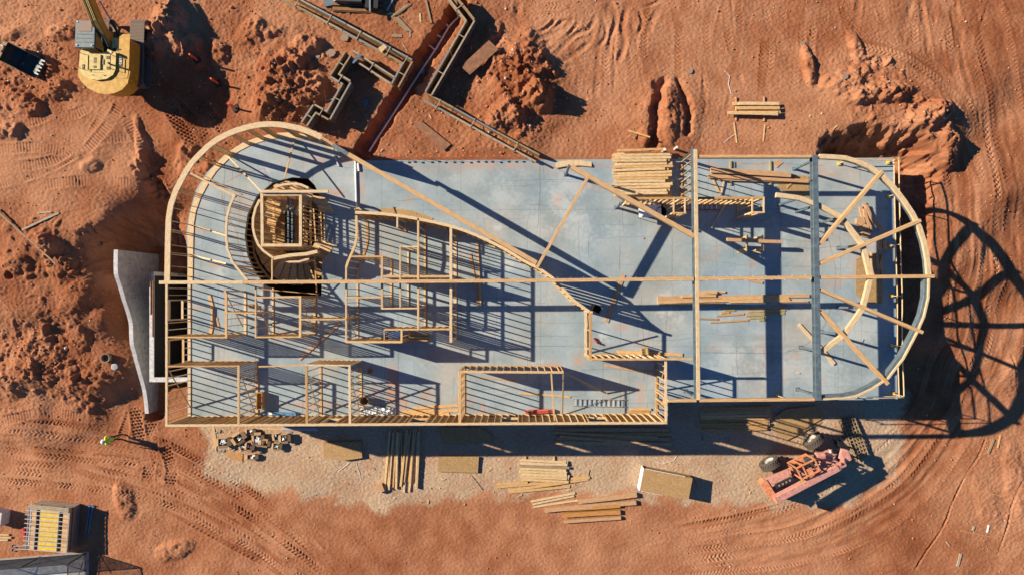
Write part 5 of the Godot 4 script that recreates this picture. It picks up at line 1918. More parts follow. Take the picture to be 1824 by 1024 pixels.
	var tk := new_st(false)
	st_tube(tk, [Vector3(1.05, 1.35, -.5), Vector3(1.55, 1.35, -.3)], .26, .24, 14)
	mi(t, "air_tank", done(tk), M.pink)
	pbox(t, "side_step", Vector3(.35, .8, .95), Vector3(.9, .4, .35), M.pink, .04)
	# hoses, lamps and rails that break up the machine's outline
	for k in 4:
		tube(t, "hydraulic_hose", [Vector3(-.9 + k * .1, 1.3, .16 - k * .03), Vector3(-.2, 1.75 + k * .06, .14), Vector3(.7, 1.7 + k * .05, .12 - k * .03), Vector3(1.5, 2.1, .2 + k * .02), Vector3(2.2, 2.15, .4)], .022, M.black, 6)
	for q in [[2.05, -.3], [2.05, .2]]: pbox(t, "head_lamp", Vector3(q[0], 1.2, q[1]), Vector3(.1, .14, .16), M.white, .03)
	tube(t, "grab_rail", [Vector3(-.8, 1.15, -.82), Vector3(-.8, 1.9, -.84), Vector3(-.55, 1.95, -.84)], .022, M.black, 6)
	pbox(t, "mirror", Vector3(.75, 2.3, -.95), Vector3(.05, .26, .18), M.black, .02)
	pbox(t, "battery_box", Vector3(.95, 1.2, -.1), Vector3(.5, .3, .36), M.dust_steel, .03)
	tube(t, "exhaust_pipe", [Vector3(-1.1, 1.6, -.3), Vector3(-1.1, 2.05, -.3)], .045, M.dust_steel, 8)
	# carriage and two black forks
	var cg := Node3D.new()
	cg.name = "fork_carriage"
	t.add_child(cg, true)
	cg.position = Vector3(2.75, 0, .1)
	for yy in [.45, 1.05]: bar(cg, "carriage_bar", Vector3(.1, yy, -.75), Vector3(.1, yy, .75), .1, .08, M.black, Vector3.UP)
	for z in [-.35, .35]:
		bar(cg, "fork", Vector3(.15, .12, z), Vector3(1.3, .1, z), .12, .05, M.black)
		bar(cg, "fork_upright", Vector3(.15, .1, z), Vector3(.15, 1.15, z), .12, .05, M.black)
	bar(t, "stabiliser", Vector3(2.0, .5, .75), Vector3(2.9, .25, 1.05), .2, .16, M.black)
	pbox(t, "stabiliser_foot", Vector3(2.98, .14, 1.08), Vector3(.34, .08, .28), M.dust_steel, .02)

# ---------------------------------------------------------------- worker
func seg_dist(p: Vector3, a: Vector3, b: Vector3, ra: float, rb: float) -> float:
	var ab := b - a
	var t := clampf((p - a).dot(ab) / ab.length_squared(), 0, 1)
	return p.distance_to(a + ab * t) - lerpf(ra, rb, t)

func build_worker():
	var g := GP(212, 777)
	var t := thing("person", g, "worker in yellow green safety vest and white hard hat walking on the soil", "person", "", deg_to_rad(10))
	# local: walks towards -x... the figure leans slightly forward, x = walking direction
	var J := {
		"hip": Vector3(0, .93, 0), "chest": Vector3(-.04, 1.28, 0), "neck": Vector3(-.07, 1.47, 0), "head": Vector3(-.10, 1.60, 0), "crown": Vector3(-.11, 1.68, 0),
		"hl": Vector3(0, .9, .1), "kl": Vector3(-.12, .5, .11), "al": Vector3(-.12, .1, .12), "tl": Vector3(-.3, .05, .13),
		"hr": Vector3(0, .9, -.1), "kr": Vector3(.02, .5, -.11), "ar": Vector3(.22, .14, -.12), "tr": Vector3(.06, .05, -.13),
		"sl": Vector3(-.06, 1.4, .2), "el": Vector3(.06, 1.14, .27), "wl": Vector3(-.08, .92, .29),
		"sr": Vector3(-.06, 1.4, -.2), "er": Vector3(-.12, 1.13, -.27), "wr": Vector3(-.3, 1.0, -.25)}
	# bone: from, to, radii, colour code 0 vest 1 trousers 2 skin 3 boots 4 sleeve
	var bones := [["hip", "chest", .15, .165, 0], ["chest", "neck", .15, .07, 0], ["neck", "head", .058, .085, 2], ["head", "crown", .1, .09, 2], ["sl", "sr", .09, .09, 0], ["hl", "hr", .12, .12, 1], ["hl", "kl", .095, .07, 1], ["kl", "al", .068, .05, 1], ["al", "tl", .055, .04, 3], ["hr", "kr", .095, .07, 1], ["kr", "ar", .068, .05, 1], ["ar", "tr", .055, .04, 3], ["sl", "el", .062, .05, 4], ["el", "wl", .048, .034, 2], ["sr", "er", .062, .05, 4], ["er", "wr", .048, .034, 2]]
	var cs := .026
	var x0 := -.46
	var y0 := -.02
	var z0 := -.4
	var nx := 32
	var ny := 70
	var nz := 31
	var D := PackedFloat32Array()
	D.resize(nx * ny * nz)
	D.fill(1.0)
	for bn in bones:
		var a: Vector3 = J[bn[0]]
		var b: Vector3 = J[bn[1]]
		var m: float = max(bn[2], bn[3]) + .1
		var lo := Vector3(min(a.x, b.x) - m, min(a.y, b.y) - m, min(a.z, b.z) - m)
		var hi := Vector3(max(a.x, b.x) + m, max(a.y, b.y) + m, max(a.z, b.z) + m)
		for j in range(clampi(int((lo.y - y0) / cs), 0, ny - 1), clampi(int((hi.y - y0) / cs) + 1, 0, ny - 1) + 1):
			for k in range(clampi(int((lo.z - z0) / cs), 0, nz - 1), clampi(int((hi.z - z0) / cs) + 1, 0, nz - 1) + 1):
				for i in range(clampi(int((lo.x - x0) / cs), 0, nx - 1), clampi(int((hi.x - x0) / cs) + 1, 0, nx - 1) + 1):
					var p := Vector3(x0 + i * cs, y0 + j * cs, z0 + k * cs)
					var q := p
					if bn[4] == 0: q = Vector3(lerpf(a.x, p.x, 1.35) if false else p.x, p.y, p.z)
					var d := seg_dist(q, a, b, bn[2], bn[3])
					var id := (j * nz + k) * nx + i
					var e := D[id]
					var h := clampf(.5 + .5 * (e - d) / .035, 0, 1)
					D[id] = lerpf(e, d, h) - .035 * h * (1 - h)
	var vid := {}
	var vp := []
	for j in ny - 1:
		for k in nz - 1:
			for i in nx - 1:
				var s := Vector3.ZERO
				var n := 0
				var v := []
				for c in 8: v.append(D[((j + ((c >> 1) & 1)) * nz + k + ((c >> 2) & 1)) * nx + i + (c & 1)])
				for e in [[0, 1], [2, 3], [4, 5], [6, 7], [0, 2], [1, 3], [4, 6], [5, 7], [0, 4], [1, 5], [2, 6], [3, 7]]:
					var a: float = v[e[0]]
					var b: float = v[e[1]]
					if (a < 0) != (b < 0):
						var tt := a / (a - b)
						var pa := Vector3(e[0] & 1, (e[0] >> 1) & 1, (e[0] >> 2) & 1)
						var pb := Vector3(e[1] & 1, (e[1] >> 1) & 1, (e[1] >> 2) & 1)
						s += pa.lerp(pb, tt)
						n += 1
				if n > 0:
					vid[(j * nz + k) * nx + i] = vp.size()
					vp.append(Vector3(x0, y0, z0) + (Vector3(i, j, k) + s / n) * cs)
	var colours := [Color(.55, .80, .02), Color(.05, .055, .07), Color(.5, .28, .18), Color(.10, .07, .05), Color(.42, .62, .03)]
	var vc := []
	for p in vp:
		var best := 1e9
		var ci := 0
		for bn in bones:
			var d := seg_dist(p, J[bn[0]], J[bn[1]], bn[2], bn[3])
			if d < best:
				best = d
				ci = bn[4]
		if ci == 0 and p.y < .88: ci = 1
		vc.append(colours[ci])
	var st := new_st(true)
	for j in range(1, ny - 1):
		for k in range(1, nz - 1):
			for i in range(1, nx - 1):
				var id := (j * nz + k) * nx + i
				var d0 := D[id]
				for ax in 3:
					var id2: int = id + [1, nz * nx, nx][ax]
					var d1 := D[id2]
					if (d0 < 0) == (d1 < 0): continue
					var q := []
					if ax == 0: q = [id, id - nx, id - nx - nz * nx, id - nz * nx]
					elif ax == 1: q = [id, id - 1, id - 1 - nx, id - nx]
					else: q = [id, id - nz * nx, id - nz * nx - 1, id - 1]
					var ok := true
					for e in q: ok = ok and vid.has(e)
					if not ok: continue
					if d0 < 0: q.reverse()
					for tr in [[0, 1, 2], [0, 2, 3]]:
						for e in tr:
							var w: int = vid[q[e]]
							st.set_color(vc[w])
							st.set_uv(Vector2.ZERO)
							st.add_vertex(vp[w])
	# hands: palm and five bent fingers each
	for hd in [["wl", "el", 1.0], ["wr", "er", -1.0]]:
		var w: Vector3 = J[hd[0]]
		var d: Vector3 = (w - J[hd[1]]).normalized()
		var sd := d.cross(Vector3(0, 0, 1)).normalized()
		st.set_color(colours[2])
		st_tube(st, [w - d * .02, w + d * .05, w + d * .09], .03, .034, 8)
		for f in 4:
			var o := sd * (f - 1.5) * .019
			var l: float = [.062, .072, .068, .052][f]
			st_tube(st, [w + d * .08 + o, w + d * (.08 + l * .55) + o, w + d * (.08 + l * .9) + o + Vector3(0, 0, -.025 * hd[2])], .0095, .008, 6)
		st_tube(st, [w + d * .03 + sd * .03, w + d * .065 + sd * .055, w + d * .1 + sd * .058], .0105, .009, 6)
	# face: nose, brows, ears
	st.set_color(colours[2])
	var hc: Vector3 = J["head"]
	st_tube(st, [hc + Vector3(-.095, .02, 0), hc + Vector3(-.118, -.01, 0)], .01, .016, 6)
	for s in [-1, 1]: st_tube(st, [hc + Vector3(0, .02, s * .095), hc + Vector3(.01, -.02, s * .1)], .02, .014, 6)
	st.set_color(Color(.08, .05, .04))
	for s in [-1, 1]: st_tube(st, [hc + Vector3(-.098, .03, s * .03), hc + Vector3(-.102, .03, s * .04)], .009, .009, 6)
	st_tube(st, [hc + Vector3(-.1, -.045, -.025), hc + Vector3(-.1, -.045, .025)], .006, .006, 5)
	var bmat := StandardMaterial3D.new()
	bmat.vertex_color_use_as_albedo = true
	bmat.roughness = .8
	mi(t, "body", done(st), bmat)
	var hs := new_st(true)
	var up := Basis(Vector3(0, 1, 0), Vector3(1, 0, 0), Vector3(0, 0, -1))
	st_lathe(hs, [Vector2(.0, .165), Vector2(.012, .165), Vector2(.02, .128), Vector2(.07, .122), Vector2(.12, .095), Vector2(.145, .05), Vector2(.15, .001)], 18, Transform3D(Basis(Vector3(0, 0, 1), .12) * up, hc + Vector3(-.01, .05, 0)))
	mi(t, "hard_hat", done(hs), M.white)
	for yy in [1.12, 1.3]:
		var bs := new_st(false)
		var ring := []
		for k in 17:
			var a := TAU * k / 16
			ring.append(Vector3(-.03 + cos(a) * .172, yy, sin(a) * .178))
		st_tube(bs, ring, .012, .012, 5, false)
		mi(t, "reflective_band", done(bs), M.white)

# ---------------------------------------------------------------- boards and sheets
func board_mesh(L: float, w: float, t: float, v: int) -> Mesh:
	L = snappedf(L, 0.05)
	var k := "p%.2f_%.3f_%.3f_%d" % [L, w, t, v]
	if cache.has(k): return cache[k]
	var r := RandomNumberGenerator.new()
	r.seed = 900 + v
	var bow := r.randf_range(-.006, .014) * L * 0.5
	var crook := r.randf_range(-.006, .006) * L
	var st := new_st()
	var c := .005
	var h := Vector2(t / 2, w / 2)
	var sec := [Vector2(-h.x, -h.y + c), Vector2(-h.x, h.y - c), Vector2(-h.x + c, h.y), Vector2(h.x - c, h.y), Vector2(h.x, h.y - c), Vector2(h.x, -h.y + c), Vector2(h.x - c, -h.y), Vector2(-h.x + c, -h.y)]
	var n := 4
	var u0 := r.randf() * 3.0
	var ring := func(i: int) -> Array:
		var s := float(i) / n * 2.0 - 1.0
		var o := Vector3(s * L / 2, bow * (1 - s * s) * .5, crook * (1 - s * s))
		var a := []
		for q in sec: a.append(o + Vector3(0, q.x, q.y))
		return a
	for i in n:
		var A: Array = ring.call(i)
		var B: Array = ring.call(i + 1)
		var vv := 0.0
		for j in 8:
			var j2 := (j + 1) % 8
			var v2: float = vv + (sec[j] as Vector2).distance_to(sec[j2])
			var ua := u0 + L * i / n
			var ub := u0 + L * (i + 1) / n
			quad(st, A[j], A[j2], B[j2], B[j], Vector2(ua, vv + u0), Vector2(ua, v2 + u0), Vector2(ub, v2 + u0), Vector2(ub, vv + u0))
			vv = v2
	for e in 2:
		var A: Array = ring.call(0 if e == 0 else n)
		for j in range(1, 7):
			if e == 0: tri(st, A[0], A[j + 1], A[j])
			else: tri(st, A[0], A[j], A[j + 1])
	cache[k] = done(st)
	return cache[k]

func put_board(a: Vector3, b: Vector3, w: float, t: float, m: Material, label: String, group := "", called := "board", category := "board") -> MeshInstance3D:
	var o := mi(self, called, board_mesh(a.distance_to(b), w, t, rng.randi() % 6), m, along(a, b))
	tag(o, label, category, group)
	return o

# board lying between two pixels on a level (null = the ground)
func lay(x0: float, y0: float, x1: float, y1: float, w: float, t: float, m: Material, label: String, group := "", z = null, called := "board", category := "board") -> MeshInstance3D:
	var a: Vector3
	var b: Vector3
	if z == null:
		a = GP(x0, y0)
		b = GP(x1, y1)
		# rest on the highest bump along the way
		var lift := 0.0
		for k in 9:
			var p := a.lerp(b, k / 8.0)
			lift = max(lift, gh(p.x, p.z) - p.y)
		a.y += min(lift, 0.12) + t / 2
		b.y += min(lift, 0.12) + t / 2
	else:
		a = P(x0, y0, z + t / 2)
		b = P(x1, y1, z + t / 2)
	return put_board(a, b, w, t, m, label, group, called, category)

# stacked boards: A,B first board ends in px, C end of the row (next to A), base level
func stack(A: Array, B: Array, C: Array, base: float, layers: int, w: float, t: float, mats: Array, label: String, group: String, jit := 0.15, drop := 0.0, ang := 0.012):
	var a := P(A[0], A[1], base)
	var b := P(B[0], B[1], base)
	var c := P(C[0], C[1], base)
	var n: int = max(1, int(a.distance_to(c) / (w + .012)))
	var st := (c - a) / n
	var dr := (b - a).normalized()
	var side := dr.cross(Vector3.UP)
	for l in layers:
		for k in n:
			if rng.randf() < drop and l > 0: continue
			var off := st * (k + .5) + Vector3(0, t * (l + .5) + .001 * l, 0)
			var s0 := rng.randf_range(-jit, jit)
			var s1 := rng.randf_range(-jit, jit)
			var an := rng.randf_range(-ang, ang) * a.distance_to(b)
			put_board(a + off + dr * s0 + side * an * .5 + Vector3(0, rng.randf() * .004, 0), b + off + dr * s1 - side * an * .5 + Vector3(0, rng.randf() * .004, 0), w, t - .002, mats[rng.randi() % mats.size()], label, group)

func sheet(corners: Array, th: float, m: Material, called: String, label: String, group := "", z = null, category := "sheet", lift := 0.0) -> MeshInstance3D:
	var poly := PackedVector2Array()
	var y := 0.0
	for q in corners:
		var p: Vector3 = GP(q[0], q[1]) if z == null else P(q[0], q[1], z)
		poly.append(Vector2(p.x, p.z))
		y = p.y if poly.size() == 1 else max(y, p.y)
	var c := Vector2.ZERO
	for p in poly: c += p / poly.size()
	for i in poly.size(): poly[i] -= c
	y += .004 + lift
	var st := new_st()
	st_prism(st, poly, 0, th, .002)
	var o := mi(self, called, done(st), m, Transform3D(Basis.IDENTITY, Vector3(c.x, y, c.y)))
	tag(o, label, category, group)
	return o

func build_lumber():
	var W4 := [woods[0], woods[1], woods[2], woods[4], woods[5], M.pale]
	var GW := [woods[1], woods[3], woods[5], woods[0]]
	# tall pile on the north slab edge
	var g := "boards in the tall pile on the slab"
	var lb := "pale sawn board in the tall ragged pile on the slab edge"
	for e in [[1112, 274, 1112, 352], [1172, 274, 1172, 352]]:
		lay(e[0], e[1], e[2], e[3], .09, .09, M.old_wood, "square bearer under the tall board pile", "bearers under the tall pile", 0.0)
	stack([1099, 273], [1192, 273], [1099, 351], 0.092, 3, .14, .085, W4, lb, g, .22, .06)
	stack([1097, 275], [1190, 273], [1097, 349], 0.092 + 3 * .085 + .006, 3, .16, .08, W4, lb, g, .25, .2, .02)
	lay(1099, 268, 1186, 265, .14, .04, woods[1], "golden board lying across the head of the tall pile", "", .56)
	# curved plate blanks
	for k in 3:
		var o := mi(self, "curved_board", sweep_mesh([Vector3(-1.1, 0, .1), Vector3(-.4, 0, 0), Vector3(.4, 0, 0), Vector3(1.1, 0, .1)], .14, .036), M.pale, Transform3D(Basis(Vector3.UP, k * .02), P(1022, 288 + k * 2.0, .02 + k * .038) + Vector3(0, 0, k * .03)))
		tag(o, "pale curved plate blank stacked at the slab edge by the slanting beam", "curved board", "curved blanks by the slab edge")
	# timbers on bearers
	for x in [1302, 1373]: lay(x, 287, x, 330, .1, .1, M.treated, "greenish bearer under the two heavy timbers", "bearers under the heavy timbers", 0.0)
	for k in 2: lay(1266 , 303.5 , 1409, 312, .30, .17, M.timber, "thick brown timber, one of the upper pair on bearers", "heavy timbers on bearers", .102 + k * .172, "timber", "timber")
	lay(1262, 314, 1440, 323, .22, .17, M.timber, "long brown timber beside the thicker pair on bearers", "", .102, "timber", "timber")
	lay(1280, 319.5, 1400, 323.5, .14, .08, M.timber, "thin plank lying against the long brown timber", "", .102)
	sheet([[1383, 309], [1441, 314], [1442, 352], [1386, 338]], .02, M.osb_old, "osb_sheet", "brown chipboard offcut lying under the timber ends on the slab", "", 0.0)
	lay(1402, 335, 1411, 326, .12, .04, M.timber, "short board lying on the brown chipboard offcut", "", .03)
	sheet([[1378, 289], [1388, 285], [1395, 290], [1384, 299]], .035, M.timber, "wood_offcut", "small square offcut beside the greenish bearer", "", 0.0, "offcut")
	lay(1270, 318, 1284, 347, .1, .05, woods[1], "forked prop leaning by the stud wall, longer leg", "", .02)
	lay(1290, 322, 1284, 347, .08, .05, woods[0], "forked prop leaning by the stud wall, shorter leg", "", .08)
	lay(1310, 289, 1310, 299, .06, .04, M.steel_dark, "dark bar beside the greenish bearer", "", 0.0, "steel_bar", "bar")
	# sawhorses with a beam
	for x in [1324, 1352]:
		var p := P(x, 437, 0.0)
		var sh := thing("sawhorse", p, "rough timber sawhorse carrying a short beam", "sawhorse", "sawhorses under the short beam")
		bar(sh, "top_rail", Vector3(0, .72, -.55), Vector3(0, .72, .4), .12, .1, woods[4])
		for q in [[-.3, -.45, -.03], [.3, -.45, .03], [-.3, .3, -.03], [.3, .3, .03]]:
			bar(sh, "leg", Vector3(q[0], .02, q[1]), Vector3(q[2], .7, q[1]), .09, .04, woods[1])
		for z in [-.45, .3]: bar(sh, "spreader", Vector3(-.17, .35, z + .04), Vector3(.17, .35, z + .04), .03, .08, woods[0])
		bar(sh, "foot_board", Vector3(-.35, .02, .42), Vector3(.25, .02, .42), .12, .038, M.pale)
	lay(1295, 427, 1392, 431, .2, .2, M.timber, "short squared beam resting across two sawhorses", "", .785, "timber", "timber")
	# loose lumber on the slab right of centre
	var s1 := "orange brown timber in the long loose row on the slab"
	var g1 := "timbers in the long row on the slab"
	for q in [[1172, 533, 1442, 527, .2], [1172, 538, 1408, 534.5, .18], [1175, 542, 1290, 541, .14], [1240, 521, 1292, 520, .12], [1232, 525.5, 1278, 524.5, .16], [1288, 531, 1405, 529, .2], [1300, 538, 1440, 536.5, .1], [1172, 529.5, 1220, 528.5, .16]]:
		lay(q[0], q[1], q[2], q[3], q[4], .09, [M.timber, M.orange_wood, M.lvl][rng.randi() % 3], s1, g1, 0.0, "timber", "timber")
	lay(1234, 523, 1278, 521, .16, .09, M.lvl, "short orange timber lying on top of the loose row", "", .092, "timber", "timber")
	lay(1214, 527.5, 1276, 526.5, .15, .09, M.lvl, "second short timber lying on top of the loose row", "", .092, "timber", "timber")
	for q in [[1286, 548, 1328, 546], [1290, 553, 1310, 552], [1276, 562.5, 1326, 559], [1328, 549.5, 1404, 545.5], [1332, 555, 1400, 552.5], [1330, 561.5, 1398, 557.5], [1245, 567.5, 1280, 568.5], [1265, 574.5, 1334, 570], [1335, 566, 1362, 565], [1352, 570, 1370, 569], [1285, 557, 1300, 556]]:
		lay(q[0], q[1], q[2], q[3], rng.randf_range(.1, .17), .045, [M.treated, woods[3], M.old_wood, M.treated][rng.randi() % 4], "greenish treated stud scattered beside the loose timber row", "treated studs on the slab", 0.0)
	lay(1080, 574, 1111, 489, .26, .045, M.timber, "broad brown plank lying on the slab under the ridge", "", 0.0)
	sheet([[1331, 500], [1358, 506], [1360, 502], [1340, 496]], .05, M.timber, "wood_offcut", "wedge of wood lying under the ridge beam", "", 0.0, "offcut")
	lay(1424, 578, 1487, 648, .2, .1, M.pale, "pale squared timber lying askew under the steel beam", "", 0.0, "timber", "timber")
	# curved blocks at the round end
	for q in [[1534, 368, 1548, 402, .0], [1541, 372, 1556, 412, .1], [1540, 362, 1571, 408, .0], [1544, 366, 1568, 405, .11]]:
		var a := P(q[0], q[1], q[4] + .06)
		var b := P(q[2], q[3], q[4] + .06)
		var mid := (a + b) / 2 + (b - a).cross(Vector3.UP).normalized() * .12
		var o := mi(self, "curved_block", sweep_mesh([a - mid, (a + mid) / 2 - mid + (b - a).cross(Vector3.UP).normalized() * .03, Vector3.ZERO, (b + mid) / 2 - mid + (b - a).cross(Vector3.UP).normalized() * .03, b - mid], .2, .1), M.timber, Transform3D(Basis.IDENTITY, mid))
		tag(o, "curved laminated timber block stacked inside the round end", "curved block", "curved blocks in the round end")
	for q in [[1531, 395], [1538, 408], [1541, 416]]:
		var st := new_st()
		st_prism(st, PackedVector2Array([Vector2(-.22, -.2), Vector2(.2, -.24), Vector2(.26, .12), Vector2(-.05, .28), Vector2(-.26, .1)]), 0, .24, .01)
		var o := mi(self, "wood_block", done(st), M.timber, Transform3D(Basis(Vector3.UP, rng.randf() * 2), P(q[0], q[1], 0.0) + Vector3(0, .004, 0)))
		tag(o, "chunky cut timber block beside the curved blocks", "block", "cut blocks in the round end")
	for q in [[1555, 450, 1561, 490, .0], [1564, 450, 1569, 489, .0], [1575, 454, 1571, 489, .0], [1557, 452, 1563, 490, .11], [1570, 429, 1572, 447, .0], [1578, 428, 1580, 447, .0]]:
		var a := P(q[0], q[1], q[4] + .06)
		var b := P(q[2], q[3], q[4] + .06)
		var sd := (b - a).cross(Vector3.UP).normalized()
		var mid := (a + b) / 2 + sd * .1
		var o := mi(self, "curved_block", sweep_mesh([a - mid, (a + mid) / 2 - mid + sd * .03, Vector3.ZERO, (b + mid) / 2 - mid + sd * .03, b - mid], .21, .1), M.timber if q[4] == 0.0 else M.old_wood, Transform3D(Basis.IDENTITY, mid))
		tag(o, "bent laminated timber piece in the row beside the guard rail", "curved block", "bent pieces beside the guard rail")
	sheet([[1526, 462], [1540, 452], [1572, 455], [1572, 540], [1545, 540], [1525, 525]], .02, M.osb_old, "osb_sheet", "rough chipboard sheet lying under the inner ring", "", 0.0)
	# boards on the floor between rooms
	lay(533, 640, 605, 576, .16, .045, M.timber, "long brown plank lying at a slant between the rooms", "", 0.0)
	lay(838, 452, 852, 543, .13, .04, woods[3], "golden plank on the floor beside the room wall, longer one", "", 0.0)
	lay(850, 432, 856, 545, .12, .04, woods[1], "golden plank on the floor beside the room wall, shorter one", "", .045) 
	for q in [[715, 733, 816, 731], [735, 727, 816, 722], [720, 736, 800, 737]]:
		lay(q[0], q[1], q[2], q[3], .18, .045, woods[5], "orange plank lying along the inside of the window wall", "planks inside the window wall", 0.0)
	lay(925, 700, 1016, 707, .12, .04, woods[5], "dusty plank lying on the floor near the ladder", "", 0.0)
	lay(850, 671, 916, 679, .08, .03, M.timber, "thin lath lying beside the inner partition", "", 0.0)
	lay(1122, 729, 1160, 729, .14, .045, woods[5], "short orange board beside the window wall, upper one", "", .046)
	lay(1118, 733, 1158, 734, .14, .045, woods[3], "short orange board beside the window wall, lower one", "", 0.0)
	lay(1077, 650, 1165, 664, .15, .045, M.timber, "brown plank under the bottom of the porch partition", "", 0.0)
	lay(1100, 626, 1216, 632, .2, .06, woods[5], "orange plank lying behind the partition with the box", "", 0.0)
	lay(1060, 633, 1130, 630, .22, .04, M.osb, "chipboard strip lying behind the partition with the box", "", 0.0)
	# stack beside the blue foam
	stack([729, 593], [765, 593], [729, 608], 0.0, 4, .13, .042, [woods[3], M.old_wood, M.treated], "brown board in the small neat stack beside blue foam", "boards in the small stack beside blue foam", .05)
	# curved sheet leaning outside the boarded wall
	sheet([[668, 373], [700, 371], [735, 376], [772, 389], [768, 394], [730, 388], [690, 384]], .02, M.osb, "plywood_offcut", "crescent of plywood lying outside the boarded curved wall", "", 0.0)
	lay(699, 369, 704, 382, .1, .05, M.old_wood, "stub of wood lying on the plywood crescent", "", .03)
	sheet([[632, 374], [640, 370], [650, 378], [640, 381]], .3, woods[4], "wood_offcut", "pale wedge block at the end of the boarded wall", "", 0.0, "offcut")
	# arched offcut in the left room
	var ac := []
	for q in [[372, 526], [377, 545], [379, 565], [374, 594]]: ac.append(P(q[0], q[1], .03))
	var ao: Vector3 = ac[1]
	for i in ac.size(): ac[i] -= ao
	tag(mi(self, "curved_board", sweep_mesh(ac, .2, .04), woods[5], Transform3D(Basis.IDENTITY, ao)), "bow shaped offcut lying in the small left room", "curved board")
	lay(385, 565, 390, 586, .12, .03, M.timber, "splinter of board beside the bow shaped offcut", "", 0.0)
	# north side ground
	for x in [1311, 1361]: lay(x, 173, x, 216, .09, .09, M.timber, "dark bearer under the pale pile on red soil", "bearers under the soil pile")
	var gz := GP(1340, 192).y + .16
	stack([1310, 181], [1384, 181], [1310, 205], gz, 2, .2, .05, W4, "pale beam in the short pile on the red soil", "pale beams on the red soil", .22, .1)
	lay(1297, 201, 1386, 203, .2, .07, W4[0], "topmost pale beam of the short pile on the soil", "", gz + .12)
	lay(1308, 218, 1313, 255, .08, .035, woods[0], "thin stake lying below the soil pile, longer one")
	lay(1363, 222, 1360, 252, .08, .035, woods[0], "thin stake lying below the soil pile, shorter one")
	lay(1118, 234, 1157, 246, .1, .04, woods[3], "lower board of the crossed pair on the soil").position.y += .1
	var cr := lay(1120, 244, 1160, 231, .1, .04, woods[1], "upper board of the crossed pair on the soil")
	cr.position.y += .16
	sheet([[822, 124], [872, 79], [888, 91], [838, 138]], .03, M.rust_ply, "rusty_sheet", "rust brown board lying across the spoil heap", "", null, "sheet", .25)
	sheet([[736, 222], [749, 215], [803, 258], [790, 270]], .03, M.rust_ply, "rusty_sheet", "rust brown board lying beside the soil trench", "", null, "sheet", .02)
	# top edge
	for k in 4:
		var o := k * 3.2
		lay(698 + o, 30 - o * .35, 722 + o, 10 - o * .2, .07, .05, M.old_wood, "weathered board in the bent bundle by the footing form, upper arm", "bent bundle upper arm")
		lay(699 + o, 30 + o * .1, 724 + o, 56 + o * .1, .07, .05, M.old_wood, "weathered board in the bent bundle by the footing form, lower arm", "bent bundle lower arm")
	lay(757, -6, 768, 41, .11, .04, M.old_wood, "long weathered stake lying beside the trench head")
	lay(748, 24, 749, 40, .12, .03, woods[4], "pale offcut lying between bundle and trench")
	lay(697, 63, 716, 64, .2, .03, M.old_wood, "square offcut lying beside the footing form")
	lay(729, 50, 731, 66, .07, .03, M.grey_wood, "grey stub lying beside the square offcut")
	lay(716, 76, 725, 91, .05, .03, M.grey_wood, "thin grey lath lying beside the footing form")
	lay(675, 11, 691, 4, .07, .03, M.old_wood, "thin weathered lath by the dark pallet")
	sheet([[602, 17], [611, 7], [627, 12], [622, 26]], .02, M.osb_old, "plywood_offcut", "tan plywood offcut lying in front of the dark pallet", "", null, "sheet")
	sheet([[673, 86], [683, 79], [689, 84], [679, 94]], .02, woods[4], "plywood_offcut", "tan square lying across the long footing form", "", .86, "sheet")
	lay(627, 112, 642, 97, .2, .03, M.steel, "grey bridging board across the short footing form", "", .88)
	lay(690, 20, 704, -8, .12, .12, M.galv, "grey steel post lying at the bent bundle", "", null, "steel_post", "post")
	# left ground
	var pole := lay(-8, 372, 101, 470, .11, .06, M.old_wood, "long weathered pole lying across the left soil")
	lay(39, 410, 104, 380, .12, .05, M.grey_wood, "grey plank lying against the long pole")
	lay(76, 442, 99, 449, .05, .03, M.old_wood, "thin stick lying beside the long pole")
	lay(66, 380, 91, 378, .08, .03, M.grey_wood, "short grey plank above the long pole")
	# gravel yard, front row
	var yg := "boards in the loose front pile on the gravel"
	var yl := "pale board in the loose front pile on the gravel"
	var gy := GP(960, 840).y
	for x in [936, 987]: lay(x, 812, x, 850, .1, .08, woods[4], "bearer under the loose front pile", "bearers under the loose front pile")
	stack([928, 817], [1011, 820], [928, 857], gy + .12, 2, .16, .042, [M.pale, woods[2], woods[0], M.old_wood], yl, yg, .12, .25, .02)
	for q in [[885, 867, 1012, 858], [907, 873, 1048, 853], [908, 876, 1015, 866], [1005, 853, 1051, 850], [884, 862, 940, 859]]:
		lay(q[0], q[1], q[2], q[3], .17, .06, woods[1], "golden board sticking out in front of the loose pile", "golden boards before the loose pile")
	lay(1050, 836, 1047, 851, .05, .04, M.old_wood, "short stick beside the loose front pile")
	for q in [[946, 893, 1024, 878, M.pale, .14, 0], [948, 898, 1023, 883, M.pale, .12, 0], [950, 903, 1029, 891, M.pale, .13, 0.2]]:
		lay(q[0], q[1], q[2], q[3], q[5], .06, q[4], "pale stud beside the orange beams on red soil", "pale studs beside the orange beams")
	for q in [[970, 908, 1133, 894, M.timber, .28], [1030, 892, 1134, 880, M.timber, .28], [1003, 905, 1104, 899, M.orange_wood, .26], [1003, 917, 1105, 911, M.orange_wood, .28], [1004, 928, 1106, 921, M.timber, .2]]:
		lay(q[0], q[1], q[2], q[3], q[5], .2, q[4], "thick orange beam in the low pile on red soil", "thick beams on red soil", null, "timber", "timber")
	# long studs lying towards the house
	for k in 20:
		var x := 688.0 + k * 2.9
		lay(x + rng.randf_range(0, 8), 762 + rng.randf_range(0, 10), x - rng.randf_range(-6, 6) - 3, 870 + rng.randf_range(-12, 8), [.09, .14, .11][k % 3], .05 + .05 * (k % 4), [woods[4], woods[1], woods[2], M.pale, woods[6]][k % 5], "long stud in the bundle lying square to the window wall", "long studs square to the wall")
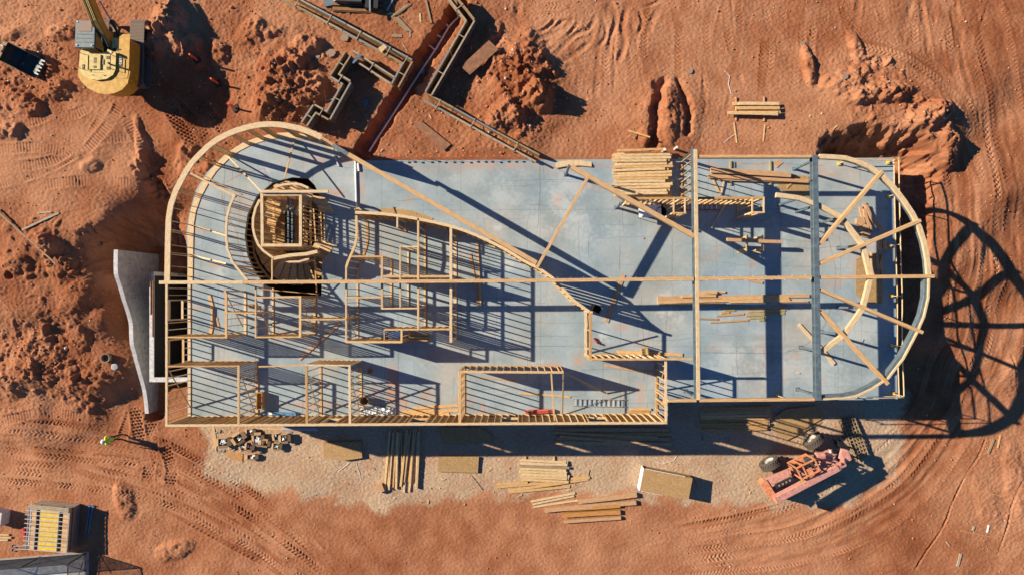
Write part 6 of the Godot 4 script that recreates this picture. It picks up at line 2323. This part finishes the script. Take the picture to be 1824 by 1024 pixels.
	sheet([[671, 862], [681, 859], [686, 872], [676, 876]], .3, M.timber, "wood_block", "small brown block beside the long stud bundle", "", null, "block")
	# shaded pile against the window wall
	var gl := GP(1090, 780).y
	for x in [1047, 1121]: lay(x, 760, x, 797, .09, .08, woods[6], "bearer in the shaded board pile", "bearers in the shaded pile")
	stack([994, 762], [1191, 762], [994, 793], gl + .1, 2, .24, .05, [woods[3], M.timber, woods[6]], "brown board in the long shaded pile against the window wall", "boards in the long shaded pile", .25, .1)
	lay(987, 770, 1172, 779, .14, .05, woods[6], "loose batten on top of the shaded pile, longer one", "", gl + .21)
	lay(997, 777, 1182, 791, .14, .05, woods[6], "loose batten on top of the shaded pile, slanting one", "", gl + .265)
	# second shaded pile
	var gm := GP(1300, 745).y
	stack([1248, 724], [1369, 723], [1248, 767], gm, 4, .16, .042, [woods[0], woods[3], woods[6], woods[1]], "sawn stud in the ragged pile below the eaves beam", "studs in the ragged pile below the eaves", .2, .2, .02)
	for q in [[1252, 774, 1252, 784], [1298, 779, 1299, 785]]: lay(q[0], q[1], q[2], q[3], .1, .04, M.old_wood, "stub of board beside the ragged pile", "stubs beside the ragged pile")
	sheet([[1372, 762], [1428, 726], [1466, 752], [1400, 784]], .02, M.osb_old, "plywood_sheet", "tan plywood sheet on the gravel beside the telehandler, inner one")
	sheet([[1376, 744], [1400, 728], [1455, 722], [1470, 742], [1432, 762]], .02, M.osb, "plywood_sheet", "tan plywood sheet on the gravel beside the telehandler, outer one", "", null, "sheet", .03)
	# chipboard stacks
	for k in 4:
		sheet([[575 + k, 786 + k * .5], [643, 783 + k], [645, 815], [612, 820], [576, 815 - k]], .05, M.osb, "osb_sheet", "chipboard offcut in the low stack beside the window wall", "chipboard offcuts in the low stack", GP(610, 800).y + .02 + k * .055)
	for k in 3:
		sheet([[784, 761], [856, 761], [878, 776], [877, 786], [800, 790], [786, 778]], .03, M.osb, "osb_sheet", "shaded chipboard sheet in the flat stack by the wall", "shaded chipboard sheets", GP(830, 776).y + .02 + k * .034)
	for k in 5:
		sheet([[781, 812 + k * .3], [853, 813], [851, 842], [780, 840]], .022, M.osb_old, "osb_sheet", "olive chipboard sheet in the square stack on the gravel", "olive chipboard sheets", GP(817, 827).y + .02 + k * .024)
	lay(840, 847, 859, 872, .05, .03, M.old_wood, "thin lath lying beside the olive chipboard stack")
	# wrapped sheet stack
	var sp := GP(1182, 856)
	var ws := thing("sheet_stack", sp, "stack of chipboard wrapped in white film along one end", "sheet stack", "", deg_to_rad(-11.0))
	for k in 14: pbox(ws, "panel", Vector3(rng.randf_range(-.01, .01), .1 + k * .062, rng.randf_range(-.01, .01)), Vector3(3.2, .058, 1.45), M.osb, .003)
	for x in [-1.2, 0, 1.2]: pbox(ws, "bearer", Vector3(x, .03, 0), Vector3(.1, .08, 1.4), M.old_wood, .005)
	pbox(ws, "white_wrap", Vector3(-1.63, .5, 0), Vector3(.03, .84, 1.5), M.white, .01)
	pbox(ws, "white_wrap", Vector3(-.2, .9, -.75), Vector3(2.6, .1, .03), M.white, .01)
	pbox(ws, "white_wrap", Vector3(-.8, .55, .745), Vector3(1.4, .7, .02), M.white, .006)
	for q in [[1232, 853, 1240, 870], [1238, 851, 1246, 866]]: lay(q[0], q[1], q[2], q[3], .16, .09, M.timber, "short block lying beside the wrapped stack", "blocks beside the wrapped stack")
	# lower right bank
	lay(1771, 782, 1760, 808, .14, .05, M.old_wood, "weathered board on the far bank by the road, upper one")
	lay(1783, 775, 1778, 797, .1, .04, woods[5], "orange board on the far bank by the road")
	lay(1712, 986, 1706, 1008, .16, .06, M.grey_wood, "grey board on the bank, lowest one")
	lay(1727, 870, 1790, 884, .05, .03, woods[3], "thin stake lying on the bank, upper one")
	lay(1711, 945, 1778, 958, .05, .03, woods[3], "thin stake lying on the bank, lower one")
	lay(1762, 935, 1759, 948, .1, .05, M.pvc, "pale stub lying between the two stakes", "", null, "pipe_stub", "stub")
	lay(1736, 937, 1733, 945, .12, .06, M.grey_wood, "grey chunk lying between the two stakes")
	lay(1686, 965, 1692, 972, .1, .05, M.grey_wood, "dark chip of wood above the lowest grey board")

# ---------------------------------------------------------------- everything else
func carton(px: float, py: float, s: Vector3, yaw: float, label: String, fill: Array):
	var g := GP(px, py)
	var t := thing("cardboard_box", g, label, "box", "open boxes on the gravel", yaw)
	var th := .018
	pbox(t, "bottom", Vector3(0, .02, 0), Vector3(s.x - .04, .02, s.z - .04), M.card, .002)
	for q in [-1, 1]:
		pbox(t, "side", Vector3(q * (s.x / 2), s.y / 2 + .01, 0), Vector3(th, s.y, s.z), M.card, .002)
		pbox(t, "side", Vector3(0, s.y / 2 + .012, q * (s.z / 2)), Vector3(s.x - th, s.y - .004, th), M.card, .002)
		var f := pbox(t, "flap", Vector3(q * (s.x / 2 + s.x * .18), s.y - .02, 0), Vector3(s.x * .42, .012, s.z * .96), M.card, .002, Basis(Vector3(0, 0, 1), -q * .35))
		pbox(t, "flap", Vector3(0, s.y - .03, q * (s.z / 2 + s.z * .15)), Vector3(s.x * .92, .012, s.z * .34), M.card, .002, Basis(Vector3(1, 0, 0), q * .5))
	for k in fill[0] * 2:
		var m: Material = fill[1][k % fill[1].size()]
		pbox(t, "fitting", Vector3(rng.randf_range(-.32, .32) * s.x, s.y * rng.randf_range(.55, .92), rng.randf_range(-.32, .32) * s.z), Vector3(.16, .06, .1), m, .02, Basis(Vector3.UP, rng.randf() * 3.0) * Basis(Vector3.RIGHT, rng.randf_range(-.6, .6)))

func build_site_things():
	# delineator posts
	for q in [[351, 107, 341, 93], [388, 149, 377, 134], [419, 193, 403, 172]]:
		var g := GP(q[0], q[1])
		var t := thing("delineator_post", g, "orange delineator post on a square black foot", "delineator post", "orange posts beside the excavator")
		var st := new_st(false)
		st_tube(st, [Vector3(0, .06, 0), Vector3(0, .2, 0), Vector3(0, 1.05, 0)], .075, .055, 10)
		mi(t, "post", done(st), M.orange)
		pbox(t, "foot", Vector3(0, .04, 0), Vector3(.42, .08, .42), M.rubber, .03, Basis(Vector3.UP, .5))
		for y in [.7, .88]:
			var s2 := new_st(false)
			st_tube(s2, [Vector3(0, y, 0), Vector3(0, y + .07, 0)], .066, .064, 10)
			mi(t, "reflective_collar", done(s2), M.orange)
	var gz := GP(455, 248)
	# guard rail round the right end
	var gr := thing("guard_rail", P(1590, 500, 0), "temporary timber guard rail with yellow feet round the slab end", "guard rail")
	var rail := func(a: Array, b: Array, z: float, called: String):
		bar(gr, called, P(a[0], a[1], z) - gr.position, P(b[0], b[1], z) - gr.position, .04, .09, M.pale)
	var seq := [[1495, 292], [1582, 290], [1583, 350], [1585, 438], [1588, 527], [1588, 614], [1591, 701], [1512, 703], [1385, 704]]
	for q in seq:
		var p := P(q[0], q[1], 0) - gr.position
		pbox(gr, "yellow_foot", p + Vector3(0, .06, 0), Vector3(.16, .12, .2), M.yellow_plastic, .02)
		bar(gr, "post", p + Vector3(0, .06, 0), p + Vector3(.05, 1.15, 0), .09, .04, M.pale)
	for z in [.55, 1.08]:
		for k in seq.size() - 1:
			var a := P(seq[k][0], seq[k][1], 0) - gr.position + Vector3(.09 if k > 0 and k < 6 else 0, z, .07 if k >= 6 else -.06 if k == 0 else 0)
			var b := P(seq[k + 1][0], seq[k + 1][1], 0) - gr.position + Vector3(.09 if k > 0 and k < 6 else 0, z, .07 if k >= 6 else -.06 if k == 0 else 0)
			bar(gr, "rail", a + (a - b).normalized() * .12, b + (b - a).normalized() * .12, .035, .09, M.pale)
	# pipes on the floor
	tag(tube(self, "plastic_pipe", [P(632.5, 288, .06), P(634, 340, .06), P(634.5, 370, .06)], .06, M.pvc, 12), "long white plastic pipe lying on the floor by the round wall", "pipe")
	tag(tube(self, "plastic_pipe", [P(637.5, 291, .06), P(639, 305, .06)], .07, M.pvc, 12), "short white plastic pipe beside the long one", "pipe")
	tag(tube(self, "plastic_pipe", [P(594, 277, .07), P(603.5, 296, .07)], .06, M.pvc_grey, 12), "grey pipe offcut lying in the shade of the round wall", "pipe")
	for q in [[1181, 270, "white stand pipe in the shaded gully behind the board pile"], [1202, 266, "white stand pipe on the sunny side of the gully"]]:
		var g := GP(q[0], q[1])
		tag(tube(self, "stand_pipe", [g + Vector3(0, -.2, 0), g + Vector3(0, .62, 0)], .07, M.pvc, 12), q[2], "pipe")
	# ladder
	var lp := P(1068, 717, 0.0)
	var ld := thing("ladder", lp, "grey aluminium ladder lying flat near the window wall", "ladder", "", deg_to_rad(-1))
	for z in [-.21, .21]: bar(ld, "stile", Vector3(-1.65, .06, z), Vector3(1.6, .06, z), .03, .09, M.alu)
	for k in 11: bar(ld, "rung", Vector3(-1.45 + k * .29, .075, -.2), Vector3(-1.45 + k * .29, .075, .2), .05, .035, M.alu)
	# red ladder under the upper wall
	var rp := P(1252, 369, 0)
	var rl := thing("ladder", rp, "red fibreglass ladder lying under the upper stud wall", "ladder")
	for z in [-.19, .17]: bar(rl, "stile", Vector3(-1.4, .07, z), Vector3(1.0, .07, z), .035, .09, M.red)
	for k in 8: bar(rl, "rung", Vector3(-1.2 + k * .29, .08, -.18), Vector3(-1.2 + k * .29, .08, .16), .05, .03, M.alu)
	# white folding table and black bin
	var tb := thing("folding_table", P(1154, 379, 0), "white folding table behind the upper stud wall", "table", "", .06)
	pbox(tb, "table_top", Vector3(0, .74, 0), Vector3(1.35, .05, .72), M.white, .02)
	for q in [[-.6, -.3], [-.6, .3], [.6, -.3], [.6, .3]]: bar(tb, "leg", Vector3(q[0], .0, q[1]), Vector3(q[0], .72, q[1]), .03, .03, M.steel_dark)
	var bn := thing("rubbish_bin", P(1174, 380, 0), "black round bin beside the white folding table", "bin")
	var bs := new_st(false)
	var upx := Basis(Vector3(0, 1, 0), Vector3(1, 0, 0), Vector3(0, 0, -1))
	st_lathe(bs, [Vector2(.0, .001), Vector2(.0, .22), Vector2(.8, .3), Vector2(.82, .31), Vector2(.8, .28), Vector2(.03, .2), Vector2(.03, .001)], 20, Transform3D(upx, Vector3.ZERO))
	mi(bn, "drum", done(bs), M.black)
	# brown bin and plastic sheet
	var bb := thing("rubbish_bin", P(652, 712, 0), "brown tapered bin beside the crumpled plastic sheet", "bin")
	var b2 := new_st(false)
	st_lathe(b2, [Vector2(.0, .001), Vector2(.0, .2), Vector2(.55, .26), Vector2(.57, .27), Vector2(.55, .24), Vector2(.03, .18), Vector2(.03, .001)], 18, Transform3D(upx, Vector3.ZERO))
	mi(bb, "drum", done(b2), M.card)
	var fs := new_st()
	var fr := mk_noise(61, 1.6, 3)
	for i in 22:
		for j in 7:
			var qv := []
			for e in [[0, 0], [1, 0], [1, 1], [0, 1]]:
				var u: float = (i + e[0]) * .1
				var v: float = (j + e[1]) * .085 * (1.0 - .35 * u / 2.2) + fr.get_noise_2d(u * 1.4, 9.0) * .12
				qv.append(Vector3(u - 1.1, .05 + absf(fr.get_noise_2d(u * 1.7 + 3.0, v * 1.8)) * .22, v - .25))
			quad(fs, qv[0], qv[1], qv[2], qv[3])
	tag(mi(self, "plastic_film", done(fs), M.plastic_film, Transform3D(Basis(Vector3.UP, -.08), P(674, 731, 0))), "crumpled clear plastic sheet beside the brown bin", "plastic sheet")
	# blue insulation
	for k in 3:
		var o := mi(self, "insulation_board", box_mesh(Vector3(.9, .08, .5), .004), M.foam_blue, Transform3D(Basis(Vector3.UP, .04 * k), P(704, 597, .05 + k * .082)))
		tag(o, "blue foam board in the small stack inside the closet walls", "foam board", "blue foam boards")
	# blue and red packages by the window wall
	var bl := thing("tool_case", P(503, 736.5, 0), "long light blue tool case beside the window wall", "tool case", "", -.04)
	pbox(bl, "case_body", Vector3(0, .09, 0), Vector3(1.75, .16, .2), M.blue, .03)
	for x in [-.5, .1, .6]: pbox(bl, "clasp", Vector3(x, .175, 0), Vector3(.16, .02, .16), M.steel, .006)
	pbox(bl, "white_label", Vector3(-.7, .175, 0), Vector3(.2, .012, .15), M.white, .003)
	var rd := thing("tool_case", P(961, 732, 0), "long faded red tool case beside the window wall", "tool case", "", .03)
	pbox(rd, "case_body", Vector3(0, .12, 0), Vector3(1.75, .22, .24), M.red_pale, .04)
	pbox(rd, "lid_rib", Vector3(0, .235, 0), Vector3(1.5, .03, .08), M.red, .01)
	for x in [-.6, .6]: pbox(rd, "handle", Vector3(x, .24, 0), Vector3(.16, .04, .2), M.steel_dark, .01)
	# compressor box and battery box on the floor
	var c1 := thing("tool_crate", P(1062, 550, 0), "open dark tool crate standing at the corner of the curved wall", "crate", "", -.5)
	pbox(c1, "crate_floor", Vector3(0, .03, 0), Vector3(.5, .05, .44), M.black, .004)
	for q in [[-.25, 0, .03, .46], [.25, 0, .03, .46]]: pbox(c1, "crate_side", Vector3(q[0], .3, q[1]), Vector3(q[2], .6, q[3]), M.card, .006)
	for z in [-.22, .22]: pbox(c1, "crate_side", Vector3(0, .3, z), Vector3(.47, .596, .03), M.card, .006)
	var c2 := thing("power_station", P(1147, 625, 0), "small yellow black job box on the partition by the plank", "job box", "", .1)
	pbox(c2, "box_body", Vector3(0, .24, 0), Vector3(.4, .44, .42), M.card, .03)
	for k in 3: pbox(c2, "panel_slot", Vector3(-.1, .465, -.12 + k * .12), Vector3(.14, .02, .07), M.black, .004)
	pbox(c2, "yellow_edge", Vector3(.12, .465, 0), Vector3(.06, .02, .36), M.yellow_plastic, .004)
	var rt := thing("hand_saw", P(1061, 606, 0), "small red power tool dropped at the foot of the partition", "tool", "", -.9)
	pbox(rt, "tool_body", Vector3(0, .1, 0), Vector3(.4, .14, .1), M.red, .03)
	pbox(rt, "tool_handle", Vector3(.2, .16, 0), Vector3(.12, .2, .06), M.black, .02)
	var bx := thing("door_jamb_box", P(463, 712, 0), "narrow tan cabinet carcass against the room wall", "cabinet")
	for z in [-.5, .5]: pbox(bx, "end_panel", Vector3(.12, .25, z), Vector3(.34, .5, .03), woods[1], .004)
	for x in [-.04, .28]: pbox(bx, "side_panel", Vector3(x, .25, 0), Vector3(.03, .5, .96), woods[3], .004)
	pbox(bx, "shelf", Vector3(.12, .1, 0), Vector3(.28, .03, .95), woods[0], .004)
	for q in [[660, 660, "small rusty junction box on the floor in wall shade"], [449, 545, "dark junction box on the floor of the small room"]]:
		var jb := thing("junction_box", P(q[0], q[1], 0), q[2], "junction box")
		pbox(jb, "box_body", Vector3(0, .12, 0), Vector3(.26, .22, .24), M.card, .01)
		pbox(jb, "box_lid", Vector3(0, .235, 0), Vector3(.28, .012, .26), M.dark_wood, .003)
	# open boxes with metal fittings
	var gal := [M.galv, M.white, M.alu]
	carton(402, 785, Vector3(.62, .5, .5), .05, "open box of grey fittings, first in the row by the curved strip", [12, gal])
	carton(430, 778, Vector3(.6, .55, .5), .6, "open box turned cornerwise among the cartons", [3, gal])
	carton(448, 767, Vector3(.42, .35, .3), .0, "small dark box closest to the window wall", [3, gal])
	carton(462, 781, Vector3(.5, .4, .6), .05, "open box heaped with white fittings", [14, [M.white, M.alu]])
	carton(448, 792, Vector3(.38, .45, .5), -.1, "tall narrow box standing among the cartons", [1, [M.pvc_grey]])
	carton(474, 787, Vector3(.45, .4, .36), -.15, "shallow box holding one round part", [2, [M.card]])
	carton(497, 776, Vector3(.42, .4, .4), .2, "open box tipped beside the last carton", [3, gal])
	carton(510, 778, Vector3(.46, .45, .46), .05, "last carton in the row, full of grey brackets", [9, [M.galv]])
	carton(495, 793, Vector3(.42, .35, .4), -.1, "box of dark brackets in front of the row", [6, [M.galv, M.steel]])
	carton(450, 812, Vector3(.52, .3, .3), .0, "lone shallow box in front of the cartons", [3, [M.alu, M.white]])
	carton(436, 795, Vector3(.36, .35, .3), .4, "squashed box leaning on the tall narrow one", [2, gal])
	sheet([[405, 803], [427, 790], [430, 800], [420, 798]], .012, M.card, "cardboard_flap", "torn cardboard flap between the cartons", "", null, "cardboard", .1)
	sheet([[395, 805], [432, 808], [431, 823], [410, 814]], .02, M.orange_wood, "plywood_offcut", "orange pointed plywood offcut beside the lone box")
	sheet([[377, 760], [381, 760], [386, 790], [384, 806], [380, 790]], .02, woods[5], "plywood_offcut", "bowed plywood strip left of the cartons")
	lay(462, 763, 540, 767, .14, .04, M.lvl, "reddish plank lying behind the cartons")
	for k in 3: tag(tube(self, "plastic_pipe", [P(500 , 761.5 + k * 1.8, -3.6), P(566, 763 + k * 1.8, -3.6)], .04, M.pvc_grey, 8), "grey pipe lying along the foot of the window wall", "pipe", "grey pipes at the wall foot")
	for q in [[385, 770, .5], [391, 768, 1.2], [389, 780, -.4], [391, 803, 0.2], [398, 803, .9], [517, 770, .1]]:
		var o := mi(self, "metal_bracket", box_mesh(Vector3(.24, .05, .1), .02), M.galv, Transform3D(Basis(Vector3.UP, q[2]), GP(q[0], q[1]) + Vector3(0, .03, 0)))
		tag(o, "loose pale bracket lying beside the cartons", "bracket", "loose brackets by the cartons")
	# stack of slatted scaffold decks in front of the telehandler
	var sg := GP(1520, 782)
	for d in 2:
		var dk := thing("scaffold_deck", sg + Vector3(.15 * d - .1, .03 + d * .16, -.2 + d * .1), ["dark slatted deck lying under another in front of the telehandler", "dark slatted deck on top in front of the telehandler"][d], "scaffold deck", "", deg_to_rad(-66.0 - d * 4))
		for z in [-.42, .42]: bar(dk, "side_rail", Vector3(-1.4, .06, z), Vector3(1.4, .06, z), .05, .1, M.old_wood)
		for k in 11: bar(dk, "slat", Vector3(-1.3 + k * .26, .1, -.46), Vector3(-1.3 + k * .26, .1, .46), .09, .03, M.old_wood)
		for z in [-.2, .0, .2]: bar(dk, "runner", Vector3(-1.4, .13, z), Vector3(1.4, .13, z), .06, .03, M.old_wood)
	sheet([[1497, 812], [1520, 815], [1527, 822], [1505, 826]], .03, M.osb_old, "plywood_offcut", "scrap of plywood under the telehandler nose")
	# stack of framed wall forms, lower left
	var fp := GP(106, 932)
	var f := thing("form_panel_stack", fp, "stack of yellow faced metal framed wall forms", "form panel stack", "", deg_to_rad(-4))
	for l in 3:
		var y := .04 + l * .27
		pbox(f, "panel_frame", Vector3(-.05 * (3 - l) * .4, y + .1, 0), Vector3(2.75, .2, 2.9), M.galv if l < 2 else M.old_wood, .01)
	var top := 1.12
	for q in [[-1.0, .38], [.02, 1.38], [1.08, .4]]: pbox(f, "panel_core", Vector3(q[0], top - .16, 0), Vector3(q[1], .29, 2.9), M.osb, .004)
	for k in 9:
		pbox(f, "yellow_face", Vector3(.05, top + .0, -1.2 + k * .31), Vector3(1.3, .03, .25), M.form_yellow, .004)
		for x in [-1.0, 1.1]: pbox(f, "wood_face", Vector3(x, top - .005, -1.2 + k * .31), Vector3(.34, .03, .25), M.orange_wood if k % 3 == 0 else woods[5], .004)
	for k in 11: bar(f, "cross_rail", Vector3(-1.6 if k > 0 else -1.4, top + .05, -1.42 + k * .285), Vector3(1.36, top + .05, -1.42 + k * .285), .045, .06, M.alu)
	for x in [-1.38, -.85, .66, 1.36]: bar(f, "long_rail", Vector3(x, top + .03, -1.45), Vector3(x, top + .03, 1.45), .06, .09, M.galv)
	for k in 3: bar(f, "loose_plank", Vector3(-1.3, top + .1 + .01 * k, -1.5 + k * .09), Vector3(1.3, top + .1, -1.46 + k * .11), .09, .04, M.grey_wood)
	bar(f, "lower_rail", Vector3(-1.62, .6, -1.4), Vector3(-1.62, .6, 1.4), .06, .08, M.alu)
	for k in 9: bar(f, "lower_rail", Vector3(-1.62, .62, -1.3 + k * .32), Vector3(-1.36, .62, -1.3 + k * .32), .05, .07, M.alu)
	# adjustable props
	var props := [[[160, 900], [153, 950], M.blue, "blue adjustable prop lying in the shade of the form stack"], [[166, 900], [158, 950], M.blue, "second blue adjustable prop in the shade of the form stack"], [[22, 972], [75, 971], M.galv, "galvanised prop lying below the form stack, upper one"], [[22, 979], [78, 976], M.galv, "galvanised prop lying below the form stack, lower one"]]
	for q in props:
		var a := GP(q[0][0], q[0][1]) + Vector3(0, .09, 0)
		var b := GP(q[1][0], q[1][1]) + Vector3(0, .09, 0)
		var pr := thing("steel_prop", (a + b) / 2, q[3], "prop")
		var A := a - pr.position
		var B := b - pr.position
		tube(pr, "outer_tube", [A, A.lerp(B, .6)], .035, q[2])
		tube(pr, "inner_tube", [A.lerp(B, .6), B], .026, M.galv)
		for e in [A, B]: pbox(pr, "end_plate", e, Vector3(.04, .16, .16), q[2], .005, along(A, B).basis)
	# red drum, concrete block, timber bundle at the left edge
	var dr := GP(49, 946)
	var rdm := thing("red_drum", dr, "small red drum lying beside the form stack", "drum")
	var ds := new_st(false)
	st_lathe(ds, [Vector2(-.32, .001), Vector2(-.32, .2), Vector2(-.3, .22), Vector2(.3, .22), Vector2(.32, .2), Vector2(.32, .001)], 18, Transform3D(Basis(Vector3(.15, 0, 1).normalized(), Vector3(0, 1, 0), Vector3(-1, 0, .15).normalized()), Vector3(0, .22, 0)))
	mi(rdm, "drum_shell", done(ds), M.red)
	bar(rdm, "hand_bar", Vector3(.2, .25, -.3), Vector3(.75, .3, -.3), .03, .03, M.black)
	bar(rdm, "hand_bar", Vector3(.2, .25, .3), Vector3(.75, .3, .3), .03, .03, M.black)
	var cbk := GP(2, 918)
	var cbo := thing("concrete_block", cbk, "pale concrete block at the left by the form stack", "block", "", -.3)
	var cs := new_st()
	st_prism(cs, PackedVector2Array([Vector2(-.7, -.5), Vector2(.45, -.55), Vector2(.6, .35), Vector2(-.6, .6)]), -.1, .85, .05)
	mi(cbo, "block_body", done(cs), M.concrete_pale)
	for q in [-.3, .3]: tube(cbo, "lifting_loop", [Vector3(q - .08, .83, 0), Vector3(q - .06, .95, 0), Vector3(q + .06, .95, 0), Vector3(q + .08, .83, 0)], .015, M.wire, 6)
	for q in [[-12, 951, 16, 952], [-10, 956, 20, 957], [-12, 962, 14, 961]]: lay(q[0], q[1], q[2], q[3], .12, .1, woods[4], "short pale stud at the left edge by the red drum", "short studs by the red drum")
	# fenced concrete pad
	var pc := P(152, 985, -3.5)
	var pad := thing("fenced_pad", Vector3(pc.x, -3.9, pc.z), "grey concrete pad enclosed by a dark wire mesh fence", "fenced pad")
	prism(pad, "pad_slab", PackedVector2Array([Vector2(0, 0), Vector2(.1, 9), Vector2(-13, 9), Vector2(-13, 1.1)]), -.3, .42, M.concrete)
	var posts := [Vector3(0, .4, .02), Vector3(-3.1, .4, .28), Vector3(-6.4, .4, .56), Vector3(-9.6, .4, .83), Vector3(.03, .4, 3.0), Vector3(.06, .4, 6.0)]
	var hgt := 1.85
	for p in posts: bar(pad, "fence_post", p, p + Vector3(0, hgt, 0), .06, .06, M.black)
	for e in [[0, 1], [1, 2], [2, 3], [0, 4], [4, 5]]:
		var a: Vector3 = posts[e[0]]
		var b: Vector3 = posts[e[1]]
		bar(pad, "top_rail", a + Vector3(0, hgt, 0), b + Vector3(0, hgt, 0), .05, .05, M.black)
		bar(pad, "bottom_rail", a + Vector3(0, .1, 0), b + Vector3(0, .1, 0), .04, .04, M.black)
		bar(pad, "brace_rail", a + Vector3(0, .1, 0), b + Vector3(0, hgt - .1, 0), .035, .035, M.black)
		var ms := new_st()
		var l := a.distance_to(b)
		var dr2 := (b - a) / l
		var k := -hgt
		while k < l:
			for s in [-1, 1]:
				var u0: float = max(k, 0.0)
				var u1: float = min(k + hgt, l)
				if u1 <= u0 + .02: continue
				var y0: float = (u0 - k) if s > 0 else hgt - (u0 - k)
				var y1: float = (u1 - k) if s > 0 else hgt - (u1 - k)
				var xf := along(a + dr2 * u0 + Vector3(0, y0, 0), a + dr2 * u1 + Vector3(0, y1, 0))
				st_box(ms, xf, Vector3((u1 - u0) * 1.4142, .008, .008))
			k += .075
		var mo := mi(pad, "wire_mesh", done(ms), M.wire)
		mo.set_meta("kind", "stuff")
	# dark pallet of steel near the top edge
	var tp := GP(640, 2)
	var pl := thing("dark_pallet", tp, "dark pallet of steel parts at the head of the footing forms", "pallet", "", -.05)
	for k in 6: bar(pl, "deck_board", Vector3(-1.6, .2, -.9 + k * .3), Vector3(1.5, .2, -.9 + k * .3), .2, .04, M.dark_wood)
	for z in [-.8, 0, .7]: bar(pl, "runner", Vector3(-1.6, .1, z), Vector3(1.5, .1, z), .1, .12, M.dark_wood)
	pbox(pl, "steel_crate", Vector3(-.5, .5, -.2), Vector3(1.6, .5, 1.1), M.steel_dark, .03)
	pbox(pl, "steel_crate", Vector3(.9, .42, -.1), Vector3(.8, .4, 1.5), M.black, .03)
	bar(pl, "grey_angle", Vector3(.75, .7, -1.0), Vector3(.85, .66, .9), .1, .08, M.galv)
	var sh2 := GP(588, 4)
	var sb2 := thing("steel_plate", sh2, "blue grey steel plate lying left of the dark pallet", "steel plate", "", .2)
	pbox(sb2, "plate", Vector3(0, .08, 0), Vector3(.8, .05, .5), M.steel, .006)
	pbox(sb2, "plate_block", Vector3(.5, .12, -.1), Vector3(.5, .2, .4), M.concrete_pale, .02)
	# straps and offcuts left about
	var straps := [[[1163, 815], [1170, 822], [1180, 826], [1200, 820], [1206, 812]], [[602, 840], [612, 832], [622, 824]], [[634, 824], [640, 842], [644, 860]], [[1290, 126], [1300, 136], [1298, 150], [1303, 168]], [[1290, 255], [1300, 246], [1312, 238]], [[594, 176], [580, 180], [577, 160]]]
	for c in straps:
		var pts := []
		for q in c: pts.append(GP(q[0], q[1]) + Vector3(0, .03, 0))
		tag(tube(self, "packing_strap", pts, .014, M.pvc, 5), "white packing strap dropped on the ground", "strap", "dropped packing straps")
	for k in 54:
		var on_slab := k < 10
		var x := rng.randf_range(660, 1560) if on_slab else rng.randf_range(560, 1500)
		var y: float = rng.randf_range(300, 690) if on_slab else [rng.randf_range(800, 890), rng.randf_range(20, 270)][k % 2]
		var a := rng.randf() * 6.28
		var l := rng.randf_range(3, 9)
		lay(x, y, x + cos(a) * l, y + sin(a) * l, rng.randf_range(.05, .11), .035, [woods[0], woods[2], M.timber, M.old_wood][k % 4], "stray short offcut dropped on the slab" if on_slab else "stray short offcut dropped on the ground", "stray offcuts on the slab" if on_slab else "stray offcuts on the ground", 0.004 if on_slab else null, "wood_offcut", "offcut")
	# odd stones
	for q in [[590, 95, .22], [565, 100, .14], [614, 68, .2], [1230, 127, .13], [1506, 136, .15], [652, 183, .16], [1430, 78, .12]]:
		var g := GP(q[0], q[1])
		var ss := new_st()
		var rr := RandomNumberGenerator.new()
		rr.seed = int(q[0])
		var ring := []
		for k in 7:
			var an := TAU * k / 7
			ring.append(Vector2(cos(an), sin(an)) * q[2] * rr.randf_range(.7, 1.1))
		st_prism(ss, PackedVector2Array(ring), -.1, q[2] * .6, q[2] * .3)
		var o := mi(self, "stone", done(ss), M.stone if q[0] != 652 else M.steel, Transform3D(Basis.IDENTITY, g))
		tag(o, "dusty angular stone lying loose on the red soil", "stone", "loose pale stones")
